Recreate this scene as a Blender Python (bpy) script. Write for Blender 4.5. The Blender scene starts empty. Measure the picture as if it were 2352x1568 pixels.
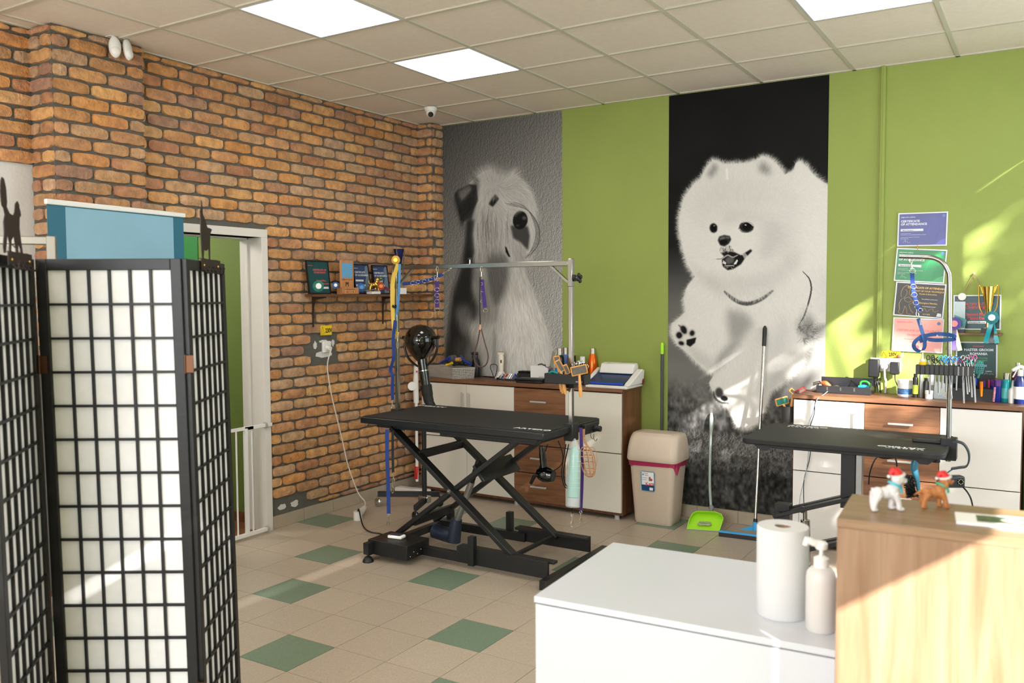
import bpy, bmesh, math, random
import numpy as np
from mathutils import Vector, Matrix, Euler, Quaternion
random.seed(7); rng = np.random.default_rng(7)
S = bpy.context.scene; COL = S.collection
pi = math.pi
def RAD(a): return math.radians(a)
# ------------------------------------------------------------------ camera
F, YAW, PITCH, ROLL = 1983.2, 0.5574, 0.053, -0.0048
CP = Vector((4.608, -6.0236, 1.6335)); H = 3.087
fwd = Vector((-math.sin(YAW)*math.cos(PITCH), math.cos(YAW)*math.cos(PITCH), -math.sin(PITCH)))
rt0 = Vector((math.cos(YAW), math.sin(YAW), 0)); up0 = rt0.cross(fwd)
RT = rt0*math.cos(ROLL)+up0*math.sin(ROLL); UP = -rt0*math.sin(ROLL)+up0*math.cos(ROLL)
cd = bpy.data.cameras.new('camera'); cam = bpy.data.objects.new('camera', cd); COL.objects.link(cam)
cam.matrix_world = Matrix((( RT.x, UP.x, -fwd.x, CP.x), (RT.y, UP.y, -fwd.y, CP.y), (RT.z, UP.z, -fwd.z, CP.z), (0,0,0,1)))
cd.sensor_width = 36; cd.lens = 36*F/2352; cd.clip_start = .05
cd.dof.use_dof = True; cd.dof.focus_distance = 5.2; cd.dof.aperture_fstop = 3.5
S.camera = cam
# ------------------------------------------------------------------ light
S.view_settings.view_transform = 'Standard'; S.view_settings.look = 'None'
S.view_settings.gamma = 1; S.view_settings.exposure = 0.643; S.view_settings.use_curve_mapping = False
w = bpy.data.worlds.new('world'); S.world = w; w.use_nodes = True
w.node_tree.nodes['Background'].inputs[0].default_value = (0.80, 0.90, 1.0, 1); w.node_tree.nodes['Background'].inputs[1].default_value = 1.6
def lamp(kind, name, loc, energy, color=(1,1,1), **k):
    l = bpy.data.lights.new(name, kind); l.energy = energy; l.color = color
    o = bpy.data.objects.new(name, l); COL.objects.link(o); o.location = loc
    for a, b in k.items():
        if a == 'dir': o.rotation_euler = Vector(b).to_track_quat('-Z', 'Y').to_euler()
        else: setattr(l, a, b)
    return o
SUN = Vector((-.79, .62, -.553)).normalized()
lamp('SUN', 'sun', (9, -9, 8), 20.0, (1, .965, .93), dir=SUN, angle=RAD(.6))
# area lamps: sky light at the right window, added room fill behind the camera
lamp('AREA', 'window_daylight_right', (5.55, -1.4, 1.8), 14, (.93, .97, 1), dir=(-1, 0, -.15), shape='RECTANGLE', size=2.0, size_y=1.7)
lamp('AREA', 'window_daylight_front', (3.3, -8.3, 1.95), 140, (.94, .965, 1), dir=(-.05, 1, -.3), shape='RECTANGLE', size=3.6, size_y=1.6)
# ------------------------------------------------------------------ helpers
def ray(px, py): return fwd + RT*((px-1176)/F) - UP*((py-784)/F)
def at(px, py, x=None, y=None, z=None, d=None):
    r = ray(px, py)
    if d is None:
        d = (x-CP.x)/r.x if x is not None else (y-CP.y)/r.y if y is not None else (z-CP.z)/r.z
    return CP + r*d
def dep(p): return (Vector(p)-CP).dot(fwd)
MATS = {}
def mat(name, col, rough=.5, metal=0, bump=0, bscale=60, var=0, vscale=8, emis=0, coat=0, trans=0, alpha=1, stretch=None, sheen=0):
    if name in MATS: return MATS[name]
    m = bpy.data.materials.new(name); m.use_nodes = True; nt = m.node_tree; N = nt.nodes; L = nt.links
    b = N['Principled BSDF']; c = (*col, 1)
    b.inputs['Base Color'].default_value = c; b.inputs['Roughness'].default_value = rough; b.inputs['Metallic'].default_value = metal
    if coat: b.inputs['Coat Weight'].default_value = coat
    if trans: b.inputs['Transmission Weight'].default_value = trans
    if alpha < 1: b.inputs['Alpha'].default_value = alpha
    if sheen: b.inputs['Sheen Weight'].default_value = sheen
    if emis: b.inputs['Emission Color'].default_value = c; b.inputs['Emission Strength'].default_value = emis
    tc = N.new('ShaderNodeTexCoord'); src = tc.outputs['Object']
    if stretch:
        mp = N.new('ShaderNodeMapping'); mp.inputs['Scale'].default_value = stretch; L.new(src, mp.inputs[0]); src = mp.outputs[0]
    if var:
        n = N.new('ShaderNodeTexNoise'); n.inputs['Scale'].default_value = vscale; n.inputs['Detail'].default_value = 5; L.new(src, n.inputs[0])
        r = N.new('ShaderNodeValToRGB'); r.color_ramp.elements[0].position = .3; r.color_ramp.elements[1].position = .7
        r.color_ramp.elements[0].color = (*[x*(1-var) for x in col], 1); r.color_ramp.elements[1].color = (*[min(1, x*(1+var)) for x in col], 1)
        L.new(n.outputs[0], r.inputs[0]); L.new(r.outputs[0], b.inputs['Base Color'])
    if bump:
        n = N.new('ShaderNodeTexNoise'); n.inputs['Scale'].default_value = bscale; n.inputs['Detail'].default_value = 3; L.new(src, n.inputs[0])
        u = N.new('ShaderNodeBump'); u.inputs['Strength'].default_value = bump; u.inputs['Distance'].default_value = .01
        L.new(n.outputs[0], u.inputs['Height']); L.new(u.outputs[0], b.inputs['Normal'])
    MATS[name] = m; return m
def sr(*c):
    if len(c) == 1: c = c*3
    return tuple((x/255/12.92 if x/255 <= .04045 else ((x/255+.055)/1.055)**2.4) for x in c)
def wood(name, c1, c2, axis='z', scale=1.0, rough=.45):
    if name in MATS: return MATS[name]
    m = bpy.data.materials.new(name); m.use_nodes = True; nt = m.node_tree; N = nt.nodes; L = nt.links
    b = N['Principled BSDF']; b.inputs['Roughness'].default_value = rough
    tc = N.new('ShaderNodeTexCoord'); mp = N.new('ShaderNodeMapping'); L.new(tc.outputs['Object'], mp.inputs[0])
    mp.inputs['Scale'].default_value = {'z': (14*scale, 14*scale, .9*scale), 'x': (.9*scale, 14*scale, 14*scale), 'y': (14*scale, .9*scale, 14*scale)}[axis]
    n = N.new('ShaderNodeTexNoise'); n.inputs['Scale'].default_value = 1.2; n.inputs['Detail'].default_value = 8; n.inputs['Distortion'].default_value = 1.6; L.new(mp.outputs[0], n.inputs[0])
    r = N.new('ShaderNodeValToRGB'); e = r.color_ramp.elements; e[0].position = .3; e[1].position = .68; e[0].color = (*c1, 1); e[1].color = (*c2, 1)
    L.new(n.outputs[0], r.inputs[0])
    n2 = N.new('ShaderNodeTexNoise'); n2.inputs['Scale'].default_value = 9; n2.inputs['Detail'].default_value = 4; L.new(mp.outputs[0], n2.inputs[0])
    mx = N.new('ShaderNodeMixRGB'); mx.blend_type = 'MULTIPLY'; mx.inputs[0].default_value = .35; L.new(r.outputs[0], mx.inputs[1]); L.new(n2.outputs[0], mx.inputs[2])
    L.new(mx.outputs[0], b.inputs['Base Color']); MATS[name] = m; return m
def vcmat(name, rough=.5, bump=0, bscale=80, gain=1, coat=0):
    m = bpy.data.materials.new(name); m.use_nodes = True; N = m.node_tree.nodes; L = m.node_tree.links; b = N['Principled BSDF']
    a = N.new('ShaderNodeVertexColor'); a.layer_name = 'Col'; b.inputs['Roughness'].default_value = rough
    L.new(a.outputs[0], b.inputs['Base Color'])
    if coat: b.inputs['Coat Weight'].default_value = coat
    if bump:
        tc = N.new('ShaderNodeTexCoord'); n = N.new('ShaderNodeTexNoise'); n.inputs['Scale'].default_value = bscale; n.inputs['Detail'].default_value = 4
        L.new(tc.outputs['Object'], n.inputs[0]); u = N.new('ShaderNodeBump'); u.inputs['Strength'].default_value = bump; u.inputs['Distance'].default_value = .01
        L.new(n.outputs[0], u.inputs['Height']); L.new(u.outputs[0], b.inputs['Normal'])
    return m
ROOT = {}
def thing(name, loc, label, cat, group=None, rz=0):
    o = bpy.data.objects.new(name, None); COL.objects.link(o); o.location = loc; o.rotation_euler.z = rz; o.empty_display_size = .05
    o['label'] = label; o['category'] = cat
    if group: o['group'] = group
    ROOT[o] = (Matrix.Translation(Vector(loc)) @ Matrix.Rotation(rz, 4, 'Z'))
    return o
def tag(o, label, cat, group=None):
    o['label'] = label; o['category'] = cat
    if group: o['group'] = group
    return o
def struct(o): o['kind'] = 'structure'; return o
class MB:
    def __init__(s, M=None): s.v = []; s.f = []; s.mi = []; s.M = M or Matrix(); s.m = 0; s.c = []; s.col = None
    def add(s, vs, fs, M=None):
        k = len(s.v); T = s.M @ M if M else s.M
        s.v += [T @ Vector(p) for p in vs]; s.f += [tuple(i+k for i in f) for f in fs]; s.mi += [s.m]*len(fs); s.c += [s.col]*len(vs); return s
    def box(s, a, b, M=None):
        x0, y0, z0 = a; x1, y1, z1 = b
        return s.add([(x0,y0,z0),(x1,y0,z0),(x1,y1,z0),(x0,y1,z0),(x0,y0,z1),(x1,y0,z1),(x1,y1,z1),(x0,y1,z1)],
            [(0,3,2,1),(4,5,6,7),(0,1,5,4),(1,2,6,5),(2,3,7,6),(3,0,4,7)], M)
    def cbox(s, c, d, M=None, rot=None):
        T = Matrix.Translation(Vector(c))
        if rot: T = T @ Euler(rot).to_matrix().to_4x4()
        if M: T = M @ T
        return s.box((-d[0]/2,-d[1]/2,-d[2]/2), (d[0]/2,d[1]/2,d[2]/2), T)
    def bar(s, p, q, wd, ht, up=(0,0,1)):
        p = Vector(p); q = Vector(q); z = (q-p); L = z.length; z.normalize(); x = Vector(up).cross(z)
        if x.length < 1e-4: x = Vector((1,0,0)).cross(z)
        x.normalize(); y = z.cross(x); T = Matrix((( x.x,y.x,z.x,p.x),(x.y,y.y,z.y,p.y),(x.z,y.z,z.z,p.z),(0,0,0,1)))
        return s.box((-wd/2,-ht/2,0),(wd/2,ht/2,L),T)
    def cyl(s, p, q, r0, r1=None, n=16, caps=True):
        return s.tube([p, q], [r0, r0 if r1 is None else r1], n, caps)
    def tube(s, pts, r, n=8, caps=True, closed=False):
        pts = [Vector(p) for p in pts]; k = len(pts); rr = r if isinstance(r, (list, tuple)) else [r]*k; vs = []; fs = []; px = None
        for i, p in enumerate(pts):
            if closed: t = pts[(i+1)%k]-pts[i-1]
            else: t = pts[min(i+1,k-1)]-pts[max(i-1,0)]
            t = t.normalized() if t.length > 1e-9 else Vector((0,0,1))
            if px is None: px = t.orthogonal().normalized()
            px = (px - t*px.dot(t)); px = px.normalized() if px.length > 1e-6 else t.orthogonal().normalized(); py = t.cross(px)
            vs += [p + (px*math.cos(2*pi*j/n)+py*math.sin(2*pi*j/n))*rr[i] for j in range(n)]
        for i in range(k if closed else k-1):
            a = i*n; b = ((i+1)%k)*n
            fs += [(a+j, a+(j+1)%n, b+(j+1)%n, b+j) for j in range(n)]
        if caps and not closed: fs += [tuple(range(n-1,-1,-1)), tuple(range((k-1)*n, k*n))]
        return s.add(vs, fs)
    def ribbon(s, pts, wd, th=.0012, side=(1,0,0)):
        pts = [Vector(p) for p in pts]; k = len(pts); vs = []; fs = []
        sides = side if isinstance(side, list) else [side]*k
        for i, p in enumerate(pts):
            t = (pts[min(i+1,k-1)]-pts[max(i-1,0)]).normalized(); sd = Vector(sides[i]); sd = (sd - t*sd.dot(t)).normalized(); n = t.cross(sd)
            vs += [p-sd*wd/2-n*th/2, p+sd*wd/2-n*th/2, p+sd*wd/2+n*th/2, p-sd*wd/2+n*th/2]
        for i in range(k-1):
            a = i*4; fs += [(a+j, a+(j+1)%4, a+4+(j+1)%4, a+4+j) for j in range(4)]
        fs += [(3,2,1,0), tuple(range(4*k-4, 4*k))]
        return s.add(vs, fs)
    def lathe(s, o, prof, n=24, axis=None, sx=1, sy=1):
        o = Vector(o); T = Matrix.Translation(o)
        if axis: T = T @ Vector(axis).to_track_quat('Z','Y').to_matrix().to_4x4()
        vs = []; fs = []
        for r, z in prof: vs += [(max(r,1e-5)*math.cos(2*pi*j/n)*sx, max(r,1e-5)*math.sin(2*pi*j/n)*sy, z) for j in range(n)]
        for i in range(len(prof)-1): fs += [(i*n+j, i*n+(j+1)%n, (i+1)*n+(j+1)%n, (i+1)*n+j) for j in range(n)]
        fs += [tuple(range(n-1,-1,-1)), tuple(range((len(prof)-1)*n, len(prof)*n))]
        return s.add(vs, fs, T)
    def sph(s, c, r, n=12, sc=(1,1,1), M=None):
        prof = [(math.sin(pi*i/n), -math.cos(pi*i/n)) for i in range(n+1)]
        m = 2*n; vs = []; fs = []
        for a, z in prof: vs += [(max(a,1e-4)*r*sc[0]*math.cos(2*pi*j/m), max(a,1e-4)*r*sc[1]*math.sin(2*pi*j/m), z*r*sc[2]) for j in range(m)]
        for i in range(n): fs += [(i*m+j, i*m+(j+1)%m, (i+1)*m+(j+1)%m, (i+1)*m+j) for j in range(m)]
        T = Matrix.Translation(Vector(c)); T = T @ M if M else T
        return s.add(vs, fs, T)
    def prism(s, poly, a, b, plane='xz', M=None):
        k = len(poly); f = {'xz': lambda u,v,t:(u,t,v), 'xy': lambda u,v,t:(u,v,t), 'yz': lambda u,v,t:(t,u,v)}[plane]
        vs = [f(u,v,a) for u,v in poly]+[f(u,v,b) for u,v in poly]
        fs = [tuple(range(k)), tuple(range(2*k-1,k-1,-1))]+[(i,(i+1)%k+0,(i+1)%k+k,i+k) for i in range(k)]
        fs = fs[:2]+[(i+k,(i+1)%k+k,(i+1)%k,i) for i in range(k)]
        return s.add(vs, fs, M)
    def build(s, name, mats, parent=None, smooth=False, bevel=0, bseg=2, solid=0, sub=0, auto=True):
        mats = mats if isinstance(mats, (list, tuple)) else [mats]
        co = s.v; xs = [p.x for p in co]; ys = [p.y for p in co]; zs = [p.z for p in co]
        o0 = Vector(((min(xs)+max(xs))/2, (min(ys)+max(ys))/2, min(zs)))
        me = bpy.data.meshes.new(name); me.from_pydata([p-o0 for p in co], [], s.f); me.update()
        for m in mats: me.materials.append(m)
        if len(mats) > 1: me.polygons.foreach_set('material_index', s.mi)
        bm = bmesh.new(); bm.from_mesh(me); bmesh.ops.recalc_face_normals(bm, faces=bm.faces); bm.to_mesh(me); bm.free()
        if any(c is not None for c in s.c):
            a = me.color_attributes.new('Col', 'FLOAT_COLOR', 'POINT')
            arr = np.ones((len(co), 4), np.float32); arr[:, :3] = [c if c else (1,1,1) for c in s.c]; a.data.foreach_set('color', arr.ravel())
        o = bpy.data.objects.new(name, me); COL.objects.link(o); o.location = o0
        if parent:
            o.parent = parent
            W = ROOT.get(parent)
            o.matrix_parent_inverse = W.inverted() if W else Matrix()
        ROOT[o] = Matrix.Translation(o0)
        if bevel:
            md = o.modifiers.new('bevel', 'BEVEL'); md.width = bevel; md.segments = bseg; md.limit_method = 'ANGLE'; md.angle_limit = RAD(35); md.harden_normals = False
        if sub: md = o.modifiers.new('sub', 'SUBSURF'); md.levels = sub; md.render_levels = sub
        if smooth or bevel or sub:
            me.polygons.foreach_set('use_smooth', [True]*len(me.polygons))
            if not sub:
                try: me.set_sharp_from_angle(angle=RAD(38))
                except Exception: pass
        me.update(); return o
def text(name, s, size, m, parent, T, align='LEFT', ext=.0004, sx=1, bold=0, spacing=1.0):
    """letters in the local XY plane of T"""
    cu = bpy.data.curves.new(name, 'FONT'); cu.body = s; cu.size = size; cu.extrude = ext; cu.align_x = align; cu.offset = bold; cu.resolution_u = 2; cu.space_character = spacing
    ob = bpy.data.objects.new('tmp', cu); me = bpy.data.meshes.new_from_object(ob); bpy.data.objects.remove(ob)
    me.transform(T @ Matrix.Diagonal((sx,1,1,1))); n = len(me.vertices)
    if n:
        a = np.empty(n*3); me.vertices.foreach_get('co', a); a = a.reshape(-1,3); c = (a.min(0)+a.max(0))/2; c[2] = a[:,2].min()
        me.transform(Matrix.Translation(-Vector(c)))
    else: c = T.translation
    me.materials.clear(); me.materials.append(m); me.name = name
    o = bpy.data.objects.new(name, me); COL.objects.link(o); o.location = c
    if parent:
        o.parent = parent; W = ROOT.get(parent); o.matrix_parent_inverse = W.inverted() if W else Matrix()
    ROOT[o] = Matrix.Translation(Vector(c)); return o
def frame_M(o, x, y):
    x = Vector(x).normalized(); y = Vector(y).normalized(); z = x.cross(y).normalized(); y = z.cross(x)
    return Matrix(((x.x,y.x,z.x,o[0]),(x.y,y.y,z.y,o[1]),(x.z,y.z,z.z,o[2]),(0,0,0,1)))
def dup(root, loc, label=None, group=None, rz=None, scale=None):
    r = root.copy(); COL.objects.link(r); r.location = loc; ROOT[r] = ROOT.get(root)
    if rz is not None: r.rotation_euler.z = rz
    if scale: r.scale = scale
    if label: r['label'] = label
    if group: r['group'] = group
    for ch in list(root.children):
        c = ch.copy(); COL.objects.link(c); c.parent = r
        for g in list(ch.children):
            d = g.copy(); COL.objects.link(d); d.parent = c
    return r
def smoothpts(pts, n=6):
    P = [Vector(p) for p in pts]; P = [P[0]*2-P[1]]+P+[P[-1]*2-P[-2]]; out = []
    for i in range(1, len(P)-2):
        for k in range(n):
            t = k/n; a, b, c, d = P[i-1:i+3]
            out.append(.5*((2*b)+(c-a)*t+(2*a-5*b+4*c-d)*t*t+(3*b-a-3*c+d)*t**3))
    out.append(P[-2]); return out
# common materials
BLK = mat('black_powder_coat', sr(22,22,23), .45, 0, .05, 300); BLKP = mat('black_plastic', sr(17,17,18), .4); BLKG = mat('black_gloss', sr(10,10,12), .08, 0, coat=.6)
RUB = mat('black_rubber_mat', sr(26,26,26), .62, 0, .25, 500); STEEL = mat('brushed_steel', sr(160,158,152), .2, 1); CHR = mat('chrome', sr(196,196,196), .08, 1)
WHT = mat('white_lacquer', sr(232,228,222), .3); WPL = mat('white_plastic', sr(228,225,220), .35); PAPER = mat('white_paper', sr(238,236,232), .8)
GOLD = mat('gold_metal', sr(235,190,90), .18, 1); GREYP = mat('grey_plastic', sr(165,165,162), .45); BRASSK = mat('nickel_hardware', sr(200,190,175), .25, 1)
# ------------------------------------------------------------------ room shell
FY = -8.4; RX = 5.4
def floor_mat():
    m = bpy.data.materials.new('floor_tiles'); m.use_nodes = True; N = m.node_tree.nodes; L = m.node_tree.links; b = N['Principled BSDF']
    tc = N.new('ShaderNodeTexCoord'); v = N.new('ShaderNodeVertexColor'); v.layer_name = 'Col'
    n = N.new('ShaderNodeTexNoise'); n.inputs['Scale'].default_value = 160; n.inputs['Detail'].default_value = 3; L.new(tc.outputs['Object'], n.inputs[0])
    r = N.new('ShaderNodeValToRGB'); r.color_ramp.elements[0].color = (.80,.80,.80,1); r.color_ramp.elements[1].color = (1.06,1.06,1.06,1); r.color_ramp.elements[0].position=.3; r.color_ramp.elements[1].position=.7
    L.new(n.outputs[0], r.inputs[0]); mx = N.new('ShaderNodeMixRGB'); mx.blend_type = 'MULTIPLY'; mx.inputs[0].default_value = 1; L.new(v.outputs[0], mx.inputs[1]); L.new(r.outputs[0], mx.inputs[2])
    n2 = N.new('ShaderNodeTexNoise'); n2.inputs['Scale'].default_value = 3; L.new(tc.outputs['Object'], n2.inputs[0])
    mr = N.new('ShaderNodeMapRange'); mr.inputs[3].default_value = .28; mr.inputs[4].default_value = .46; L.new(n2.outputs[0], mr.inputs[0]); L.new(mr.outputs[0], b.inputs['Roughness'])
    L.new(mx.outputs[0], b.inputs['Base Color']); return m
TS = .3027; TX0 = 1.5133; TY0 = -3.4185
green = {(0,0),(-2,2),(-3,4),(-5,6),(0,4),(2,2),(3,0),(3,8),(-1,8),(-3,8),(2,10),(2,6),(5,5),(-4,-1),(6,3),(2,-4),(-2,-4),(0,-6),(5,-3),(7,7)}
b = MB(); base = sr(186,170,150); grn = sr(118,136,114); gr = sr(112,100,86)
b.col = gr; b.box((-.02,FY,-.06),(RX,0,-.0022))
g = .0017
for i in range(-6, 14):
    for j in range(-18, 13):
        x0 = TX0+TS*i; y0 = TY0+TS*j; x1 = x0+TS; y1 = y0+TS
        x0 += g; y0 += g; x1 -= g; y1 -= g
        x0c, x1c, y0c, y1c = max(x0, -.01), min(x1, RX), max(y0, FY), min(y1, 0)
        if x1c-x0c < .01 or y1c-y0c < .01: continue
        k = random.uniform(.965, 1.03); c = grn if (i, j) in green else base
        b.col = tuple(q*k for q in c); b.box((x0c,y0c,-.004),(x1c,y1c,0))
floor = struct(b.build('floor', floor_mat()))
# ceiling: tiles and T-bars in one structure
CT = mat('ceiling_tile', sr(230,217,200), .85, 0, .5, 220, .03, 30); GRID = mat('ceiling_grid', sr(196,190,172), .5)
b = MB(); X0 = .4905; Y0 = -.5967
lights = {(1,-2):1, (1,-4):1, (5,-2):1, (5,-4):0}
LP = [(1,1),(1,3),(5,1),(4,4),(1,7),(5,7),(3,9)]
b.m = 0; b.box((-.4,FY,H+.004),(RX,0.02,H+.02))
for i in range(-2, 10):
    x = X0+.6*i
    if -.2 < x < RX: b.m = 1; b.box((x-.012,FY,H-.004),(x+.012,0,H+.006))
for j in range(-1, 14):
    y = Y0-.6*j
    if FY < y < 0: b.m = 1; b.box((-.15,y-.012,H-.0045),(RX,y+.012,H+.006))
b.m = 1; b.box((-.15,-.02,H-.004),(RX,0,H+.006)); b.box((0,FY,H-.004),(.02,0,H+.006))
ceiling = struct(b.build('ceiling', [CT, GRID]))
EM = mat('light_panel_diffuser', (1,.985,.95), .4, emis=6); LFR = mat('light_panel_frame', sr(200,205,225), .4)
LL = {(1,1):'square ceiling light panel closest to the white dome camera', (1,3):'large bright ceiling light panel at the top edge, left of centre', (5,1):'bright ceiling light panel at the top edge above the green wall, right side'}
for n_, (i, j) in enumerate(LP):
    x = X0+.6*i; y = Y0-.6*(j+1)
    t = thing('ceiling_light', (x+.3,y+.3,H), LL.get((i,j), 'square ceiling light panel behind the camera, row %s' % ['','','','over the white cabinet','at the entrance left','at the entrance right','nearest the entrance'][n_]), 'ceiling light', 'square ceiling light panels')
    d = MB(); d.box((x+.018,y+.018,H-.003),(x+.582,y+.582,H+.002)); d.build('diffuser', EM, t)
    d = MB()
    for a, c in (((x+.012,y+.012),(x+.588,y+.018)),((x+.012,y+.582),(x+.588,y+.588)),((x+.012,y+.018),(x+.018,y+.582)),((x+.582,y+.018),(x+.588,y+.582))): d.box((*a,H-.006),(*c,H+.003))
    d.build('frame', LFR, t)
# back wall (green), with side to the right
GRN = mat('green_wall_paint', sr(143,157,76), .7, 0, .25, 180, .04, 2)
b = MB(); b.box((-.25,0,0),(RX+.2,.2,H+.02)); wall_back = struct(b.build('wall_back', GRN))
TILE = mat('skirting_tile', sr(172,158,138), .4, 0, .05, 100, .05, 12); GROUT = mat('grout', sr(120,110,98), .8)
b = MB(); x = 0.03
b.m = 1; b.box((0,-.009,0),(RX,0,.088))
b.m = 0
while x < RX:
    b.box((x,-.011,.002),(min(x+.2985,RX),-.001,.09)); x += .3027
struct(b.build('baseboard_back', [TILE, GROUT]))
b = MB(); b.m = 1; b.box((0,-1.835,0),(.009,-.12,.088)); b.m = 0; y = -1.835
while y < -.12: b.box((.001,y,.002),(.011,min(y+.2985,-.12),.09)); y += .3027
struct(b.build('baseboard_left', [TILE, GROUT]))
b = MB(); b.box((3.655,-.022,.95),(3.685,0,H)); b.box((3.6655,-.024,.95),(3.6705,0,H)); struct(b.build('trim_1', GRN, bevel=.003))
# brick cladding
def brick_mat():
    m = vcmat('brick_slips', .85, .9, 70); N = m.node_tree.nodes; L = m.node_tree.links; bs = N['Principled BSDF']
    v = [n for n in N if n.type == 'VERTEX_COLOR'][0]; tc = [n for n in N if n.type == 'TEX_COORD'][0]
    n = N.new('ShaderNodeTexNoise'); n.inputs['Scale'].default_value = 22; n.inputs['Detail'].default_value = 6; L.new(tc.outputs['Object'], n.inputs[0])
    r = N.new('ShaderNodeValToRGB'); r.color_ramp.elements[0].position = .33; r.color_ramp.elements[0].color = (.74,.72,.70,1); r.color_ramp.elements[1].position = .66; r.color_ramp.elements[1].color = (1.12,1.1,1.06,1)
    L.new(n.outputs[0], r.inputs[0]); mx = N.new('ShaderNodeMixRGB'); mx.blend_type = 'MULTIPLY'; mx.inputs[0].default_value = 1
    L.new(v.outputs[0], mx.inputs[1]); L.new(r.outputs[0], mx.inputs[2]); L.new(mx.outputs[0], bs.inputs['Base Color']); return m
MORT = mat('dark_mortar', sr(94,91,84), .9, 0, .6, 90, .08, 5); BRK = brick_mat(); PLA = mat('white_plaster', sr(214,212,208), .8, 0, .2, 60)
bricktones = [sr(206,154,102), sr(212,158,104), sr(196,142,92), sr(178,126,94), sr(196,158,120), sr(220,170,112), sr(210,148,88), sr(170,130,108), sr(196,160,128), sr(188,142,98), sr(204,150,106)]
BP = .0766; BL = .2285; BH = .0665; BW = .214
def brick(mb, M, u0, u1, z0, z1, th=.018):
    """rounded irregular slip on local plane (u along, z up, +n out); M maps (u,n,z)"""
    nu = max(2, int((u1-u0)/.034)); nz = 3; vs = []; fs = []; c = random.choice(bricktones); k = random.uniform(.86, 1.04)
    c2 = random.choice(bricktones)
    ph = random.uniform(0, 9)
    ring = nu+1
    cu = (u0+u1)/2; cz = (z0+z1)/2; hu = (u1-u0)/2; hz = (z1-z0)/2
    cols = []
    for iz in range(nz+3):
        for iu in range(nu+3):
            fu = min(max((iu-1)/nu, 0), 1)*2-1; fz = min(max((iz-1)/nz, 0), 1)*2-1
            edge = iu in (0, nu+2) or iz in (0, nz+2)
            n = 0.0 if edge else th - .0045*(max(abs(fu)**6, abs(fz)**5)) + random.uniform(-.0016,.0016)
            ins = .0 if edge else .0025
            au = fu*(hu-ins); az = fz*(hz-ins)
            # rounded corners
            if abs(fu) > .99 and abs(fz) > .99: au *= 1-.006/hu; az *= 1-.007/hz
            au += random.uniform(-.0018,.0018); az += random.uniform(-.0016,.0016)+.0012*math.sin(ph+fu*5)
            vs.append((cu+au, n, cz+az))
            t = .5+.5*math.sin(ph+fu*2.2+fz); cols.append(tuple((a*(1-t*.45)+d*t*.45)*k*(.86 if edge else 1) for a, d in zip(c, c2)))
    W = nu+3
    for iz in range(nz+2):
        for iu in range(nu+2): a = iz*W+iu; fs.append((a, a+1, a+W+1, a+W))
    mb.m = 1; n0 = len(mb.c); mb.col = (1,1,1); mb.add(vs, fs, M); mb.c[n0:] = cols
def brickfield(mb, M, ulen, z0, z1, phase=0, zoff=0, skip=None, corner=False, rows=None):
    r = 0; z = H-.022-BP+zoff
    k = 0
    zt = H-.004
    row = 0
    while zt > z0+.01:
        hb = BH if row else .034
        zb = max(zt-hb, z0)
        u = -(BL/2 if (row+phase) % 2 else 0)-random.uniform(0,.02)
        while u < ulen:
            a = max(u+.005, 0.0); bb = min(u+BL-.006-random.uniform(0,.004), ulen)
            if skip:
                q = skip(a, bb, zb, zt); a, bb, zb = q if q else (0, 0, zb)
            if bb-a > .028 and zt-zb > .02 and zt <= z1+.03: brick(mb, M, a, bb, zb, zt)
            u += BL
        zt -= hb+BP-BH; row += 1
def planeM(o, udir, ndir): 
    u = Vector(udir); n = Vector(ndir)
    return Matrix(((u.x,n.x,0,o[0]),(u.y,n.y,0,o[1]),(u.z,n.z,1,o[2]),(0,0,0,1)))
b = MB(); T_ = .018
b.m = 0
DY0, DY1, DZ = -2.62, -1.84, 2.04    # door opening
b.col = (1,1,1)
b.box((-.25,DY1,0),(-T_*0-.0,0,H)); b.box((-.25,DY0,DZ),(0,DY1,H)); b.box((-.25,-2.82,0),(0,DY0,H))
b.box((-.25,-3.36,0),(.075,-2.82,H)); b.m = 2; b.box((-.27,FY,0),(-.14,-3.36,H)); b.m = 0; b.box((-.145,-4.6,2.36),(-.128,-3.36,H)); b.box((-.1,-.14,.09),(.155,.01,H))
def skip(a, c, z0, z1, o=.14):   # u measured from y=-o toward -y; returns the piece that is laid
    a += o; c += o
    if z1 < .095: return None
    z0 = max(z0, .095)
    if z0 < DZ+.06 and c > -DY1+.004 and a < 2.672:
        if z1 > DZ+.085: z0 = max(z0, DZ+.06)
        elif (a+c)/2 < 2.2: c = -DY1+.002
        else: a = 2.672
    if z1 > 1.185 and z0 < 1.30 and c > 1.17 and a < 1.44:
        if a < 1.10: c = 1.17
        elif c > 1.5: a = 1.44
        else: return None
    if z0 < .17 and c > 1.55: return None
    return a-o, c-o, z0
def mk(o, u, n): return planeM(o, u, n)
class Sk: pass
brickfield(b, mk((0,-.14,0),(0,-1,0),(1,0,0)), 2.68, .10, H, 0, skip=skip)
brickfield(b, mk((-.0,-.14,0),(1,0,0),(0,-1,0)), .158, .10, H, 1)
brickfield(b, mk((.155,-.0,0),(0,-1,0),(1,0,0)), .14, .10, H, 0)
brickfield(b, mk((.075,-2.82,0),(0,-1,0),(1,0,0)), .54, 1.2, H, 1)
brickfield(b, mk((-.128,-3.36,0),(1,0,0),(0,-1,0)), .205, 1.2, H, 0)
brickfield(b, mk((.0,-2.82,0),(1,0,0),(0,1,0)), .075, 1.2, H, 0)
brickfield(b, mk((-.128,-3.36,0),(0,-1,0),(1,0,0)), 1.2, 2.36, H, 1)
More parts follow.
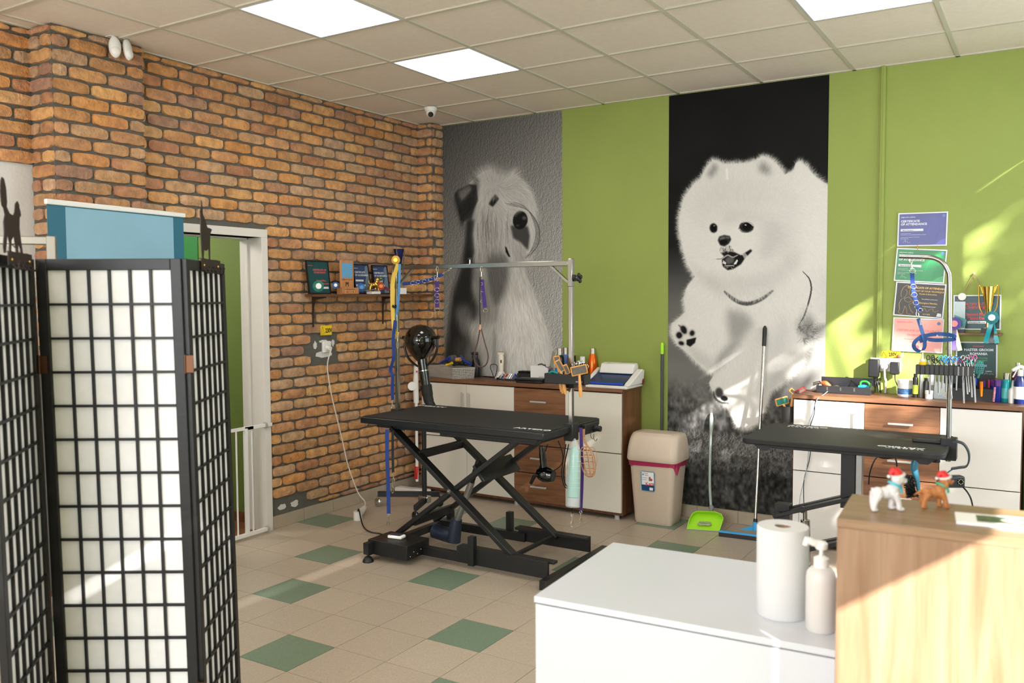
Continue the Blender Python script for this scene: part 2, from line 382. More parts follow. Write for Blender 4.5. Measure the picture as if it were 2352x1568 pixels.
# white plaster remains around the socket and by the door foot
def blob(y, z, ry, rz, n=14):
    vs = [(.002, y, z)]; k = [random.uniform(.75,1.15) for _ in range(n)]
    vs += [(.0025, y+ry*k[i]*math.cos(2*pi*i/n), z+rz*k[i]*math.sin(2*pi*i/n)) for i in range(n)]
    b.m = 2; b.col = (1,1,1); b.add(vs, [(0,i+1,(i+1)%n+1) for i in range(n)])
blob(-1.30,1.205,.085,.028); blob(-1.385,1.275,.02,.03); blob(-1.20,1.285,.018,.028); blob(-1.30,1.30,.05,.01)
blob(-1.74,.14,.045,.022); blob(-1.62,.14,.04,.025)
wall_left = struct(b.build('wall_left', [MORT, BRK, PLA]))
# door frame + hallway
DFR = mat('white_door_paint', sr(222,216,210), .4, 0, .1, 40)
b = MB(); b.box((-.20,DY1-.055,0),(.02,DY1+.0,DZ)); b.box((-.2,DY0-.0,0),(.02,DY0+.055,DZ)); b.box((-.2,DY0,DZ),(.02,DY1,DZ+.055))
b.box((-.14,DY1-.07,0),(-.11,DY1-.055,DZ)); b.box((-.14,DY0+.055,DZ-.012),(-.11,DY1-.055,DZ))
b.m = 1; b.box((-.145,DY1-.058,1.02),(-.125,DY1-.052,1.22))
struct(b.build('door_1', [DFR, mat('strike_plate', sr(70,60,50), .4, 1)], bevel=.002))
GR2 = mat('hall_green', sr(112,132,64), .7, 0, .2, 120, .03, 2); GR3 = mat('hall_dark_green', sr(40,120,56), .7)
b = MB(); b.m = 0; b.box((-2.4,-1.78,0),(-.25,-1.70,2.6)); b.box((-2.5,-4.2,0),(-2.4,-1.7,2.6)); b.box((-2.4,-4.2,0),(-.25,-4.1,2.6))
b.m = 1; b.box((-1.6,-1.785,1.0),(-.785,-1.775,2.6)); b.m = 2; b.box((-2.5,-4.2,2.6),(-.25,-1.7,2.65))
struct(b.build('wall_hall', [GR2, GR3, PLA]))
FW = wood('hall_floor_wood', sr(110,62,36), sr(150,92,58), 'y', .6)
b = MB(); b.box((-2.5,-4.2,-.05),(-.01,-1.7,-.001)); b.box((-2.4,-1.80,0),(-.26,-1.78,.07)); struct(b.build('floor_hall', FW))
lamp('POINT', 'hall_lamp', (-1.2,-2.9,2.4), 34, (1,.95,.88), shadow_soft_size=.15)
# right wall with shop windows, front wall behind the camera
b = MB(); W1 = (-2.55,-.35,.55,3.0); W2 = (-5.15,-4.35,.25,1.90)
x0, x1 = RX, RX+.2
b.box((x0,-.35,0),(x1,.2,H)); b.box((x0,W1[0],0),(x1,W1[1],W1[2])); b.box((x0,W1[0],W1[3]),(x1,W1[1],H)); b.box((x0,W2[1],0),(x1,W1[0],H))
b.box((x0,W2[0],0),(x1,W2[1],W2[2])); b.box((x0,W2[0],W2[3]),(x1,W2[1],H)); b.box((x0,FY,0),(x1,W2[0],H)); struct(b.build('wall_right', GRN))
GLASS = bpy.data.materials.new('thin_glass'); GLASS.use_nodes = True; nt = GLASS.node_tree
for n in list(nt.nodes): nt.nodes.remove(n)
o_ = nt.nodes.new('ShaderNodeOutputMaterial'); mx = nt.nodes.new('ShaderNodeMixShader'); tr = nt.nodes.new('ShaderNodeBsdfTransparent'); gl = nt.nodes.new('ShaderNodeBsdfGlossy'); gl.inputs['Roughness'].default_value = .02
mx.inputs[0].default_value = .06; nt.links.new(tr.outputs[0], mx.inputs[1]); nt.links.new(gl.outputs[0], mx.inputs[2]); nt.links.new(mx.outputs[0], o_.inputs[0])
def window(n, plane, a0, a1, z0, z1, c, mull):
    f = MB(); P = (lambda a, d, z: (c+d, a, z)) if plane == 'x' else (lambda a, d, z: (a, c+d, z))
    def bx(aa, ab, za, zb): f.box(P(aa,.05,za), P(ab,.12,zb)) if plane == 'x' else f.box((aa,c+.05,za),(ab,c+.12,zb))
    bx(a0,a0+.05,z0,z1); bx(a1-.05,a1,z0,z1); bx(a0,a1,z0,z0+.05); bx(a0,a1,z1-.05,z1)
    for m_ in mull: bx(m_-.025,m_+.025,z0,z1)
    o = struct(f.build('window_%d' % n, WPL)); g_ = MB()
    g_.box(P(a0+.02,.08,z0+.02), P(a1-.02,.085,z1-.02)); g_.build('glass', GLASS, o)
window(1, 'x', W1[0], W1[1], W1[2], W1[3], RX, [-1.1]); window(2, 'x', W2[0], W2[1], W2[2], W2[3], RX, [])
b = MB(); b.box((-.27,FY-.2,0),(.4,FY,H)); b.box((RX-.1,FY-.2,0),(RX+.2,FY,H)); b.box((.4,FY-.2,0),(RX-.1,FY,1.35)); b.box((.4,FY-.2,2.55),(RX-.1,FY,H)); struct(b.build('wall_front', PLA))
window(3, 'y', .4, RX-.1, 1.35, 2.55, FY-.2, [1.6,2.9,4.1])

t = thing('street_tree', (10.2,-5.0,0), 'leafy tree outside the right shop window', 'tree')  # unseen tree, added to break the sun into patches on the back wall
rr = np.random.default_rng(5); TR = mat('tree_bark', sr(90,76,62), .9, bump=.6, bscale=20); LF = mat('tree_leaves', sr(96,112,48), .6, var=.2, vscale=4)
b = MB(); b.tube([(10.2,-5.0,0),(10.25,-5.0,2.0),(10.3,-5.1,3.6),(10.4,-5.2,5.6)],[.16,.13,.10,.06],10); tk = b.build('trunk', TR, t, smooth=True)
for k in range(14):
    a = rr.uniform(0,2*pi); e = rr.uniform(.2,1.2); L_ = rr.uniform(1.0,1.9); z_ = rr.uniform(3.0,5.0); p0 = Vector((10.35,-5.1,z_))
    b = MB(); b.tube(smoothpts([p0, p0+Vector((math.cos(a)*L_*.5,math.sin(a)*L_*.5,e*.45)), p0+Vector((math.cos(a)*L_,math.sin(a)*L_,e*1.1))],4),[.045]*3+[.03]*3+[.015]*3,6); b.build('branch', TR, t, smooth=True)
b = MB()
D_ = -SUN; lit = [(2.68,.90,.20,.26),(2.78,.25,.09,.36),(3.22,1.08,.12,.30),(3.58,1.30,.10,.36),(3.3,.7,.15,.2),(3.05,.42,.10,.3),(3.5,.25,.22,.18),(3.85,1.0,.2,.1),(2.95,.75,.05,.12)]
n_ = 0
while n_ < 170:  # leaf clusters sit on sun rays, with gaps left for the lit wall patches
    tx, tz = rr.uniform(1.3,4.7), rr.uniform(-.6,2.5)
    if any(((tx-a)/c)**2+((tz-b_)/d)**2 < 1.5 for a, b_, c, d in lit) or (tx < 4.1 and tz < .62 and tx > 2.85 and rr.random() < .6): continue
    n_ += 1; c_ = Vector((tx,0,tz))+D_*rr.uniform(8.2,9.8)
    for q in range(26):
        p = c_+Vector(rr.normal(0,.085,3)); n__ = Vector(rr.normal(0,1,3)).normalized(); u_ = n__.orthogonal().normalized()*.08; v_ = n__.cross(u_).normalized()*.045
        b.add([p-u_, p+v_, p+u_, p-v_], [(0,1,2,3)])
b.build('foliage', LF, t)['kind'] = 'stuff'
# ------------------------------------------------------------------ the two photo wall murals, printed in black and white
GRES = .0028
class Canvas:
    def __init__(s, x0, x1, z0, z1):
        s.x0, s.z1 = x0, z1; s.nx = int((x1-x0)/GRES)+1; s.nz = int((z1-z0)/GRES)+1; s.x1 = x1; s.z0 = z0
        s.T = np.zeros((s.nz, s.nx), np.float32)
        s.J, s.I = np.meshgrid(np.arange(s.nx), np.arange(s.nz))
    def uv(s, pts):
        out = []
        for px, py in pts: p = at(px, py, y=0); out.append(((p.x-s.x0)/GRES, (s.z1-p.z)/GRES))
        return np.array(out)
    def blur(s, a, r):
        r = int(round(r))
        if r < 1: return a
        for _ in range(2):
            for ax in (0, 1):
                p = np.pad(a, [(r+1, r) if k == ax else (0, 0) for k in (0,1)], mode='edge'); c = np.cumsum(p, ax, dtype=np.float64)
                n = a.shape[ax]
                a = ((np.take(c, range(2*r+1, 2*r+1+n), ax) - np.take(c, range(0, n), ax))/(2*r+1)).astype(np.float32)
        return a
    def mask(s, pts, soft=1):
        P = s.uv(pts); m = np.zeros(s.T.shape, bool); k = len(P)
        for a in range(k):
            (x0,y0),(x1,y1) = P[a], P[(a+1)%k]
            if abs(y1-y0) < 1e-9: continue
            c = ((s.I+.5 > min(y0,y1)) & (s.I+.5 <= max(y0,y1))); xi = x0+(s.I+.5-y0)*(x1-x0)/(y1-y0); m ^= c & (s.J+.5 < xi)
        return s.blur(m.astype(np.float32), soft)
    def poly(s, pts, tone, soft=1, a=1): m = s.mask(pts, soft)*a; s.T = s.T*(1-m)+tone*m
    def ell(s, c, rx, ry, tone, soft=1, rot=0, a=1):
        r = RAD(rot); s.poly([(c[0]+rx*math.cos(t)*math.cos(r)-ry*math.sin(t)*math.sin(r), c[1]+rx*math.cos(t)*math.sin(r)+ry*math.sin(t)*math.cos(r)) for t in np.linspace(0, 2*pi, 24)[:-1]], tone, soft, a)
    def line(s, pts, wd, tone, soft=0, a=1):
        pts = [tuple(p) for p in pts]; pts = [(p.x,p.y) for p in smoothpts([(x,y,0) for x,y in pts], 5)]
        L, Rr = [], []
        for i, p in enumerate(pts):
            q = pts[min(i+1,len(pts)-1)]; o = pts[max(i-1,0)]; d = (q[0]-o[0], q[1]-o[1]); n = math.hypot(*d) or 1; f = wd/2*(1-.6*abs(2*i/(len(pts)-1)-1)**3)
            L.append((p[0]-d[1]/n*f, p[1]+d[0]/n*f)); Rr.append((p[0]+d[1]/n*f, p[1]-d[0]/n*f))
        s.poly(L+Rr[::-1], tone, soft, a)
    def noise(s, sc, sx=1, sy=1, seed=0):
        r = np.random.default_rng(seed); h = max(2, int(s.nz/(sc*sy))+3); w_ = max(2, int(s.nx/(sc*sx))+3); g = r.random((h, w_)).astype(np.float32)
        y = np.clip(s.I/(sc*sy), 0, h-2.001); x = np.clip(s.J/(sc*sx), 0, w_-2.001); yi = y.astype(int); xi = x.astype(int); fy = y-yi; fx = x-xi
        fy = fy*fy*(3-2*fy); fx = fx*fx*(3-2*fx)
        return g[yi,xi]*(1-fy)*(1-fx)+g[yi+1,xi]*fy*(1-fx)+g[yi,xi+1]*(1-fy)*fx+g[yi+1,xi+1]*fy*fx
    def fur(s, mask, ctl, N, ln, al=.5, jit=.12, wob=.25, seed=1, wd=1, src=None, pw=1.0, tjit=None):
        """N hairs rooted where mask>.5; each carries the tone under its root along the flow"""
        r = np.random.default_rng(seed); ys, xs = np.nonzero(mask > .5)
        if not len(ys): return
        k = r.integers(0, len(ys), N); x = xs[k]+r.random(N); y = ys[k]+r.random(N); B = s.T if src is None else src
        C = s.uv([(c[0], c[1]) for c in ctl]); D = s.uv([(c[0]+c[2], c[1]+c[3]) for c in ctl])-C; D /= np.linalg.norm(D, axis=1)[:,None]
        tone = B[y.astype(int), x.astype(int)]*(1+r.normal(0, jit, N)); L = ln/GRES*.001*r.uniform(.5, 1.2, N); st = np.ceil(L.max()).astype(int)
        wa = r.normal(0, wob, N); A = np.zeros(s.T.size, np.float32); V = np.zeros(s.T.size, np.float32)
        for t in range(st):
            if t % 3 == 0:
                d2 = (x[:,None]-C[:,0])**2+(y[:,None]-C[:,1])**2+30; w_ = 1/d2**1.6; v = (w_@D)/w_.sum(1)[:,None]
                ang = np.arctan2(v[:,1], v[:,0])+wa*(1+.04*t); vx, vy = np.cos(ang), np.sin(ang)
            x = x+vx; y = y+vy; ok = (t < L) & (x > 0) & (x < s.nx-1.01) & (y > 0) & (y < s.nz-1.01)
            xi = x[ok].astype(int); yi = y[ok].astype(int); fx = x[ok]-xi; fy = y[ok]-yi; a = al*(1-(t/L[ok])**2)*np.minimum(1, .3+t/4)
            for dx, dy, q in ((0,0,(1-fx)*(1-fy)),(1,0,fx*(1-fy)),(0,1,(1-fx)*fy),(1,1,fx*fy)):
                idx = (yi+dy)*s.nx+xi+dx; np.add.at(A, idx, a*q); np.add.at(V, idx, a*q*tone[ok])
        A = A.reshape(s.T.shape); V = V.reshape(s.T.shape); m = 1-np.exp(-A); s.T = s.T*(1-m)+np.where(A > 1e-6, V/np.maximum(A, 1e-6), 0)*m
    def build(s, name, m, label, warm=(1,.985,.955)):
        me = bpy.data.meshes.new(name); T = np.clip(s.T*.97, 0, 1)
        n = s.nx*s.nz; co = np.zeros((n, 3), np.float32); co[:,0] = s.J.ravel()*GRES; co[:,2] = (s.z1-s.z0)-s.I.ravel()*GRES; co[:,1] = -.0015
        a = (np.arange(s.nz-1)[:,None]*s.nx+np.arange(s.nx-1)[None]).ravel(); q = np.stack([a, a+s.nx, a+s.nx+1, a+1], 1).ravel().astype(np.int32); nf = len(a)
        me.vertices.add(n); me.vertices.foreach_set('co', co.ravel()); me.loops.add(nf*4); me.loops.foreach_set('vertex_index', q); me.polygons.add(nf)
        me.polygons.foreach_set('loop_start', np.arange(nf, dtype=np.int32)*4); me.update(calc_edges=True)
        v = T.ravel()[:,None]*np.array(warm); lin = np.where(v <= .04045, v/12.92, ((v+.055)/1.055)**2.4); c = np.ones((n,4), np.float32); c[:,:3] = lin
        at_ = me.color_attributes.new('Col', 'FLOAT_COLOR', 'POINT'); at_.data.foreach_set('color', c.ravel()); me.materials.append(m)
        o = bpy.data.objects.new(name, me); COL.objects.link(o); o.location = (s.x0, 0, s.z0); return o
MUR = vcmat('printed_wallpaper', .85, .15, 150); MUR.node_tree.nodes['Principled BSDF'].inputs['Specular IOR Level'].default_value = .12
# --- white fluffy spitz running over grass
z7 = lambda *a: [(1530+.4274*x, 330+.4274*y) for x, y in a]
r2 = lambda *a: [(1540+.1913*x, 340+.1913*y) for x, y in a]
r3 = lambda *a: [(1530+.19134*x, 640+.19134*y) for x, y in a]
r4 = lambda *a: [(1530+.2041*x, 900+.2041*y) for x, y in a]
c = Canvas(2.213, 3.335, .092, 3.08)
_, ya = c.uv([(1720, 600)])[0]; 
def rowof(py, px=1600): return c.uv([(px, py)])[0][1]
prof_y = [rowof(q) for q in (190, 560, 640, 700, 800, 880, 940, 985, 1000, 1035, 1080, 1170)]; prof_t = [.10, .11, .30, .40, .45, .42, .33, .30, .40, .33, .22, .26]
c.T = np.interp(np.arange(c.nz), prof_y, prof_t).astype(np.float32)[:,None]*np.ones((1, c.nx), np.float32)
c.T *= .92+.18*c.noise(60, 1.5, 1, 3)
low = np.clip((c.I-rowof(860))/(rowof(930)-rowof(860)), 0, 1); n1 = c.noise(11, 1, 1.2, 5)*.6+c.noise(5, 1, 1.5, 6)*.4; c.T += low*(n1-.5)*.34
c.poly(z7((700,960),(889,930),(889,1290),(690,1290)), .55, 22, .9); c.poly(z7((780,1040),(889,960),(889,1130),(800,1200)), .74, 14, .9)
gm = ((c.I > rowof(1000)) & (c.I < rowof(1040))).astype(np.float32)
gn = c.blur(rng.random(c.T.shape).astype(np.float32), 0); grass = np.where(gn > .55, .72, .16).astype(np.float32)
c.fur(gm, [(1540,1000,-.2,-1),(1700,1000,.3,-1),(1620,1030,.5,-1),(1890,1010,.2,-1)], 9000, 55, .6, .1, .45, 11, src=grass)
gm2 = ((c.I > rowof(1035)) & (c.I < rowof(1075))).astype(np.float32); c.fur(gm2, [(1540,1050,.2,-1),(1700,1050,.3,-1)], 4500, 40, .22, .1, .5, 12, src=grass)
W = .865
body = z7((185,190),(215,130),(250,88),(275,90),(310,108),(380,106),(440,102),(480,90),(520,66),(560,78),(600,110),(640,165),(680,150),(700,104),(720,94),(760,124),(800,172),(889,235),(889,960),
   (800,965),(770,1010),(775,1060),(740,1160),(640,1280),(560,1330),(540,1400),(500,1500),(440,1530),(385,1520),(350,1460),(320,1405),(258,1350),(232,1285),(262,1235),(220,1222),(170,1180),(120,1130),(60,1080),(32,1020),(32,965),(70,938),(105,900),(95,830),(115,765),(155,715),(115,650),(88,560),(70,470),(70,400),(95,290),(150,215))
bmk = c.mask(body, 1); c.poly(body, W, 1)
sh = lambda pts, t, so, a: c.poly(pts, t, so, a)
sh(z7((120,380),(180,250),(300,200),(560,200),(620,330),(560,400),(300,360),(180,470)), .80, 26, .6)
sh(z7((290,400),(340,360),(440,370),(560,400),(520,430),(400,420),(340,440)), .76, 10, .5)
sh(z7((500,440),(600,400),(650,500),(560,620),(470,600),(520,540)), .72, 14, .6)
sh(z7((640,200),(700,300),(690,600),(640,700),(600,560),(640,400)), .80, 18, .7)
sh(z7((90,600),(190,690),(300,720),(330,830),(180,720)), .72, 14, .7); sh(z7((320,700),(440,710),(600,660),(700,560),(720,640),(560,790),(330,790)), .72, 14, .45)
sh(z7((330,880),(420,900),(470,960),(400,1050),(350,1060),(330,960)), .58, 9, .8); sh(z7((350,1060),(420,1040),(280,1200),(250,1230),(270,1150)), .55, 8, .8)
sh(z7((700,960),(760,900),(800,960),(780,1060),(720,1010)), .50, 8, .85); sh(z7((560,1200),(700,1100),(740,1160),(600,1300),(540,1330)), .68, 10, .6)
sh(z7((620,900),(660,1000),(600,1200),(560,1100)), .74, 14, .5); sh(z7((100,1060),(250,1150),(260,1230),(160,1170)), .74, 10, .7)
sh(z7((800,700),(889,680),(889,950),(820,930)), .80, 14, .5)
sh(r2((440,330),(520,200),(575,215),(560,300),(490,370)), .56, 5, .9); sh(r2((1060,230),(1110,180),(1170,230),(1210,330),(1130,320),(1060,270)), .52, 6, .9)
flow = [(1560,560,-1,.1),(1575,480,-1,-.4),(1600,420,-.6,-1),(1640,372,-.3,-1),(1700,370,.1,-1),(1760,360,.2,-1),(1800,385,.7,-.8),(1660,450,-.1,-1),(1740,460,.3,-1),(1650,560,-.8,.2),(1760,560,1,.1),(1810,500,1,-.2),
   (1620,650,-.8,1),(1680,660,0,1),(1760,650,.5,1),(1850,600,.6,.9),(1880,450,.9,.2),(1840,390,.3,-1),(1880,500,1,.4),(1590,680,-.9,.6),(1570,760,-.9,.6),(1650,760,-.1,1),(1740,760,.2,1),(1800,740,.5,1),(1850,820,.7,.9),
   (1600,860,.2,1),(1650,900,.1,1),(1720,900,.2,1),(1790,880,.7,.8),(1700,960,.2,1),(1560,800,-.5,-.3),(1560,850,.1,.9)]
src = c.T.copy(); c.fur(bmk, flow, 52000, 46, .28, .045, .3, 21, src=src)
edge = (np.abs(c.blur(bmk, 5)-.6) < .3)*(bmk > .5); c.fur(edge.astype(np.float32), flow, 5200, 42, .32, .05, .55, 22, src=np.full_like(c.T, .84))
def feat(P): c.poly(*P)
# face
c.ell(r2((915,950))[0], 16.5, 12, .13, 1, 5); c.ell(r2((920,945))[0], 10, 8.5, .05, 0); c.ell(r2((520,962))[0], 9, 11, .12, 1, -8); c.ell(r2((522,960))[0], 6, 7.5, .05, 0)
c.line(r2((820,975),(850,930),(900,892),(960,905),(1000,950)), 3.5, .22, 0, .9); c.line(r2((860,900),(920,885),(975,915),(1000,940)), 2.2, .8, 0, .9); c.ell(r2((905,925))[0], 2.3, 1.4, .75, 0); c.ell(r2((528,935))[0], 1.8, 1.2, .6, 0)
c.line(r2((830,985),(870,1010),(930,1012),(980,985)), 2, .35, 0, .8)
c.poly(r2((570,1110),(590,1062),(650,1045),(715,1058),(732,1100),(705,1150),(650,1185),(600,1168)), .16, 1); c.poly(r2((590,1080),(640,1055),(670,1075),(640,1110),(600,1115)), .42, 2, .9); c.ell(r2((690,1075))[0], 5, 3, .35, 1)
c.ell(r2((640,1130))[0], 9, 6, .06, 1)
c.poly(r2((600,1255),(700,1240),(770,1250),(850,1290),(965,1215),(985,1235),(900,1320),(850,1395),(760,1452),(690,1468),(630,1420),(620,1340),(645,1300)), .10, 1)
c.poly(r2((650,1350),(700,1300),(770,1310),(760,1380),(690,1400)), .36, 2); c.line(r2((540,1335),(620,1328),(690,1288),(750,1312),(815,1285)), 3.2, .62, 0)
c.poly(r2((635,1345),(672,1380),(665,1400),(632,1385)), .85, 0); c.poly(r2((760,1395),(800,1340),(815,1350),(790,1400)), .88, 0); c.line(r2((650,1410),(700,1415),(770,1410)), 2, .75)
for i in range(14): c.ell(r2((650+rng.uniform(0,120), 1430+rng.uniform(-12,22)))[0], .9, .9, .6, 0)
fm = c.mask(r2((580,1180),(720,1160),(760,1230),(600,1240)), 1); c.fur(fm, [(1665,570,-.1,1),(1690,575,.5,1)], 260, 20, .5, .2, .3, 31, src=np.where(c.noise(3,1,1,8) > .5, .8, .2).astype(np.float32))
for q in range(6): c.line(r2((830+q*14,1240+q*4),(870+q*12,1290+q*3),(900+q*12,1340)), 1.1, .85, 0, .8)
c.poly(r2((668,245),(692,245),(698,380),(672,380)), .93, 1)
# collar, harness, pads
c.line(r3((700,150),(780,222),(870,278),(960,300),(1060,285),(1170,232),(1290,140)), 9, .20, 1, .85)
fm = c.mask(r3((700,90),(1280,60),(1290,150),(1060,270),(870,262),(740,200)), 1); c.fur(fm, flow, 900, 30, .55, .05, .3, 33, src=np.full_like(c.T, .82))
c.line(r3((1640,-90),(1720,0),(1745,100),(1735,200),(1700,330),(1650,470),(1590,560)), 4, .22, 0, .85)
hm = c.mask(r3((1600,280),(1760,280),(1700,500),(1560,560)), 1); c.fur(hm, flow, 260, 24, .6, .05, .4, 34, src=np.full_like(c.T, .8))
hm = c.mask(r3((1560,560),(1780,560),(1790,720),(1640,760)), 3); c.fur(hm, [(1850,770,1,.7),(1870,790,1,.2)], 700, 50, .35, .1, .8, 35, src=np.where(c.noise(4,1,1,9) > .45, .75, .25).astype(np.float32))
for (x, y, rx, ry, ro) in ((215,615,6,9.5,-25),(160,680,6.5,7,-20),(315,655,5,6,15),(185,776,6,4,20)): c.ell(r3((x,y))[0], rx+2.5, ry+2.5, .55, 2, ro, .8); c.ell(r3((x,y))[0], rx, ry, .11, 1, ro)
c.poly(r3((248,735),(300,722),(365,705),(350,770),(292,818),(250,795)), .10, 1); c.line(r3((150,555),(185,590),(200,640)), 3, .2, 1, .8)
c.ell(r3((640,1370))[0], 9, 12, .2, 2, -10, .9); c.ell(r3((700,1438))[0], 8.5, 6, .1, 1, 15); c.line(r3((570,1350),(590,1430),(660,1485),(750,1495)), 5, .15, 1, .8)
tag(c.build('wall_mural', MUR, ''), 'tall wall mural of a fluffy white spitz running over grass with its mouth open', 'wall mural')
# --- long haired grey and white dog against rough plaster
z6 = lambda *a: [(1000+.3445*x, 360+.3445*y) for x, y in a]
r1 = lambda *a: [(1000+.1722*x, 370+.1722*y) for x, y in a]
c = Canvas(.158, 1.328, .93, 3.08)
xs_ = (c.J/c.nx); ys_ = (c.I/c.nz)
c.T = (.36+.16*xs_+.16*np.clip(ys_*1.5, 0, 1)-.05*(1-ys_)).astype(np.float32)
n = c.noise(2.1,.8,1.3,41)*.75+c.noise(5,.8,1.4,42)*.35; gy = np.gradient(n, axis=1)+.5*np.gradient(n, axis=0); c.T *= 1+np.clip(gy*1.0, -.3, .3)
plast = c.T.copy()
body = z6((210,430),(205,600),(178,700),(150,780),(112,900),(97,1050),(88,1200),(82,1320),(75,1600),(820,1600),(790,1300),(762,1220),(732,1100),(690,1000),(650,880),(612,800),(592,740),(600,690),(640,640),(662,560),(668,480),(660,400),(672,320),(640,240),(590,165),(515,100),(400,80),(330,95),(270,135),(225,180),(150,222),(128,250),(150,330),(170,420),(190,432),(212,400))
bmk = c.mask(body, 1); c.poly(body, .74, 1)
P = lambda pts, t, so=4, a=.9: c.poly(pts, t, so, a)
P(z6((212,300),(270,330),(240,520),(262,700),(250,860),(300,1000),(270,1080),(200,1050),(230,1180),(170,1400),(60,1400),(90,1100),(112,900),(178,700),(205,560)), .15, 7, .97)
P(z6((130,1000),(200,960),(260,1020),(230,1180),(180,1180)), .46, 9, .8); P(z6((250,700),(300,700),(380,1000),(300,1060),(260,900)), .45, 8, .8)
P(z6((350,560),(480,640),(490,760),(460,900),(400,1000),(350,860),(330,700)), .34, 9, .85); P(z6((260,1030),(420,1000),(440,1060),(300,1120)), .46, 8, .6)
P(z6((130,1200),(260,1180),(330,1500),(90,1500)), .34, 12, .75); P(z6((390,1100),(410,1180),(400,1400),(385,1400)), .5, 4, .8); P(z6((560,1180),(620,1130),(660,1160),(570,1280)), .58, 8, .6)
P(z6((480,900),(640,900),(740,1180),(770,1400),(520,1500),(440,1200)), .88, 20, .8); P(z6((500,760),(590,760),(640,900),(560,980)), .76, 10, .7)
P(z6((300,110),(420,90),(560,150),(640,240),(660,330),(540,300),(440,230),(330,200)), .68, 10, .8); P(z6((380,78),(510,95),(480,125),(400,110)), .42, 5, .7)
P(z6((250,330),(330,310),(440,330),(520,420),(500,560),(420,620),(300,640),(248,520)), .66, 12, .8); P(z6((300,420),(360,380),(420,480),(360,600)), .58, 8, .5)
P(z6((260,560),(340,640),(340,720),(270,700)), .56, 8, .7); P(z6((260,130),(300,150),(280,320),(265,320),(250,230)), .30, 5, .7)
P(z6((505,560),(560,520),(600,610),(590,700),(520,700)), .62, 5, .8)
ear = z6((128,250),(150,222),(225,185),(275,190),(285,290),(250,360),(235,400),(190,432),(170,420),(150,330)); P(ear, .18, 2, 1); P(z6((150,235),(225,190),(250,215),(180,290)), .55, 4, .8); P(z6((190,400),(225,360),(240,380),(195,432)), .55, 2, .7)
flow = [(1085,400,-.5,-.7),(1130,390,-.2,-1),(1170,400,.5,-.6),(1200,440,.8,.5),(1220,470,.6,1),(1060,450,-.4,1),(1050,480,-.1,1),(1100,450,-.5,1),(1110,500,-.25,1),(1100,560,-.05,1),(1150,520,.25,1),(1140,460,.5,.7),(1180,480,.9,.5),(1215,500,.5,1),(1225,540,.1,1),
   (1090,620,.0,1),(1150,600,.1,1),(1180,580,.2,1),(1060,640,-.2,1),(1045,720,-.1,1),(1060,780,.2,1),(1130,700,-.05,1),(1190,700,.15,1),(1230,760,.3,1),(1110,780,-.2,1),(1170,800,-.1,1),(1220,820,.1,1),(1080,740,-.3,1)]
src = c.T.copy(); c.fur(bmk, flow, 60000, 95, .22, .17, .14, 51, src=src); c.fur(bmk, flow, 9000, 150, .2, .25, .1, 52, src=src)
P(ear, .15, 2, .75); P(z6((150,235),(225,190),(250,215),(180,290)), .5, 4, .7); em = c.mask(ear, 1); c.fur(em, [(1060,450,-.3,1),(1055,480,-.2,1),(1080,430,-.6,.6)], 1500, 40, .3, .35, .3, 57)
P(z6((214,430),(262,420),(250,520),(262,640),(235,700),(190,690),(205,560)), .13, 4, .7)
P(r1((715,575),(740,520),(800,445),(850,500),(840,520),(770,612)), .12, 2, 1)
fm = c.mask(r1((650,350),(860,350),(850,480),(660,520)), 1); c.fur(fm, [(1125,440,-.15,1),(1110,455,-.4,1)], 300, 60, .3, .1, .2, 53, src=np.full_like(c.T, .62))
P(r1((1005,860),(1235,870),(1262,1000),(1240,1190),(1200,1150),(1140,1085),(1040,1030)), .24, 3, .95); c.ell(r1((1135,790))[0], 17, 21, .10, 1, 10); c.ell(r1((1190,760))[0], 5, 4, .42, 2, 0, .7); c.ell(r1((1100,860))[0], 4, 2, .35, 1, 0, .6)
P(r1((1070,690),(1130,650),(1170,680),(1110,700),(1060,760)), .5, 2, .6)
P(r1((930,1130),(955,1160),(1005,1285),(975,1270),(940,1210)), .07, 1, 1)
for i in range(26):
    o_ = rng.normal(0, 1); dk = rng.random() < .6
    c.line(r1((930+rng.uniform(0,120), 560+12*o_),(1200+10*o_, 620+14*o_),(1320+14*o_, 780+10*o_),(1365+12*o_, 960),(1330+16*o_, 1140),(1180+rng.uniform(0,90), 1290+8*o_)), 1.3, .25 if dk else .72, 0, .55)
for i in range(34):
    x = rng.uniform(560, 980); c.line(r1((x, 640+rng.uniform(-40,200)),(x-15+rng.uniform(-20,40), 880),(x+rng.uniform(-40,40), 1150+rng.uniform(-60,160))), 1.3, rng.choice([.80,.36]), 0, .4)
tag(c.build('wall_mural', MUR, ''), 'wall mural of a sitting long-haired grey and white dog against rough grey plaster', 'wall mural')
del c
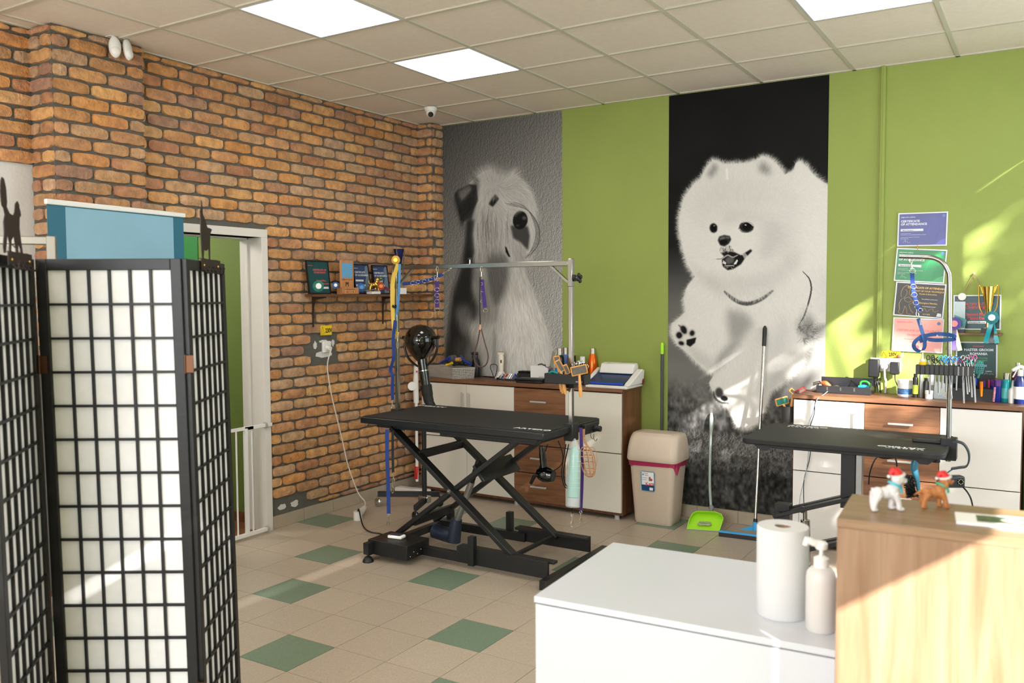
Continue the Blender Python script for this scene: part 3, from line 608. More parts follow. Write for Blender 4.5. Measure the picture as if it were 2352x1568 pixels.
# ------------------------------------------------------------------ sideboards
WALN = wood('walnut_board', sr(96,60,40), sr(146,98,66), 'x', 1.0); WALV = wood('walnut_side', sr(96,60,40), sr(140,92,62), 'z', 1.0)
OAKF = wood('oak_drawer_front', sr(112,72,46), sr(160,110,74), 'x', 1.3)
CRM = mat('cream_door', sr(222,216,202), .32); HAND = mat('satin_handle', sr(206,204,200), .42, .55)
def sideboard(x0, cols, top, label, mid):
    x1 = cols[-1]; y1 = -.012; y0 = -.36
    t = thing('sideboard', ((x0+x1)/2, -.19, 0), label, 'sideboard')
    b = MB(); b.box((x0,y0+.018,.03),(x0+.016,y1,top-.025)); b.box((x1-.016,y0+.018,.03),(x1,y1,top-.025)); b.box((x0+.016,y0+.03,.03),(x1-.016,y1,.055)); b.box((x0+.016,-.02,.055),(x1-.016,y1,top-.025))
    b.box((x0+.016,y0+.018,.03),(x1-.016,y0+.03,.05))
    b.build('body', WALV, t)
    b = MB(); b.box((x0-.004,y0-.008,top-.025),(x1+.004,y1+.004,top)); b.build('worktop', WALN, t, bevel=.002)
    for fx in (x0+.05, (x0+x1)/2, x1-.05): b = MB(); b.cyl((fx,-.33,0),(fx,-.33,.03),.02,.018); b.build('foot', GREYP, t, smooth=True)
    return t, y0
def front(t, nm, m, x0, x1, z0, z1, y0, handle=None):
    b = MB(); b.box((x0+.0015,y0,z0+.0015),(x1-.0015,y0+.017,z1-.0015)); o = b.build(nm, m, t, bevel=.0012)
    if handle:
        h = MB(); (a, c) = handle; a = Vector(a); c = Vector(c); d = (c-a).normalized()
        h.bar(a, c, .012, .008, up=(0,1,0)); n = Vector((0,1,0))
        for q in (a+d*.012, c-d*.012): h.bar(q, q+n*(y0-a.y), .008, .008)
        h.build('handle', HAND, o, bevel=.001)
    return o
t, y0 = sideboard(.185, [2.008], .957, 'long walnut and cream sideboard under the grey dog mural, beside the beige bin', 1)
xs = [.19, .643, 1.093, 1.543, 2.003]; yh = y0-.022
front(t, 'door', CRM, xs[0], xs[1], .488, .925, y0, ((.612,yh,.72),(.612,yh,.86))); front(t, 'door', CRM, xs[1], xs[2], .488, .925, y0, ((.676,yh,.72),(.676,yh,.86)))
front(t, 'door', CRM, xs[0], xs[1], .052, .484, y0); front(t, 'door', CRM, xs[1], xs[2], .052, .484, y0)
for k in range(4):
    z = .052+.2185*k; front(t, 'drawer', OAKF, xs[2], xs[3], z, z+.215, y0, ((1.25,yh,z+.118),(1.388,yh,z+.118)))
front(t, 'door', CRM, xs[3], xs[4], .488, .925, y0); front(t, 'door', CRM, xs[3], xs[4], .052, .484, y0)
TOP1 = .957
t, y0 = sideboard(3.212, [4.492], .99, 'sunlit walnut and white sideboard under the framed certificates', 1)
xs = [3.217, 3.646, 4.068, 4.488]
front(t, 'door', WHT, xs[0], xs[1], .50, .958, y0, ((3.60,yh,.73),(3.60,yh,.905))); front(t, 'door', WHT, xs[0], xs[1], .052, .497, y0)
for k in range(4):
    z = .052+.227*k; front(t, 'drawer', OAKF, xs[1], xs[2], z, z+.224, y0, ((3.785,yh,z+.112),(3.925,yh,z+.112)))
front(t, 'door', WHT, xs[2], xs[3], .50, .958, y0); front(t, 'door', WHT, xs[2], xs[3], .052, .497, y0)
TOP2 = .99
b = MB()
for z in (.02, .3, .58, .84): b.box((4.53,-.34,z),(5.1,-.015,z+.02))
b.box((4.52,-.34,0),(4.535,-.015,.86)); b.box((5.1,-.34,0),(5.115,-.015,.86)); b.box((4.535,-.02,.02),(5.1,-.012,.86))
tag(b.build('open_shelf_unit', BLKP), 'dark open shelf unit at the right edge beside the sunlit sideboard', 'shelf')
# ------------------------------------------------------------------ rotated frame helper
def rotM(c, deg, z=0): return Matrix.Translation((c[0], c[1], z)) @ Matrix.Rotation(RAD(deg), 4, 'Z')
# ------------------------------------------------------------------ hydraulic / electric grooming table, centre
TZ = .865; X0_, X1_, Y0_, Y1_ = .872, 2.225, -1.875, -1.165
t = thing('grooming_table', (1.55,-1.52,0), 'large black electric scissor lift grooming table with an overhead steel bar', 'grooming table')
b = MB(); b.box((X0_,Y0_,TZ-.042),(X1_,Y1_,TZ)); top = b.build('tabletop', BLKP, t, bevel=.006)
b = MB(); b.box((X0_+.012,Y0_+.012,TZ+.0002),(X1_-.012,Y1_-.012,TZ+.003)); b.build('rubber_mat', RUB, top, bevel=.002)
WTXT = mat('white_print', sr(225,225,225), .6)
text('printed_logo', 'ARTERO', .046, WTXT, top, frame_M((1.985,-1.80,TZ+.0032),(1,0.02,0),(0,1,0)), sx=1.35, bold=.0012)
text('printed_logo', 'ARTERO', .046, WTXT, top, frame_M((1.09,-1.235,TZ+.0032),(-1,0,0),(0,-1,0)), sx=1.35, bold=.0012)
b = MB(); b.box((X0_+.08,Y0_+.07,TZ-.07),(X1_-.08,Y0_+.11,TZ-.042)); b.box((X0_+.08,Y1_-.11,TZ-.07),(X1_-.08,Y1_-.07,TZ-.042)); b.box((1.45,-1.80,TZ-.085),(2.13,-1.24,TZ-.060)); b.box((X0_+.08,-1.77,TZ-.07),(X0_+.12,-1.24,TZ-.042)); b.build('top_frame', BLK, t, bevel=.002)
YN, YF = -1.79, -1.29
b = MB(); b.bar((1.07,YN,.80),(1.99,YN,.10),.028,.062,up=(0,1,0)); b.build('scissor_arm', BLK, t, bevel=.003)
b = MB(); b.bar((1.07,YF,.80),(1.99,YF,.10),.028,.062,up=(0,1,0)); b.build('scissor_arm', BLK, t, bevel=.003)
b = MB(); b.bar((1.06,YN+.042,.10),(1.99,YN+.042,.79),.028,.062,up=(0,1,0)); b.build('scissor_arm', BLK, t, bevel=.003)
b = MB(); b.bar((1.06,YF-.042,.10),(1.99,YF-.042,.79),.028,.062,up=(0,1,0)); b.build('scissor_arm', BLK, t, bevel=.003)
for a_, c_, w1, w2 in (((1.27,YN,.64),(1.27,YF,.64),.03,.05),((1.70,YN+.04,.56),(1.70,YF-.04,.56),.12,.02),((1.97,YN,.11),(1.97,YF,.11),.022,.022),((1.2,YN+.04,.20),(1.2,YF-.04,.20),.03,.05)):
    b = MB(); b.bar(a_, c_, w1, w2, up=(.74,0,.6) if w1 > .1 else (0,0,1)); b.build('cross_brace', BLK, t, bevel=.002)
for y in (YN-.02, YF+.02):
    b = MB(); b.cyl((1.53,y-.012,.448),(1.53,y+.012,.448),.014); b.sph((1.53,y-.014,.448),.008,6); b.build('pivot_bolt', STEEL, t, smooth=True)
# base
b = MB(); yb = YN-.03
b.box((1.02,yb-.02,.03),(1.74,yb+.02,.085)); b.box((1.60,yb-.022,.03),(2.23,yb+.0,.128)); b.box((1.60,yb-.0,.112),(2.26,yb+.045,.128)); b.build('base_rail', BLK, t, bevel=.002)
yb2 = YF+.03; b = MB(); b.box((1.02,yb2-.02,.03),(1.74,yb2+.02,.085)); b.box((1.68,yb2-.0,.03),(2.2,yb2+.022,.128)); b.box((1.68,yb2-.045,.112),(2.2,yb2+.0,.128)); b.build('base_rail', BLK, t, bevel=.002)
b = MB(); b.box((2.235,-1.945,.0),(2.28,-1.15,.055)); b.build('base_crossbar', BLK, t, bevel=.002)
b = MB(); b.box((1.02,-2.02,.03),(1.065,-1.12,.075)); b.build('base_crossbar', BLK, t, bevel=.002)
for (x, y) in ((1.72,YN-.06),(1.60,YF+.055)): b = MB(); b.box((x-.02,y-.02,.03),(x+.02,y+.02,.205)); b.build('stop_post', BLK, t, bevel=.002)
for (x, y) in ((1.075,-2.045),(1.045,-1.14)):
    b = MB(); b.box((x-.02,y-.02,.05),(x+.02,y+.02,.12)); b.cyl((x,y,.03),(x,y,.07),.008); b.lathe((x,y,0),[(.034,0),(.034,.01),(.022,.03),(.01,.036)]); b.build('levelling_foot', BLK, t, smooth=True)
# electric actuator
ACT = mat('actuator_navy', sr(38,46,64), .45); ALU = mat('grey_tube', sr(165,165,162), .35, .8)
b = MB(); b.cyl((1.22,-1.56,.10),(1.36,-1.56,.085),.048); b.cyl((1.37,-1.56,.055),(1.40,-1.56,.20),.05,.036); b.build('actuator_motor', ACT, t, smooth=True)
b = MB(); b.cyl((1.395,-1.56,.17),(1.52,-1.56,.455),.021); b.build('actuator_tube', ALU, t, smooth=True)
b = MB(); b.cyl((1.515,-1.56,.445),(1.575,-1.56,.60),.018); b.build('actuator_rod', BLK, t, smooth=True)
b = MB(); b.box((1.035,-2.0,.035),(1.345,-1.78,.125)); cb = b.build('control_box', BLK, t, bevel=.003)
for k in range(5): b = MB(); b.sph((1.346,-1.97+.035*k,.055+.02*(k%2)),.005,5); b.build('screw', STEEL, cb, smooth=True)
# overhead H bar
def sqpost(x, y, z0, z1, w_=.026): b = MB(); b.box((x-w_/2,y-w_/2,z0),(x+w_/2,y+w_/2,z1)); return b
XL, XR, YP, ZB = .892, 2.212, -1.52, 1.835
for x in (XL, XR): sqpost(x, YP, TZ-.07, ZB+.015).build('post', STEEL, t, bevel=.003)
for x in (XL, XR): sqpost(x, YP, ZB-.15, ZB+.012, .032).build('post_sleeve', STEEL, t, bevel=.003)
b = MB(); b.box((XL+.012,YP-.013,ZB-.026),(1.52,YP+.013,ZB+.0)); b.build('overhead_bar', STEEL, t, bevel=.003)
b = MB(); b.box((1.50,YP-.016,ZB-.028),(XR-.012,YP+.016,ZB+.003)); b.build('overhead_bar', STEEL, t, bevel=.003)
for x, s_ in ((XL,1),(XR,-1)): b = MB(); b.bar((x+s_*.012,YP,ZB-.13),(x+s_*.14,YP,ZB-.022),.016,.02,up=(0,1,0)); b.build('corner_brace', STEEL, t, bevel=.002)
b = MB(); b.cyl((1.49,YP,ZB),(1.49,YP,ZB+.03),.006); kb = b.build('thumb_screw', STEEL, t, smooth=True); b = MB(); b.lathe((1.49,YP,ZB+.026),[(.005,0),(.018,.003),(.018,.01),(.004,.012)]); b.build('knob', BLKP, kb, smooth=True)
b = MB(); b.cyl((XR+.012,YP,ZB-.10),(XR+.05,YP,ZB-.10),.006); kb = b.build('clamp_screw', STEEL, t, smooth=True)
b = MB()
for a in range(4): b.sph((XR+.055,YP+.018*math.cos(a*pi/2+.4),ZB-.10+.018*math.sin(a*pi/2+.4)),.014,8,(.7,1,1))
b.cyl((XR+.02,YP,ZB-.10),(XR+.03,YP,ZB-.10),.02); b.build('knob', BLKP, kb, smooth=True)
for x in (XL, XR): b = MB(); b.box((x-.03,YP-.04,TZ-.09),(x+.03,YP+.04,TZ+.012)); b.build('post_clamp', BLK, t, bevel=.004)
b = MB(); b.box((X1_+.001,-1.42,TZ-.07),(X1_+.03,-1.24,TZ-.01)); b.cyl((X1_+.03,-1.30,TZ-.045),(X1_+.075,-1.30,TZ-.045),.018); b.build('hook_rail', BLK, t, bevel=.003)
# ------------------------------------------------------------------ second grooming table, right
def T2(x, y, z): return rotM((3.682,-1.05), 1.2) @ Vector((x,y,z))
M2 = rotM((3.682,-1.05), 1.2)
Z2 = .85; hx, hy = .50, .335
t2 = thing('grooming_table', (3.68,-1.05,0), 'black grooming table with curved steel arm, in front of the sunlit sideboard', 'grooming table')
b = MB(M2); pts = []
for cx, cy, a0 in ((hx-.05,hy-.05,0),(-hx+.05,hy-.05,90),(-hx+.05,-hy+.05,180),(hx-.05,-hy+.05,270)):
    pts += [(cx+.05*math.cos(RAD(a0+k*22.5)), cy+.05*math.sin(RAD(a0+k*22.5))) for k in range(5)]
b.prism(pts, Z2-.028, Z2, 'xy'); top = b.build('tabletop', RUB, t2, bevel=.006)
text('printed_logo', 'ARTERO', .042, WTXT, top, M2 @ frame_M((.40,-.20,Z2+.0005),(-1,0,0),(0,-1,0)), sx=1.4, bold=.001); text('printed_logo', 'FLAMBEN', .026, WTXT, top, M2 @ frame_M((.40,-.262+.02,Z2+.0005),(-1,0,0),(0,-1,0)), sx=1.2, spacing=1.5)
text('printed_logo', 'ARTERO', .042, WTXT, top, M2 @ frame_M((-.38,.255,Z2+.0005),(1,0,0),(0,1,0)), sx=1.4, bold=.001); text('printed_logo', 'FLAMBEN', .026, WTXT, top, M2 @ frame_M((-.38,.22,Z2+.0005),(1,0,0),(0,1,0)), sx=1.2, spacing=1.5)
b = MB(M2); b.box((-.30,-.10,Z2-.07),(-.06,.22,Z2-.029)); b.box((-.42,.18,Z2-.06),(.42,.22,Z2-.029)); b.box((-.42,-.22,Z2-.06),(.42,-.18,Z2-.029)); b.build('top_frame', BLK, t2, bevel=.003)
for x, y in ((-.40,-.20),(.40,-.20),(-.40,.20),(.40,.20)): b = MB(M2); b.prism([(x-.07,Z2-.03),(x+.07,Z2-.03),(x+.02,Z2-.075),(x-.02,Z2-.075)], y-.03, y+.03, 'xz'); b.build('corner_gusset', BLK, t2)
b = MB(M2); b.box((-.03,-.035,.46),(.045,.035,Z2-.06)); b.build('column', BLK, t2, bevel=.003)
b = MB(M2); b.box((.047,-.032,.40),(.078,.032,Z2-.06)); b.build('column_strip', ALU, t2, bevel=.002)
for y in (-.05,.05):
    b = MB(M2); b.bar((.06,y,.535),(-.385,y,.375),.022,.055,up=(0,1,0)); b.build('leg_arm', BLK, t2, bevel=.003)
    b = MB(M2); b.bar((.40,y,.42),(-.22,y,.20),.022,.05,up=(0,1,0)); b.build('leg_arm', BLK, t2, bevel=.003)
for x, z in ((-.355,.386),(-.225,.432),(.035,.526)): b = MB(M2); b.cyl((x,-.072,z),(x,-.055,z),.018); b.build('pivot_bolt', BLKP, t2, smooth=True)
b = MB(M2); b.box((-.385,-.045,.0),(-.30,.038,.44)); b.build('lower_post', BLK, t2, bevel=.003)
b = MB(M2); b.box((-.46,-.25,.0),(-.40,.25,.05)); b.box((-.46,-.03,.0),(.46,.03,.04)); b.box((.40,-.25,0),(.46,.25,.05)); b.build('base_frame', BLK, t2, bevel=.003)
b = MB(M2); b.cyl((-.215,0,.10),(-.222,0,.36),.026); b.cyl((-.222,0,.36),(-.225,0,.43),.012); b.box((-.24,-.03,.04),(-.17,.03,.10)); b.build('gas_cylinder', STEEL, t2, smooth=True)
# arm of the second table: post px 2180, bend to the left
pA = at(2181,905,y=-1.03); XA = pA.x
cps = [at(2181,q,y=-1.03) for q in (960,800,650)]+[at(2177,622,y=-1.03),at(2165,603,y=-1.03),at(2147,593,y=-1.03),at(2125,590,y=-1.03),at(2095,589,y=-1.03),at(2066,588,y=-1.03)]
b = MB(); b.tube([Vector((XA,-1.03,Z2-.09)), Vector((XA,-1.03,1.2))]+smoothpts(cps[1:], 5), .0125, 10); b.build('arm_post', STEEL, t2, smooth=True)
b = MB(); b.box((XA-.035,-1.07,Z2-.08),(XA+.04,-.99,Z2+.035)); b.box((XA-.17,-1.06,Z2+.002),(XA-.03,-1.035,Z2+.02)); b.cyl((XA-.05,-1.1,Z2-.09),(XA-.05,-1.1,Z2-.055),.02); b.build('arm_clamp', BLKP, t2, bevel=.004)
# ------------------------------------------------------------------ folding shoji screen (three panels)
SBLK = mat('black_stained_wood', sr(9,8,9), .5, 0, .08, 60); RICE = mat('rice_paper', sr(230,228,228), .9, 0, .15, 25, .025, 30)
def tilt(p, z0=1.757, k=.017): return p
def panel(t, A, B, nm_stile=.034, rows=15, cols=6, side=1):
    """A,B: (x,y) ends. local u from A to B"""
    A = Vector((A[0],A[1],0)); B = Vector((B[0],B[1],0)); u = (B-A); L = u.length; u.normalize(); n = Vector((u.y,-u.x,0)); Z = 1.757
    sx = RT.copy(); sx.z = 0; sx.normalize()
    M = Matrix(((u.x,n.x,-sx.x*.017,A.x+sx.x*.017*Z),(u.y,n.y,-sx.y*.017,A.y+sx.y*.017*Z),(0,0,1,0),(0,0,0,1)))
    f = MB(M); th = .011
    f.box((0,-th,0),(.034,th,Z)); f.box((L-.034,-th,0),(L,th,Z)); f.box((.034,-th,Z-.036),(L-.034,th,Z)); f.box((.034,-th,.05),(L-.034,th,.09))
    o = f.build('panel_frame', SBLK, t, bevel=.002)
    g = MB(M); z0 = .09; z1 = Z-.036; w_ = L-.068
    for i in range(1, cols): x = .034+w_*i/cols; g.box((x-.004,.001,z0),(x+.004,.0095,z1))
    for j in range(1, rows): z = z1-(z1-z0)*j/rows; g.box((.034,.0015,z-.004),(L-.034,.010,z+.004))
    g.build('lattice', SBLK, o)
    p = MB(M); p.box((.034,-.003,z0),(L-.034,.0,z1)); p.build('paper', RICE, o)
    g = MB(M)
    for i in range(1, cols): x = .034+w_*i/cols; g.box((x-.004,-.0115,z0),(x+.004,-.0035,z1))
    for j in range(1, rows): z = z1-(z1-z0)*j/rows; g.box((.034,-.012,z-.004),(L-.034,-.0035,z+.004))
    g.build('rear_lattice', SBLK, o)
    return M, L
P12 = at(84,593,d=2.756); P23 = at(417,586,d=2.76); P3 = at(504,606,d=3.2); P1 = at(-30,574,d=2.30)
t = thing('folding_screen', ((P12.x+P23.x)/2,(P12.y+P23.y)/2,0), 'black wooden folding screen with white paper panels in the left foreground', 'folding screen')
d = (P23-P12).normalized()
ML = panel(t, P12, P23)
e3 = (P3-P23); e3.z = 0; e3.normalize(); off = Vector((d.x,d.y,0)).normalized()*.004
M3 = panel(t, P23+off, P23+off+e3*.455)
e1 = (P1-P12); e1.z = 0; e1.normalize(); q1 = P12-Vector((d.x,d.y,0)).normalized()*.02
M1 = panel(t, q1+e1*.455, q1)
HING = mat('aged_brass', sr(96,66,48), .45, .9)
for P_, sg in ((P23,1),(P12,-1)):
    for z in (1.42, .35):
        c_ = Vector((P_.x,P_.y,0))+off*.5*(1 if sg > 0 else -1)+RT*(.017*(1.757-z)); nrm = -Vector((fwd.x,fwd.y,0)).normalized()*.013
        b = MB(); q = c_+nrm; b.cyl((q.x,q.y,z-.03),(q.x,q.y,z+.03),.004)
        b.cbox((q.x+RT.x*.014,q.y+RT.y*.014,z),(.026,.002,.055),rot=(0,0,YAW)); b.build('hinge', HING, t)
# metal dog hooks standing on the screen tops
IRON = mat('dark_brown_iron', sr(52,42,38), .5, .6)
def dog_hook(outline, org, Mx, label, flat):
    b = MB(Mx); b.prism(outline, -.0015, .0015, 'xz'); h = thing('coat_hook_rack', org, label, 'coat hook')
    b.build('dog_silhouette', IRON, h)
    b = MB(Mx); b.box((-.115,-.0165,-.036),(.115,-.0135,.0045)); b.box((-.10,-.0165,0.0035),(-.07,.0005,.0055)); b.box((.05,-.0165,0.0035),(.08,.0005,.0055)); b.build('mounting_bar', IRON, h)
    for k in range(5):
        b = MB(Mx); x = -.09+.045*k; b.tube(smoothpts([(x,-.016,-.03),(x,-.03,-.045),(x,-.035,-.035),(x,-.036,-.025)],4),.0025,6); b.sph((x,-.036,-.024),.004,5); b.build('hook', IRON, h, smooth=True)
    for x in (-.09,.08): b = MB(Mx); b.sph((x,-.0175,-.018),.004,6); b.build('screw', GOLD, h, smooth=True)
poodle = [(-.095,0),(-.085,.0),(-.07,.05),(-.06,.09),(-.045,.05),(-.05,0),(-.035,0),(-.025,.06),(.0,.085),(.015,.03),(.012,.0),(.03,0),(.04,.06),(.06,.03),(.06,0),(.085,0),(.07,.05),(.055,.12),(.06,.17),(.075,.18),(.07,.20),(.06,.215),(.062,.225),(.045,.24),(.025,.225),(.02,.20),(.015,.185),(.0,.17),(-.035,.175),(-.06,.20),(-.055,.22),(-.06,.28),(-.075,.315),(-.09,.32),(-.105,.30),(-.11,.255),(-.105,.215),(-.10,.20),(-.085,.19),(-.075,.165),(-.09,.13),(-.088,.08),(-.10,.03)]
poodle = [(x*1.0, z*.66) for x, z in poodle]
pc = at(33,583,d=2.51); dm = Vector((d.x,d.y,0)).normalized()
dog_hook(poodle, (pc.x,pc.y,1.76), Matrix(((-e1.x,-e1.y*-1,0,pc.x),(-e1.y,e1.x*-1,0,pc.y),(0,0,1,1.760),(0,0,0,1))) , 'poodle shaped dark metal hook rack on the left end of the folding screen', 1)
scot = [(-.075,0),(-.06,.0),(-.05,.04),(-.045,.075),(.0,.07),(.045,.09),(.05,.05),(.055,0),(.07,0),(.075,.06),(.075,.14),(.08,.19),(.12,.23),(.08,.235),(.03,.235),(-.03,.30),(-.055,.32),(-.055,.36),(-.07,.41),(-.078,.36),(-.1,.33),(-.095,.27),(-.10,.20),(-.09,.10)]
scot = [(x*.62, z*.5) for x, z in scot]
p3 = at(474,597,d=3.02)
dog_hook(scot, (p3.x,p3.y,1.76), Matrix(((e3.x,e3.y*-1,0,p3.x),(e3.y,e3.x,0,p3.y),(0,0,1,1.760),(0,0,0,1))), 'long-necked dog shaped dark metal hook rack on the right end of the folding screen', 1)
# roll-up banner behind
t = thing('roll_up_banner', (.33,-3.13,0), 'pale blue roll-up banner with dark teal edges standing behind the folding screen', 'banner')
A = at(107,469,x=.42); B = at(420,498,x=.34); A = Vector((A.x,A.y,0)); B = Vector((B.x,B.y,0)); u = (B-A); L = u.length; u.normalize(); nM = Matrix(((u.x,-u.y,0,A.x),(u.y,u.x,0,A.y),(0,0,1,0),(0,0,0,1)))
zt = at(260,484,x=.38).z
TEAL = mat('teal_print', sr(36,100,122), .5); LBL = mat('pale_blue_print', sr(130,172,192), .45, var=.05, vscale=3)
b = MB(nM); b.box((0,-.003,.10),(L,0,zt)); sh_ = b.build('printed_sheet', TEAL, t)
b = MB(nM); b.box((.098,-.0042,.12),(L-.075,-.0032,zt-.005)); b.build('pale_panel', LBL, sh_)
b = MB(nM); b.box((-.008,-.012,zt),(L+.012,.010,zt+.026)); b.build('top_rail', mat('white_aluminium', sr(225,225,222), .3), t, bevel=.004)
b = MB(nM); b.box((-.01,-.05,0),(L+.01,.05,.10)); b.cyl((L/2,.02,.1),(L/2,.02,zt),.008); b.build('base_cassette', STEEL, t, bevel=.006)
# steel frame of another grooming arm, left edge
t = thing('grooming_arm_frame', (at(60,548,d=2.9).x, at(60,548,d=2.9).y, 0), 'square steel grooming arm frame at the left edge in front of the white wall', 'grooming arm')
a0 = at(-80,544,d=2.86); a1 = at(118,553,d=2.95); tube_c = mat('worn_steel', sr(140,134,124), .45, .9)
dd = (a1-a0); dd.z = 0; dd.normalize(); zz = a1.z
b = MB(); b.bar((a0.x,a0.y,zz),(a1.x,a1.y,zz),.028,.028); b.build('crossbar', tube_c, t, bevel=.003)
b = MB(); b.bar((a1.x,a1.y,.02),(a1.x,a1.y,zz+.016),.03,.03,up=(dd.x,dd.y,0)); b.build('post', tube_c, t, bevel=.003)
b = MB(); b.bar((a1.x-dd.x*.01,a1.y-dd.y*.01,zz-.17),(a1.x-dd.x*.13,a1.y-dd.y*.13,zz-.01),.016,.022,up=(-dd.y,dd.x,0)); b.build('corner_brace', tube_c, t, bevel=.002)
b = MB(); b.bar((a1.x-.3,a1.y-.1,.02),(a1.x+.3,a1.y+.1,.02),.05,.04); b.build('foot', BLK, t)
# ------------------------------------------------------------------ baby gate in the doorway
t = thing('safety_gate', (.0,-2.2,0), 'white metal safety gate in the doorway of the green hall', 'safety gate')
gx = .035
pz = lambda px,py: at(px,py,x=gx)
yR = at(590,1100,x=gx).y; y1_ = at(566,1100,x=gx).y; y2_ = at(580,1100,x=gx).y; zt = at(580,981,x=gx).z
b = MB(); b.bar((gx,y1_,.04),(gx,y1_,zt),.024,.024,up=(0,1,0)); b.bar((gx,y2_-.0,.04),(gx,y2_,zt-.02),.01,.01,up=(0,1,0)); b.bar((gx,y1_-.012,zt),(gx,DY1-.012,zt),.02,.024); b.bar((gx,DY0+.06,.028),(gx,DY1-.06,.028),.024,.024)
b.build('side_frame', WPL, t, bevel=.002)
for z in (zt, .03): b = MB(); b.cyl((gx,DY1-.07,z),(gx,DY1-.056,z),.016); b.cyl((gx,DY1-.075,z),(gx,DY1-.066,z),.021); b.build('pressure_knob', GREYP, t, smooth=True)
b = MB()
for k in range(6): b.cyl((gx,DY0+.10+.09*k,.04),(gx,DY0+.10+.09*k,zt),.006)
b.bar((gx,DY0+.07,zt),(gx,DY0+.60,zt),.02,.02); b.build('gate_bars', WPL, t)
# ------------------------------------------------------------------ foreground: white cabinet, paper roll, pump bottle, counter
cx0, cy0, cx1, cy1 = 3.41, -3.985, 4.42, -3.39; cz = .80
Mc = rotM((cx0,cy0), 3.5)
t = thing('storage_cabinet', (3.8,-3.7,0), 'plain white cabinet in the foreground carrying the paper roll', 'cabinet')
WLM = mat('white_laminate', sr(200,202,207), .35, 0, .02, 200)
b = MB(Mc); KZ = 1.145; k0 = at(1923,1190,z=KZ); w_ = (Mc.inverted() @ Vector((k0.x,k0.y,0))).x-.003; dp = .585
b.box((0,.012,.05),(.016,dp,cz-.019)); b.box((w_-.016,.012,.05),(w_,dp,cz-.019)); b.box((.016,dp-.01,.05),(w_-.016,dp,cz-.019)); b.box((.016,.012,.05),(w_-.016,dp-.01,.066)); b.build('body', WLM, t, bevel=.001)
b = MB(Mc); b.box((-.002,-.006,cz-.018),(w_+.002,dp,cz)); b.build('top', WLM, t, bevel=.0015)
b = MB(Mc)
b.box((.002,-.004,.41),(w_-.002,.012,cz-.022)); b.build('drawer_front', WLM, t, bevel=.001)
b = MB(Mc); b.box((.002,-.004,.06),(w_-.002,.012,.405)); b.build('drawer_front', WLM, t, bevel=.001)
b = MB(Mc); b.box((.03,.03,0),(w_-.03,dp-.02,.05)); b.build('plinth', WLM, t)
rp = at(1796,1408,z=cz); r_ = .0655; hgt = .232
t = thing('paper_towel_roll', (rp.x,rp.y,cz), 'thick white paper towel roll standing on the white cabinet', 'paper roll')
PT = mat('towel_paper', sr(208,206,206), .9, 0, .12, 400)
b = MB(); b.lathe((rp.x,rp.y,cz+.0005), [(.021,0),(r_-.002,0),(r_,.003),(r_,hgt-.003),(r_-.002,hgt),(.021,hgt),(.021,0)], 64); b.build('paper', PT, t, smooth=True)
b = MB(); b.lathe((rp.x,rp.y,cz+.0005), [(.0185,.002),(.0208,.002),(.0208,hgt-.003),(.0185,hgt-.003),(.0185,.002)], 32); b.build('cardboard_core', mat('cardboard', sr(150,120,96), .9), t, smooth=True)
bp = at(1884,1446,z=cz)
t = thing('pump_bottle', (bp.x,bp.y,cz), 'white plastic pump bottle between the paper roll and the oak counter', 'bottle')
BWH = mat('milky_plastic', sr(206,200,194), .4)
b = MB(); b.lathe((bp.x,bp.y,cz+.0005), [(.0,0),(.033,0),(.036,.004),(.036,.13),(.034,.145),(.026,.156),(.017,.160)], 40); b.build('bottle_body', BWH, t, smooth=True)
b = MB(); b.lathe((bp.x,bp.y,cz+.158), [(.018,0),(.018,.024),(.012,.027),(.008,.030)], 32); b.build('screw_collar', WPL, t, smooth=True)
b = MB(); b.cyl((bp.x,bp.y,cz+.185),(bp.x,bp.y,cz+.206),.005); b.lathe((bp.x,bp.y,cz+.204), [(.013,0),(.015,.004),(.015,.014),(.010,.019)], 24); b.tube(smoothpts([(bp.x,bp.y,cz+.217),(bp.x-.018,bp.y-.010,cz+.220),(bp.x-.030,bp.y-.014,cz+.229)],4)+[Vector((bp.x-.036,bp.y-.016,cz+.212))],[.009]*8+[.0085,.007],10); b.build('pump_head', WPL, t, smooth=True)
# reception counter
OAK = wood('light_oak_vertical', sr(134,96,68), sr(168,134,106), 'z', 1.0, .4); OAKH = wood('light_oak_top', sr(134,102,74), sr(166,132,100), 'x', 1.0, .4)
KZ = 1.145; k0 = at(1923,1190,z=KZ); Mk = rotM((k0.x,k0.y), 3.5)
t = thing('reception_counter', (4.7,-3.9,0), 'light oak reception counter with a sunlit front at the lower right', 'counter')
b = MB(Mk); b.box((0,0,.0),(.8,.018,KZ-.02)); b.box((0,.018,0),(.018,.26,KZ-.02)); b.box((.782,.018,0),(.8,.26,KZ-.02)); b.box((.018,.24,.3),(.782,.258,KZ-.02)); b.build('front_panel', OAK, t, bevel=.001)
b = MB(Mk); b.box((-.001,-.001,KZ-.0195),(.801,.262,KZ)); b.build('top', OAKH, t, bevel=.001)
# card / framed note on counter
cA = at(2193,1196,z=KZ+.002)
b = MB(rotM((cA.x+.15,cA.y+.03), 7)); ct = thing('picture_card', (cA.x+.1,cA.y,KZ), 'white bordered picture card lying on the right end of the oak counter', 'card')
b.box((-.15,-.03,KZ+.0006),(.12,.06,KZ+.006)); cb = b.build('card', PAPER, ct)
b = MB(rotM((cA.x+.15,cA.y+.03), 7)); b.box((-.11,-.012,KZ+.0062),(.03,.042,KZ+.0072)); b.build('printed_picture', mat('green_photo_print', sr(66,84,58), .4, var=.8, vscale=50), cb)
b = MB(rotM((cA.x+.15,cA.y+.03), 7)); b.sph((-.04,.014,KZ+.0072),.016,8,(1.6,.8,.06)); b.build('printed_figure', mat('cream_print', sr(222,214,190), .5), cb)
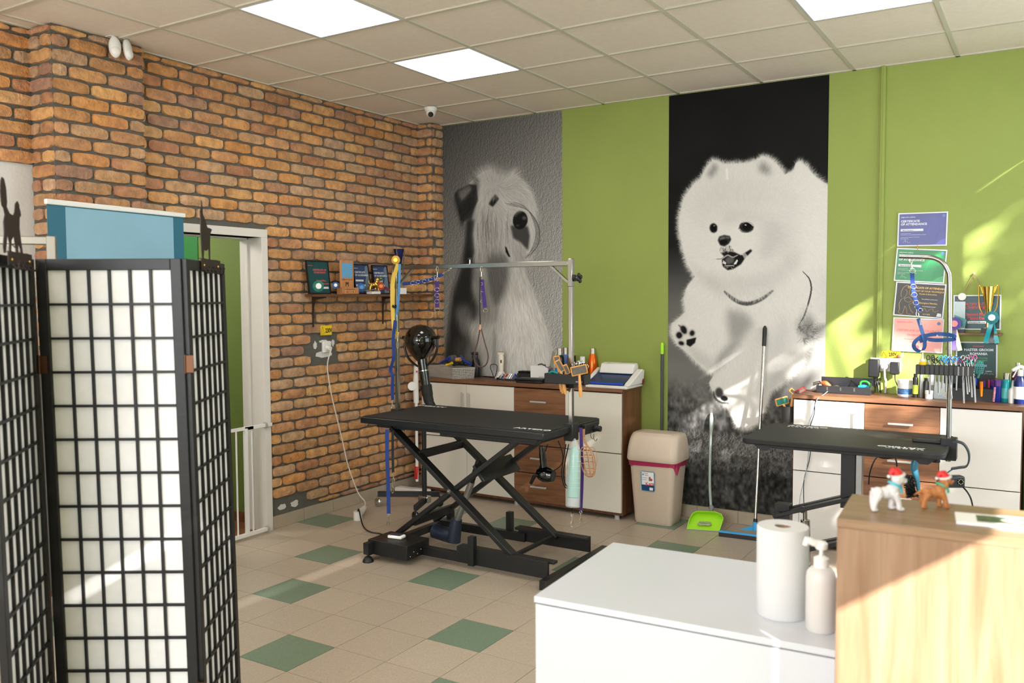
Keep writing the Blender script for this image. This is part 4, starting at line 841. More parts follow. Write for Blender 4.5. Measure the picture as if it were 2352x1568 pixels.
# ------------------------------------------------------------------ wall and ceiling fittings
def px2m(p, n=1): return n*dep(p)/F
for k, (px, py, r_, lab) in enumerate(((264,108,-.5,'white motion sensor high on the brick pillar, the left one of two'),(293,114,.5,'white motion sensor high on the brick pillar, the right one of two'))):
    p = at(px, py, x=.145); t = thing('motion_sensor', (p.x,p.y,p.z-.06), lab, 'motion sensor', 'motion sensors on the pillar')
    Mx = Matrix.Translation(p) @ Matrix.Rotation(pi/2+r_*.8, 4, 'Z') @ Matrix.Rotation(-.12, 4, 'X')
    b = MB(Mx); b.sph((0,0,0),.06,12,(.55,.36,1.02)); b.build('sensor_body', WPL, t, smooth=True)
    b = MB(Mx); b.sph((0,-.008,-.025),.036,10,(.78,.5,.8)); b.build('lens', mat('frosted_lens', sr(236,232,225), .25), t, smooth=True)
    b = MB(); b.cyl((p.x-.01,p.y,p.z+.045),(p.x-.02,p.y,p.z+.085),.008); b.cbox((p.x-.02,p.y,p.z+.088),(.05,.04,.012)); b.box((.088,p.y-.02,p.z+.06),(p.x-.01,p.y+.02,p.z+.085)); b.build('mount', WPL, t)
p = at(989,246,z=H-.002); t = thing('security_camera', (p.x,p.y,H-.08), 'small white dome security camera on the ceiling near the brick corner', 'security camera')
b = MB(); b.lathe((p.x,p.y,H-.0045), [(.048,0),(.05,-.006),(.044,-.03),(.038,-.034)], 28); b.build('housing', WPL, t, smooth=True)
b = MB(); b.sph((p.x,p.y,H-.045),.037,14); eye = b.build('ball', WPL, t, smooth=True)
v = (CP-Vector((p.x,p.y,H-.045))).normalized()+Vector((0,0,-.4)); v.normalize(); b = MB(); q = Vector((p.x,p.y,H-.045))+v*.022; b.cyl(q,q+v*.0165,.021); b.build('lens', BLKG, eye, smooth=True)
# 230V warning signs
YEL = mat('yellow_sticker', sr(238,200,30), .5); BLKT = mat('black_print', sr(20,20,20), .6)
def sign230(o, xd, up, w_, h_, lab):
    M = frame_M(o, xd, up); t = thing('warning_sign', tuple(o), lab, 'sign')
    b = MB(M); b.box((0,0,0),(w_,h_,.0015)); s_ = b.build('sticker', YEL, t)
    b = MB(M)
    for i in range(3): 
        A_ = [(.05,.12),(.42,.12),(.235,.88)]; a, c = A_[i], A_[(i+1)%3]; b.bar((a[0]*w_*.8,a[1]*h_,.0018),(c[0]*w_*.8,c[1]*h_,.0018),.0018,.0006,up=(0,0,1))
    b.build('triangle', BLKT, s_)
    text('voltage_number', '230V', h_*.62, BLKT, s_, M @ Matrix.Translation((w_*.43,h_*.26,.0018)), sx=.72, bold=h_*.02)
sign230(at(736,770,x=.019), (0,1,0), (0,0,1), .118, .072, 'yellow 230V warning sign on the brick wall above the single socket')
sign230(at(2022,824,y=-.002), (.99,0,.12), (-.12,0,.99), .125, .05, 'yellow 230V warning sign above the triple socket on the green wall')
# single socket with white cable
p = at(747,796,x=.0); t = thing('wall_socket', tuple(p), 'white single wall socket among broken plaster on the brick wall', 'socket')
b = MB(); b.cbox((.012,p.y,p.z),(.022,.085,.085)); b.build('plate', WPL, t, bevel=.006)
b = MB(); b.cyl((.02,p.y,p.z-.005),(.055,p.y,p.z-.012),.02,.016); b.build('plug', WPL, t, smooth=True)
cord_w = [Vector((.06,p.y,p.z-.02)), at(752,840,x=.05), at(760,900,x=.04), at(774,960,x=.04), at(786,1010,x=.04), at(800,1070,x=.05), at(822,1130,x=.10), at(838,1152,x=.17), at(836,1170,z=.03)]
b = MB(); b.tube(smoothpts(cord_w, 6), .0045, 8); tag(b.build('power_cable', mat('white_cable', sr(214,204,196), .5), smooth=True), 'white cable hanging down the brick wall from the single socket', 'cable')
e = at(822,1183,z=.035); t = thing('extension_socket', (e.x,e.y,0), 'white extension socket lying on the floor by the brick wall', 'extension socket')
q = at(837,1166,z=.035); b = MB(); b.tube([q, e+(q-e)*.5, e],[.018,.026,.022],14); b.build('socket_body', WPL, t, smooth=True)
b = MB(); b.cyl(e+Vector((0,0,-.034)), e+Vector((0,0,.03)),.032); b.build('socket_head', WPL, t, smooth=True)
b = MB(); b.tube(smoothpts([e+Vector((0,0,.03)), e+Vector((.02,-.01,.045)), at(833,1205,z=.012), at(848,1220,z=.008), at(880,1228,z=.01), (1.04,-1.86,.06)],6), .005, 8); tag(b.build('power_cable', BLKP, smooth=True), 'black cable on the floor from the extension socket to the table control box', 'cable')
# ------------------------------------------------------------------ award shelf on the brick wall
SZ = 1.65; t = thing('wall_shelf', (.1,-.85,SZ), 'narrow brown wall shelf of awards on the brick wall', 'shelf')
BRN = wood('shelf_brown', sr(92,58,38), sr(130,88,58), 'y', 1)
b = MB(); b.box((.02,-1.50,SZ-.018),(.17,-.155,SZ)); b.build('board', BRN, t, bevel=.001)
DKB = mat('dark_brown_bracket', sr(52,36,30), .5)
for y in (-1.42,-.64):
    b = MB(); b.prism([(.019,SZ-.018),(.15,SZ-.018),(.15,SZ-.026),(.045,SZ-.04),(.026,SZ-.09),(.022,SZ-.24),(.019,SZ-.24)], y-.008, y+.008, 'xz'); b.build('bracket', DKB, t)
def framed(o, w_, h_, lean, frame_m, face_m, lab, facing='x', th=.012, bd=.008, name='framed_certificate', lines=(), yaw=0, cat='certificate', group=None):
    """o = bottom left corner seen from the room"""
    R_ = Matrix.Rotation(-lean, 4, 'X')
    base = Matrix(((0,0,1,o[0]),(1,0,0,o[1]),(0,1,0,o[2]),(0,0,0,1))) if facing == 'x' else Matrix(((1,0,0,o[0]),(0,0,-1,o[1]),(0,1,0,o[2]),(0,0,0,1)))
    M = base @ Matrix.Rotation(yaw, 4, 'Z') @ R_
    t = thing(name, tuple(M @ Vector((w_/2,0,0))), lab, cat, group)
    b = MB(M); b.box((0,0,0),(w_,bd,th)); b.box((0,h_-bd,0),(w_,h_,th)); b.box((0,bd,0),(bd,h_-bd,th)); b.box((w_-bd,bd,0),(w_,h_-bd,th)); b.build('frame', frame_m, t)
    b = MB(M); b.box((bd,bd,.001),(w_-bd,h_-bd,th*.55)); s_ = b.build('sheet', face_m, t)
    for ln in lines:
        if ln[0] == 'bar': _, x, y, ww, hh, m = ln; b = MB(M); b.box((x*w_,y*h_,th*.55),((x+ww)*w_,(y+hh)*h_,th*.55+.0006)); b.build('name_strip', m, s_)
        elif ln[0] == 'poly': _, pts, m = ln; b = MB(M); b.prism([(x*w_,y*h_) for x,y in pts], th*.55, th*.55+.0004, 'xy'); b.build('printed_shape', m, s_)
        elif ln[0] == 'curve': _, pts, wd, m = ln; b = MB(M); b.tube(smoothpts([(x*w_,y*h_,th*.55+.0003) for x,y in pts],5), wd, 4); b.build('drawn_line', m, s_)
        else: _, x, y, sz, tx, m = ln[:6]; text('printed_text', tx, sz*h_, m, s_, M @ Matrix.Translation((x*w_,y*h_,th*.55+.0003)), bold=sz*h_*.012, align=ln[6] if len(ln) > 6 else 'LEFT')
    return t, M
DTEAL = mat('dark_teal_print', sr(22,70,76), .35, var=.15, vscale=6); NAVY = mat('slate_blue_print', sr(52,70,112), .35, var=.15, vscale=6); CORAL = mat('coral_print', sr(222,84,84), .6); LW = mat('pale_print', sr(220,222,224), .6)
GRAYD = mat('grey_dog_print', sr(108,124,138), .5)
dogp = [(.66,.04),(.98,.04),(.98,.9),(.9,.97),(.78,.9),(.74,.75),(.80,.6),(.70,.4)]
s_ = .0
def fy(px, py=640): return at(px, py, x=.09).y
framed((.075,fy(711),SZ+.001), .225, .245, .12, BLKP, DTEAL, 'dark teal framed certificate at the left end of the brown wall shelf', lines=(('t',.08,.84,.04,'petgroomer',CORAL),('t',.28,.70,.075,'CERTIFICATE OF',CORAL),('t',.32,.62,.075,'ACHIEVEMENT',CORAL),('t',.40,.38,.075,'Second Place',CORAL),('t',.26,.29,.07,'Career Transformation',CORAL),('bar',.3,.16,.62,.06,LW)))
framed((.055,fy(823),SZ+.001), .18, .235, .14, BLKP, NAVY, 'slate blue framed certificate on the brown shelf, just right of the wooden plaque', lines=(('t',.08,.85,.04,'petgroomer',LW),('t',.10,.70,.085,'CERTIFICATE',LW),('t',.10,.60,.085,'OF ACHIEVEMENT',LW),('bar',.1,.42,.5,.06,LW),('bar',.1,.26,.6,.06,LW),('poly',dogp,GRAYD)))
framed((.060,fy(866),SZ+.001), .185, .232, .14, BLKP, NAVY, 'slate blue framed certificate on the brown shelf, nearest the tall trophy', lines=(('t',.08,.85,.04,'petgroomer',LW),('t',.10,.70,.085,'CERTIFICATE',LW),('t',.10,.60,.085,'OF ACHIEVEMENT',LW),('bar',.1,.42,.5,.06,LW),('bar',.1,.26,.6,.06,LW),('poly',dogp,GRAYD)))
framed((.030,fy(806)-.01,SZ+.001), .13, .225, .06, BLKP, mat('dark_navy_print', sr(22,24,48), .4), 'dark navy framed sheet half hidden behind the wooden plaque', lines=(('t',.3,.8,.05,'award',CORAL),))
# wooden plaque with blue picture
PLY = wood('laser_cut_plywood', sr(196,128,76), sr(224,160,104), 'z', 1)
y0 = fy(775); t = thing('wooden_plaque', (.12,y0+.08,SZ), 'wooden award plaque with a sky blue square on the brown wall shelf', 'plaque')
b = MB(); b.box((.10,y0+.012,SZ+.001),(.106,y0+.162,SZ+.255)); b.build('upright', PLY, t, bevel=.004)
b = MB(); b.box((.1062,y0+.03,SZ+.125),(.108,y0+.144,SZ+.235)); b.build('blue_square', mat('sky_blue_print', sr(104,166,206), .4), t)
b = MB(); b.box((.135,y0,SZ+.001),(.142,y0+.178,SZ+.05)); fr = b.build('base_front', PLY, t, bevel=.004)
b = MB(); b.box((.08,y0+.004,SZ+.001),(.135,y0+.012,SZ+.05)); b.build('base_side', PLY, t); b = MB(); b.box((.08,y0+.166,SZ+.001),(.135,y0+.174,SZ+.05)); b.build('base_side', PLY, t)
ENG = mat('engraved_brown', sr(88,48,26), .8)
Mx = Matrix(((0,0,1,.1063),(1,0,0,y0+.03),(0,1,0,SZ+.105),(0,0,0,1))); text('engraved_text', 'CAMPION DOG GROOM', .014, ENG, t, Mx, sx=.72)
b = MB(); b.prism([(y0+.07,SZ+.06),(y0+.078,SZ+.06),(y0+.078,SZ+.075),(y0+.095,SZ+.075),(y0+.095,SZ+.06),(y0+.103,SZ+.06),(y0+.103,SZ+.092),(y0+.095,SZ+.096),(y0+.087,SZ+.085),(y0+.078,SZ+.096),(y0+.07,SZ+.092)], .1062, .107, 'yz'); b.build('engraved_dog', ENG, t)
Mx = Matrix(((0,0,1,.1422),(1,0,0,y0+.018),(0,1,0,SZ+.034),(0,0,0,1))); text('engraved_text', 'Certificat Masterclass Show', .0125, ENG, fr, Mx, sx=.85); Mx[1][3] = y0+.035; Mx[2][3] = SZ+.012; text('engraved_text', '2023', .0135, ENG, fr, Mx)
for k, cc in enumerate((sr(30,50,140),sr(240,210,40),sr(200,40,40))): b = MB(); b.sph((.1425,y0+.118+.008*k,SZ+.019),.0075,6,(.15,.6,1)); b.build('flag_heart', mat('flag%d' % k, cc, .5), fr)
# rosettes
def rosette(o, r_, cols, cen, lab, facing, tails=(), th=.006, group=None, Lt=.1):
    """pleated rosette facing direction `facing`; tails = colours"""
    z = Vector(facing).normalized(); x = Vector((0,0,1)).cross(z).normalized(); y = z.cross(x); M = Matrix(((x.x,y.x,z.x,o[0]),(x.y,y.y,z.y,o[1]),(x.z,y.z,z.z,o[2]),(0,0,0,1)))
    t = thing('award_rosette', tuple(o), lab, 'rosette', group)
    n = 26; vs = [(0,0,.004)]; 
    for k in range(2*n): a = pi*k/n; rr_ = r_*(1 if k % 2 else .94); vs.append((r_*.5*math.cos(a), r_*.5*math.sin(a), .004+(.002 if k % 2 else 0)))
    for k in range(2*n): a = pi*k/n; vs.append((r_*(1 if k % 2 else .93)*math.cos(a), r_*(1 if k % 2 else .93)*math.sin(a), (.007 if k % 2 else -.002)))
    m2 = 2*n; fs = [(0,1+k,1+(k+1)%m2) for k in range(m2)]+[(1+k,1+m2+k,1+m2+(k+1)%m2,1+(k+1)%m2) for k in range(m2)]
    b = MB(M); b.add(vs, fs); 
    b.lathe((0,0,-.004),[(.2*r_,0),(.8*r_,.001),(.8*r_,.003),(.2*r_,.004)],20); b.build('pleats', cols[0], t)
    if len(cols) > 1:
        b = MB(M); vs2 = [Vector((v[0]*.74,v[1]*.74,v[2]+.004)) for v in vs]; b.add(vs2, fs); b.build('inner_pleats', cols[1], t)
    b = MB(M); b.lathe((0,0,.006),[(r_*.5,0),(r_*.5,.004),(r_*.46,.006),(0,.0065)],28); b.build('centre_disc', cen, t, smooth=True)
    for k, m_ in enumerate(tails):
        a = (-.22+.44*k/max(1,len(tails)-1)) if len(tails) > 1 else 0
        wv = r_*.62
        pts = [Vector((a*q*Lt*1.1, -r_*.6-q*Lt, -.004-.002*k+.004*math.sin(q*5+k))) for q in np.linspace(0,1,8)]
        b = MB(M); b.ribbon(pts, wv, .0008, (1,0,0)); b.build('ribbon_tail', m_, t, smooth=True)
    return t
SAT = lambda n, c: mat(n, c, .28, sheen=.4)
R1 = SAT('satin_sea_green', sr(20,140,118)); R2 = SAT('satin_blue', sr(52,128,190)); R3 = SAT('satin_orange', sr(214,90,24)); R4 = SAT('satin_yellow', sr(232,190,50)); R5 = SAT('satin_turquoise', sr(14,150,160)); R6 = SAT('satin_violet', sr(104,80,170)); R7 = SAT('satin_black', sr(34,34,38)); R8 = SAT('satin_cream', sr(226,208,150)); R9 = SAT('satin_crimson', sr(170,24,60)); RN = SAT('satin_navy', sr(24,34,96))
FX = (.86,-.5,.05)
p = at(731,657,x=.16); rosette(p, .042, [R1,R1], PAPER, 'sea green rosette with white centre leaning on the dark teal certificate', FX)
p = at(770,655,x=.13); rosette(p, .026, [R2], PAPER, 'small teal blue rosette between the dark teal certificate and the plaque', FX)
p = at(829,660,x=.14); rosette(p, .034, [R2,R2], R2, 'blue rosette just right of the wooden plaque on the shelf', FX, [RN], Lt=.02)
p = at(874,657,x=.16); rosette(p, .032, [R3,SAT('satin_red_orange', sr(190,60,20))], mat('orange_disc', sr(226,130,50), .5), 'orange rosette on the brown shelf, in front of the slate blue certificates', FX)
b = MB(); p = at(840,668,x=.15); b.ribbon(smoothpts([p+Vector((0,-.07,.012)), p+Vector((.01,0,.004)), p+Vector((0,.09,.012)), p+Vector((0,.15,.004))],4), .022, .001, (1,0,.4)); b.build('satin_ribbon', RN)
tag(bpy.data.objects['satin_ribbon'], 'loose dark blue ribbon lying along the brown shelf', 'ribbon')
b = MB(); p = at(886,668,x=.14); b.ribbon(smoothpts([p+Vector((0,-.03,.03)), p+Vector((.01,0,.02)), p+Vector((0,.04,.002))],4), .03, .001, (1,0,.4)); tag(b.build('satin_ribbon', R9), 'short crimson ribbon end at the right of the orange rosette', 'ribbon')
# gold animal figurine: small standing dog
def animal(t, M, m, s=1, parts=None, name='body', vox=.0016, legs=None, tail=None, head=None, ears=None):
    b = MB(M)
    parts = parts or []
    for kind, *a in parts:
        if kind == 's': b.sph(Vector(a[0])*s, a[1]*s, 10, a[2] if len(a) > 2 else (1,1,1))
        else: b.tube(smoothpts([Vector(q)*s for q in a[0]],4), [x*s for x in np.interp(np.linspace(0,1,4*(len(a[0])-1)+1), np.linspace(0,1,len(a[1])), a[1])], 10)
    o = b.build(name, m, t, smooth=True); md = o.modifiers.new('r', 'REMESH'); md.mode = 'VOXEL'; md.voxel_size = vox; md.use_smooth_shade = True
    sm = o.modifiers.new('s', 'SMOOTH'); sm.factor = .5; sm.iterations = 3; return o
DOG = [('s',(0,0,.60),.22,(1.35,.9,.95)),('s',(.22,0,.64),.24,(1,.95,1.05)),('s',(-.27,0,.60),.22,(1,.95,.95)),
  ('t',[(.27,.12,.6),(.30,.13,.3),(.28,.13,.07)],[.14,.10,.095]),('t',[(.27,-.12,.6),(.40,-.13,.3),(.43,-.13,.07)],[.14,.10,.095]),
  ('t',[(-.30,.12,.6),(-.39,.13,.32),(-.36,.13,.07)],[.18,.10,.09]),('t',[(-.30,-.12,.6),(-.43,-.13,.32),(-.48,-.13,.07)],[.18,.10,.09]),
  ('s',(.33,.13,.06),.10,(1.35,1,.7)),('s',(.49,-.13,.06),.10,(1.35,1,.7)),('s',(-.33,.13,.06),.09,(1.4,1,.7)),('s',(-.44,-.13,.06),.09,(1.4,1,.7)),
  ('t',[(.28,0,.72),(.36,0,.88),(.42,0,1.0)],[.18,.16,.16]),('s',(.44,0,1.08),.215,(1.05,.98,.95)),('s',(.64,0,1.0),.125,(1.0,1,.8))]
p = at(858,668,x=.13); t = thing('gold_figurine', (p.x,p.y,SZ), 'small shiny gold dog figurine on the brown award shelf', 'figurine')
Mx = Matrix.Translation((p.x,p.y,SZ+.022)) @ Matrix.Rotation(RAD(75), 4, 'Z')
animal(t, Mx, GOLD, .085, DOG+[('t',[(-.42,0,.66),(-.5,0,.85),(-.46,0,1.0)],[.05,.04,.03]),('t',[(.40,.12,1.18),(.36,.15,1.05)],[.05,.03]),('t',[(.40,-.12,1.18),(.36,-.15,1.05)],[.05,.03])])
b = MB(); b.box((p.x-.03,p.y-.05,SZ+.001),(p.x+.03,p.y+.05,SZ+.022)); b.build('plinth', WPL, t, bevel=.002)
p = at(872,640,x=.12); b = MB()
for k in range(9): a = k*.7; b.tube(smoothpts([p, p+Vector((.01*math.cos(a),.02*math.cos(a),.012*k/9)), p+Vector((.02*math.sin(a),.03*math.cos(a+1),-.02+.004*k))],3), .0025, 5)
tag(b.build('foil_bow', mat('green_gold_foil', sr(120,150,40), .2, .8)), 'curly green and gold foil bow above the orange rosette', 'bow')
# tall navy cup trophy
p = at(917,672,x=.10); t = thing('trophy_cup', (p.x,p.y,SZ), 'tall navy cone trophy with pointed silver fins at the right end of the brown shelf', 'trophy')
b = MB(); b.lathe((p.x,p.y,SZ+.001), [(.032,0),(.032,.012),(.012,.022),(.008,.10),(.010,.16),(.018,.20)], 24); b.build('stem', CHR, t, smooth=True)
b = MB(); b.lathe((p.x,p.y,SZ+.20), [(.014,0),(.020,.04),(.036,.13),(.046,.165),(.042,.166),(.018,.05)], 28); b.build('cup', mat('navy_enamel', sr(22,28,84), .15, .3), t, smooth=True)
for s_ in (-1, 1):
    b = MB(); b.prism([(p.y+s_*.016,SZ+.12),(p.y+s_*.024,SZ+.21),(p.y+s_*.044,SZ+.33),(p.y+s_*.058,SZ+.40 if s_<0 else SZ+.36),(p.y+s_*.050,SZ+.27),(p.y+s_*.030,SZ+.14)], p.x+.018, p.x+.021, 'yz'); b.build('silver_fin', CHR, t)
p = at(925,676,x=.15); b = MB(); b.box((p.x-.012,p.y-.02,SZ+.001),(p.x+.012,p.y+.035,SZ+.05)); tag(b.build('name_card', PAPER), 'small white card standing at the right end of the brown award shelf', 'card')
# ------------------------------------------------------------------ things hanging from the overhead bar
def P(px, py, y=YP-.02): return at(px, py, y=y)
def snap(mb, a, c, r=.0022):
    """snap hook from point a (top ring) to c"""
    a = Vector(a); c = Vector(c); d = (c-a); L_ = d.length; d.normalize(); s_ = RT
    mb.tube([a+s_*.007*math.cos(q)+d*(.007*math.sin(q)+.007) for q in np.linspace(0,2*pi,13)[:-1]], r*.8, 6, closed=True)
    mb.cyl(a+d*.014, a+d*(L_*.55), r*1.6)
    mb.tube([a+d*(L_*.55)+s_*(.007*math.sin(q))+d*(L_*.225*(1-math.cos(q))) for q in np.linspace(.2,2*pi-.3,14)], r, 6)
def dring(mb, c, r=.013, m=.0014, nrm=None): 
    c = Vector(c); n_ = Vector(nrm) if nrm else fwd; x = RT; y = Vector((0,0,1))
    mb.tube([c+x*r*math.cos(q)+y*r*.8*math.sin(q)-fwd*.004 for q in np.linspace(0,2*pi,15)[:-1]], m, 6, closed=True)
def strap(name, lab, cat, pts, wd, m, rings=(), hooks=(), group=None, side=None, th=.0016, writing=None):
    b = MB(); pp = smoothpts(pts, 5); b.ribbon(pp, wd, th, side or tuple(RT)); 
    o = b.build(name, m); W0 = o.matrix_basis.copy(); tag(o, lab, cat, group); ROOT[o] = Matrix.Translation(o.location)
    for r_ in rings: q = MB(); dring(q, *r_); q.build('metal_ring', BRASSK, o, smooth=True)
    for h in hooks: q = MB(); snap(q, *h); q.build('snap_hook', BRASSK, o, smooth=True)
    return o
WEBB = mat('blue_webbing', sr(18,52,124), .7, bump=.3, bscale=600); WEBP = mat('purple_webbing', sr(62,34,112), .7, bump=.3, bscale=600); WEBY = mat('yellow_webbing', sr(222,184,70), .6, bump=.2, bscale=500); WEBK = mat('black_webbing', sr(24,24,26), .7)
rosette(P(909,597), .030, [R4,R4], mat('gold_disc', sr(220,180,60), .35, .6), 'yellow gold rosette tied to the top of the left post above the table', -fwd)
strap('leash', 'yellow leash hanging down the left post of the large grooming table', 'leash', [P(914,606),P(905,640),P(902,690),P(904,745),P(909,775),P(913,805),P(915,830)][:5]+[P(913,762)], .026, WEBY, hooks=[(P(914,764),P(913,800))])
strap('leash', 'second yellow strap with black band on the left post, behind the yellow leash', 'leash', [P(908,608,YP+.02),P(900,650,YP+.02),P(900,700,YP+.02),P(902,725,YP+.02)], .018, SAT('satin_gold', sr(204,170,70)))
b = MB(); b.ribbon([P(901,702,YP-.025),P(908,706,YP-.025)], .018, .003, (0,0,1)); tag(b.build('strap_band', WEBK), 'black band around the yellow strap on the left post', 'band')
lk = strap('leash', 'long pale blue lettered leash hanging beside the yellow one on the left post', 'leash', [P(918,606,YP-.017),P(917,650,YP-.017),P(914,700,YP-.017),P(907,740,YP-.01),P(902,765,YP-.01)], .016, mat('pale_blue_webbing', sr(66,130,184), .6))
strap('leash', 'plain royal blue leash hanging low on the left post', 'leash', [P(908,735,YP-.045),P(903,780,YP-.045),P(904,820,YP-.045),P(897,850,YP-.045),P(902,862,YP-.045),P(901,890,YP-.045),P(902,918,YP-.045)], .021, WEBB, hooks=[(P(901,918,YP-.045),P(901,938,YP-.045))])
BY = YP-.018
strap('belly_strap', 'blue strap with a row of metal rings slung below the left end of the bar', 'strap', [P(925,652,BY),P(950,649,BY),P(975,645,BY),P(1000,637,BY),P(1018,629,BY)], .022, WEBB,
   rings=[(P(x,y,BY-.002),.014) for x,y in ((948,650),(961,648),(975,646),(989,642),(1002,637))], hooks=[(P(1017,629,BY),P(1036,616,BY))], side=(0,0,1))
strap('belly_strap', 'purple strap with metal rings hanging straight below the overhead bar, left one', 'strap', [P(1004,645,BY),P(1004,672,BY),P(1004,706,BY)], .027, WEBP, rings=[(P(1004,y,BY-.002),.015) for y in (641,665,678,692,712)], hooks=[(P(1005,641,BY),P(1004,612,BY))], group='purple ring straps')
strap('belly_strap', 'purple strap with metal rings hanging by the thin noose, right one', 'strap', [P(1107,642,BY),P(1110,672,BY),P(1114,706,BY)], .024, WEBP, rings=[(P(1115,713,BY),.013)]+[(P(x,y,BY-.002),.010) for x,y in ((1105,652),(1106,672),(1107,692))], hooks=[(P(1106,640,BY),P(1106,612,BY))], group='purple ring straps')
t = thing('grooming_noose', tuple(P(1103,640,BY)), 'thin dark rope noose with copper slider hanging below the middle of the bar', 'noose')
b = MB(); b.tube(smoothpts([P(1103,636,BY-.01),P(1102,690,BY-.01),P(1103,750,BY-.01)],5), .0035, 7); b.build('rope', WEBK, t, smooth=True)
b = MB(); b.tube(smoothpts([P(1103,754,BY-.01),P(1097,785,BY-.01),P(1090,812,BY-.01),P(1091,832,BY-.01),P(1104,843,BY-.01),P(1117,836,BY-.01),P(1121,815,BY-.01),P(1113,785,BY-.01),P(1105,754,BY-.01)],5), .004, 7); b.build('loop', mat('dark_red_rope', sr(84,54,48), .6, var=.5, vscale=90), t, smooth=True)
b = MB(); b.cyl(P(1103,757,BY-.01),P(1103,745,BY-.01),.010,.004); b.build('slider', mat('copper_leather', sr(206,150,120), .5), t, smooth=True)
# lower left straps at the table's front edge
EY = Y0_-.006
def E_(px, py, y=EY): return at(px, py, y=y)
lb = strap('leash', 'navy blue lettered leash hanging from the left front corner of the large table', 'leash', [E_(889,986),E_(889,1040),E_(891,1100),E_(893,1180)], .024, mat('navy_webbing', sr(20,56,132), .6, bump=.2, bscale=500), hooks=[(E_(893,1180),E_(891,1208))])
for k, (px, py, s_) in enumerate(((887.5,992,'ONE ARTERO'),(888,1042,'ARTERO'),(889,1080,'ARTERO'),(890,1118,'ARTERO'),(891.5,1155,'ARTERO'))):
    text('printed_logo', s_, .017, WTXT, lb, frame_M(E_(px,py,EY-.0012)-RT*.006, (0,0,-1), tuple(RT)), sx=1.15)
strap('leash', 'black leash with chrome clips hanging behind the navy lettered leash', 'leash', [E_(902,990,EY+.03),E_(902,1040,EY+.03),E_(903,1085,EY+.03)], .016, WEBK, hooks=[(E_(903,1085,EY+.03),E_(904,1108,EY+.03)),(E_(902,1100,EY+.03),E_(902,1132,EY+.03))])
# ------------------------------------------------------------------ right end of the big table
RXp = X1_+.035
def Q(px, py, x=RXp): return at(px, py, x=x)
a = Q(1320,1018); c_ = Q(1316,1160); t = thing('tube_in_bag', tuple(c_), 'mint green lettered tube in a clear bag hanging from the table corner', 'tube')
MINT = mat('mint_plastic', sr(150,212,196), .35)
ax = (c_-a); b = MB()
pr = [(0,.002),(.02,.022),(.12,.030),(.30,.031)]
b.tube([a+ax*q for q in (.06,.12,.5,.86)],[.016,.026,.032,.034],18); tb = b.build('tube', MINT, t, smooth=True)
b = MB(); b.tube([a+ax*q for q in (.87,.90,.97,1.0)],[.034,.036,.037,.037],18); b.build('striped_end', mat('grey_white_stripe', sr(190,192,194), .4), t, smooth=True)
CLR = mat('clear_film', (.85,.9,.9), .15, alpha=.28)
b = MB(); b.tube([a+ax*q for q in (-.08,0,.12,.6,1.02)],[.004,.022,.038,.041,.044],14); b.build('clear_bag', CLR, t, smooth=True)
for k, q in enumerate((.2,.28,.36,.44,.55,.63,.71)):
    w_ = fwd*-.035; text('printed_text', ('ARTERO' if k == 0 else 'hidratante dog cream') , .010 if k == 0 else .0065, LW, tb, frame_M(a+ax*q-fwd*.0345-RT*.02, tuple(RT), tuple(-ax)))
strap('leash', 'purple leash hanging at the right end of the large table', 'leash', [Q(1334,982,RXp+.02),Q(1336,1040,RXp+.02),Q(1337,1090,RXp+.02),Q(1334,1172,RXp+.02)], .020, WEBP, hooks=[(Q(1334,1173,RXp+.02),Q(1333,1203,RXp+.02))])
b = MB(); b.tube([Q(1315,1165),Q(1315,1180)],.004,6); o = b.build('leash', WEBK); tag(o, 'short black cord end with two chrome clips below the clear bag', 'leash'); q = MB(); snap(q, Q(1314,1180), Q(1314,1210)); q.build('snap_hook', BRASSK, o, smooth=True)
# basket muzzle
t = thing('basket_muzzle', tuple(Q(1350,1060)), 'tan basket muzzle hanging at the right end of the large table', 'muzzle')
TAN = mat('tan_plastic', sr(196,146,108), .5); c0 = Q(1350,1062,RXp+.05); r1_ = .042
b = MB()
zax = [(.115,.020),(.09,.036),(.05,.044),(.0,.045),(-.05,.040),(-.09,.030),(-.105,.012)]
for z, r_ in zax: b.tube([c0+RT*r_*math.cos(q)+fwd*r_*math.sin(q)+Vector((0,0,z*.8))+RT*(-z*.12) for q in np.linspace(0,2*pi,17)[:-1]], .0028, 5, closed=True)
for k in range(9): q = 2*pi*k/9; b.tube([c0+RT*r_*math.cos(q)+fwd*r_*math.sin(q)+Vector((0,0,z*.8))+RT*(-z*.12) for z, r_ in zax], .0028, 5)
b.build('basket', TAN, t)
b = MB(); b.ribbon(smoothpts([c0+Vector((0,0,.09)), c0+RT*.04+Vector((0,0,.085)), c0+RT*.055+Vector((0,0,.02)), c0+RT*.05+Vector((0,0,-.02))],4), .016, .002, tuple(fwd)); b.build('strap', TAN, t)
b = MB(); b.ribbon(smoothpts([Q(1341,985),Q(1342,1010),c0+Vector((0,0,.095))],4), .014, .002, tuple(RT)); b.build('strap', TAN, t)
for k, (px, py) in enumerate(((1357,1003),(1364,1008))):
    b = MB(); a = Q(px,py-12); b.tube(smoothpts([a, a+Vector((0,0,-.03)), a+Vector((0,0,-.045))+RT*.012, a+Vector((0,0,-.03))+RT*.02],4), .002, 6); tag(b.build('steel_hook', CHR, smooth=True), ['empty steel hook on the table end rail above the muzzle, left one','empty steel hook on the table end rail above the muzzle, right one'][k], 'hook', 'steel hooks on the end rail')
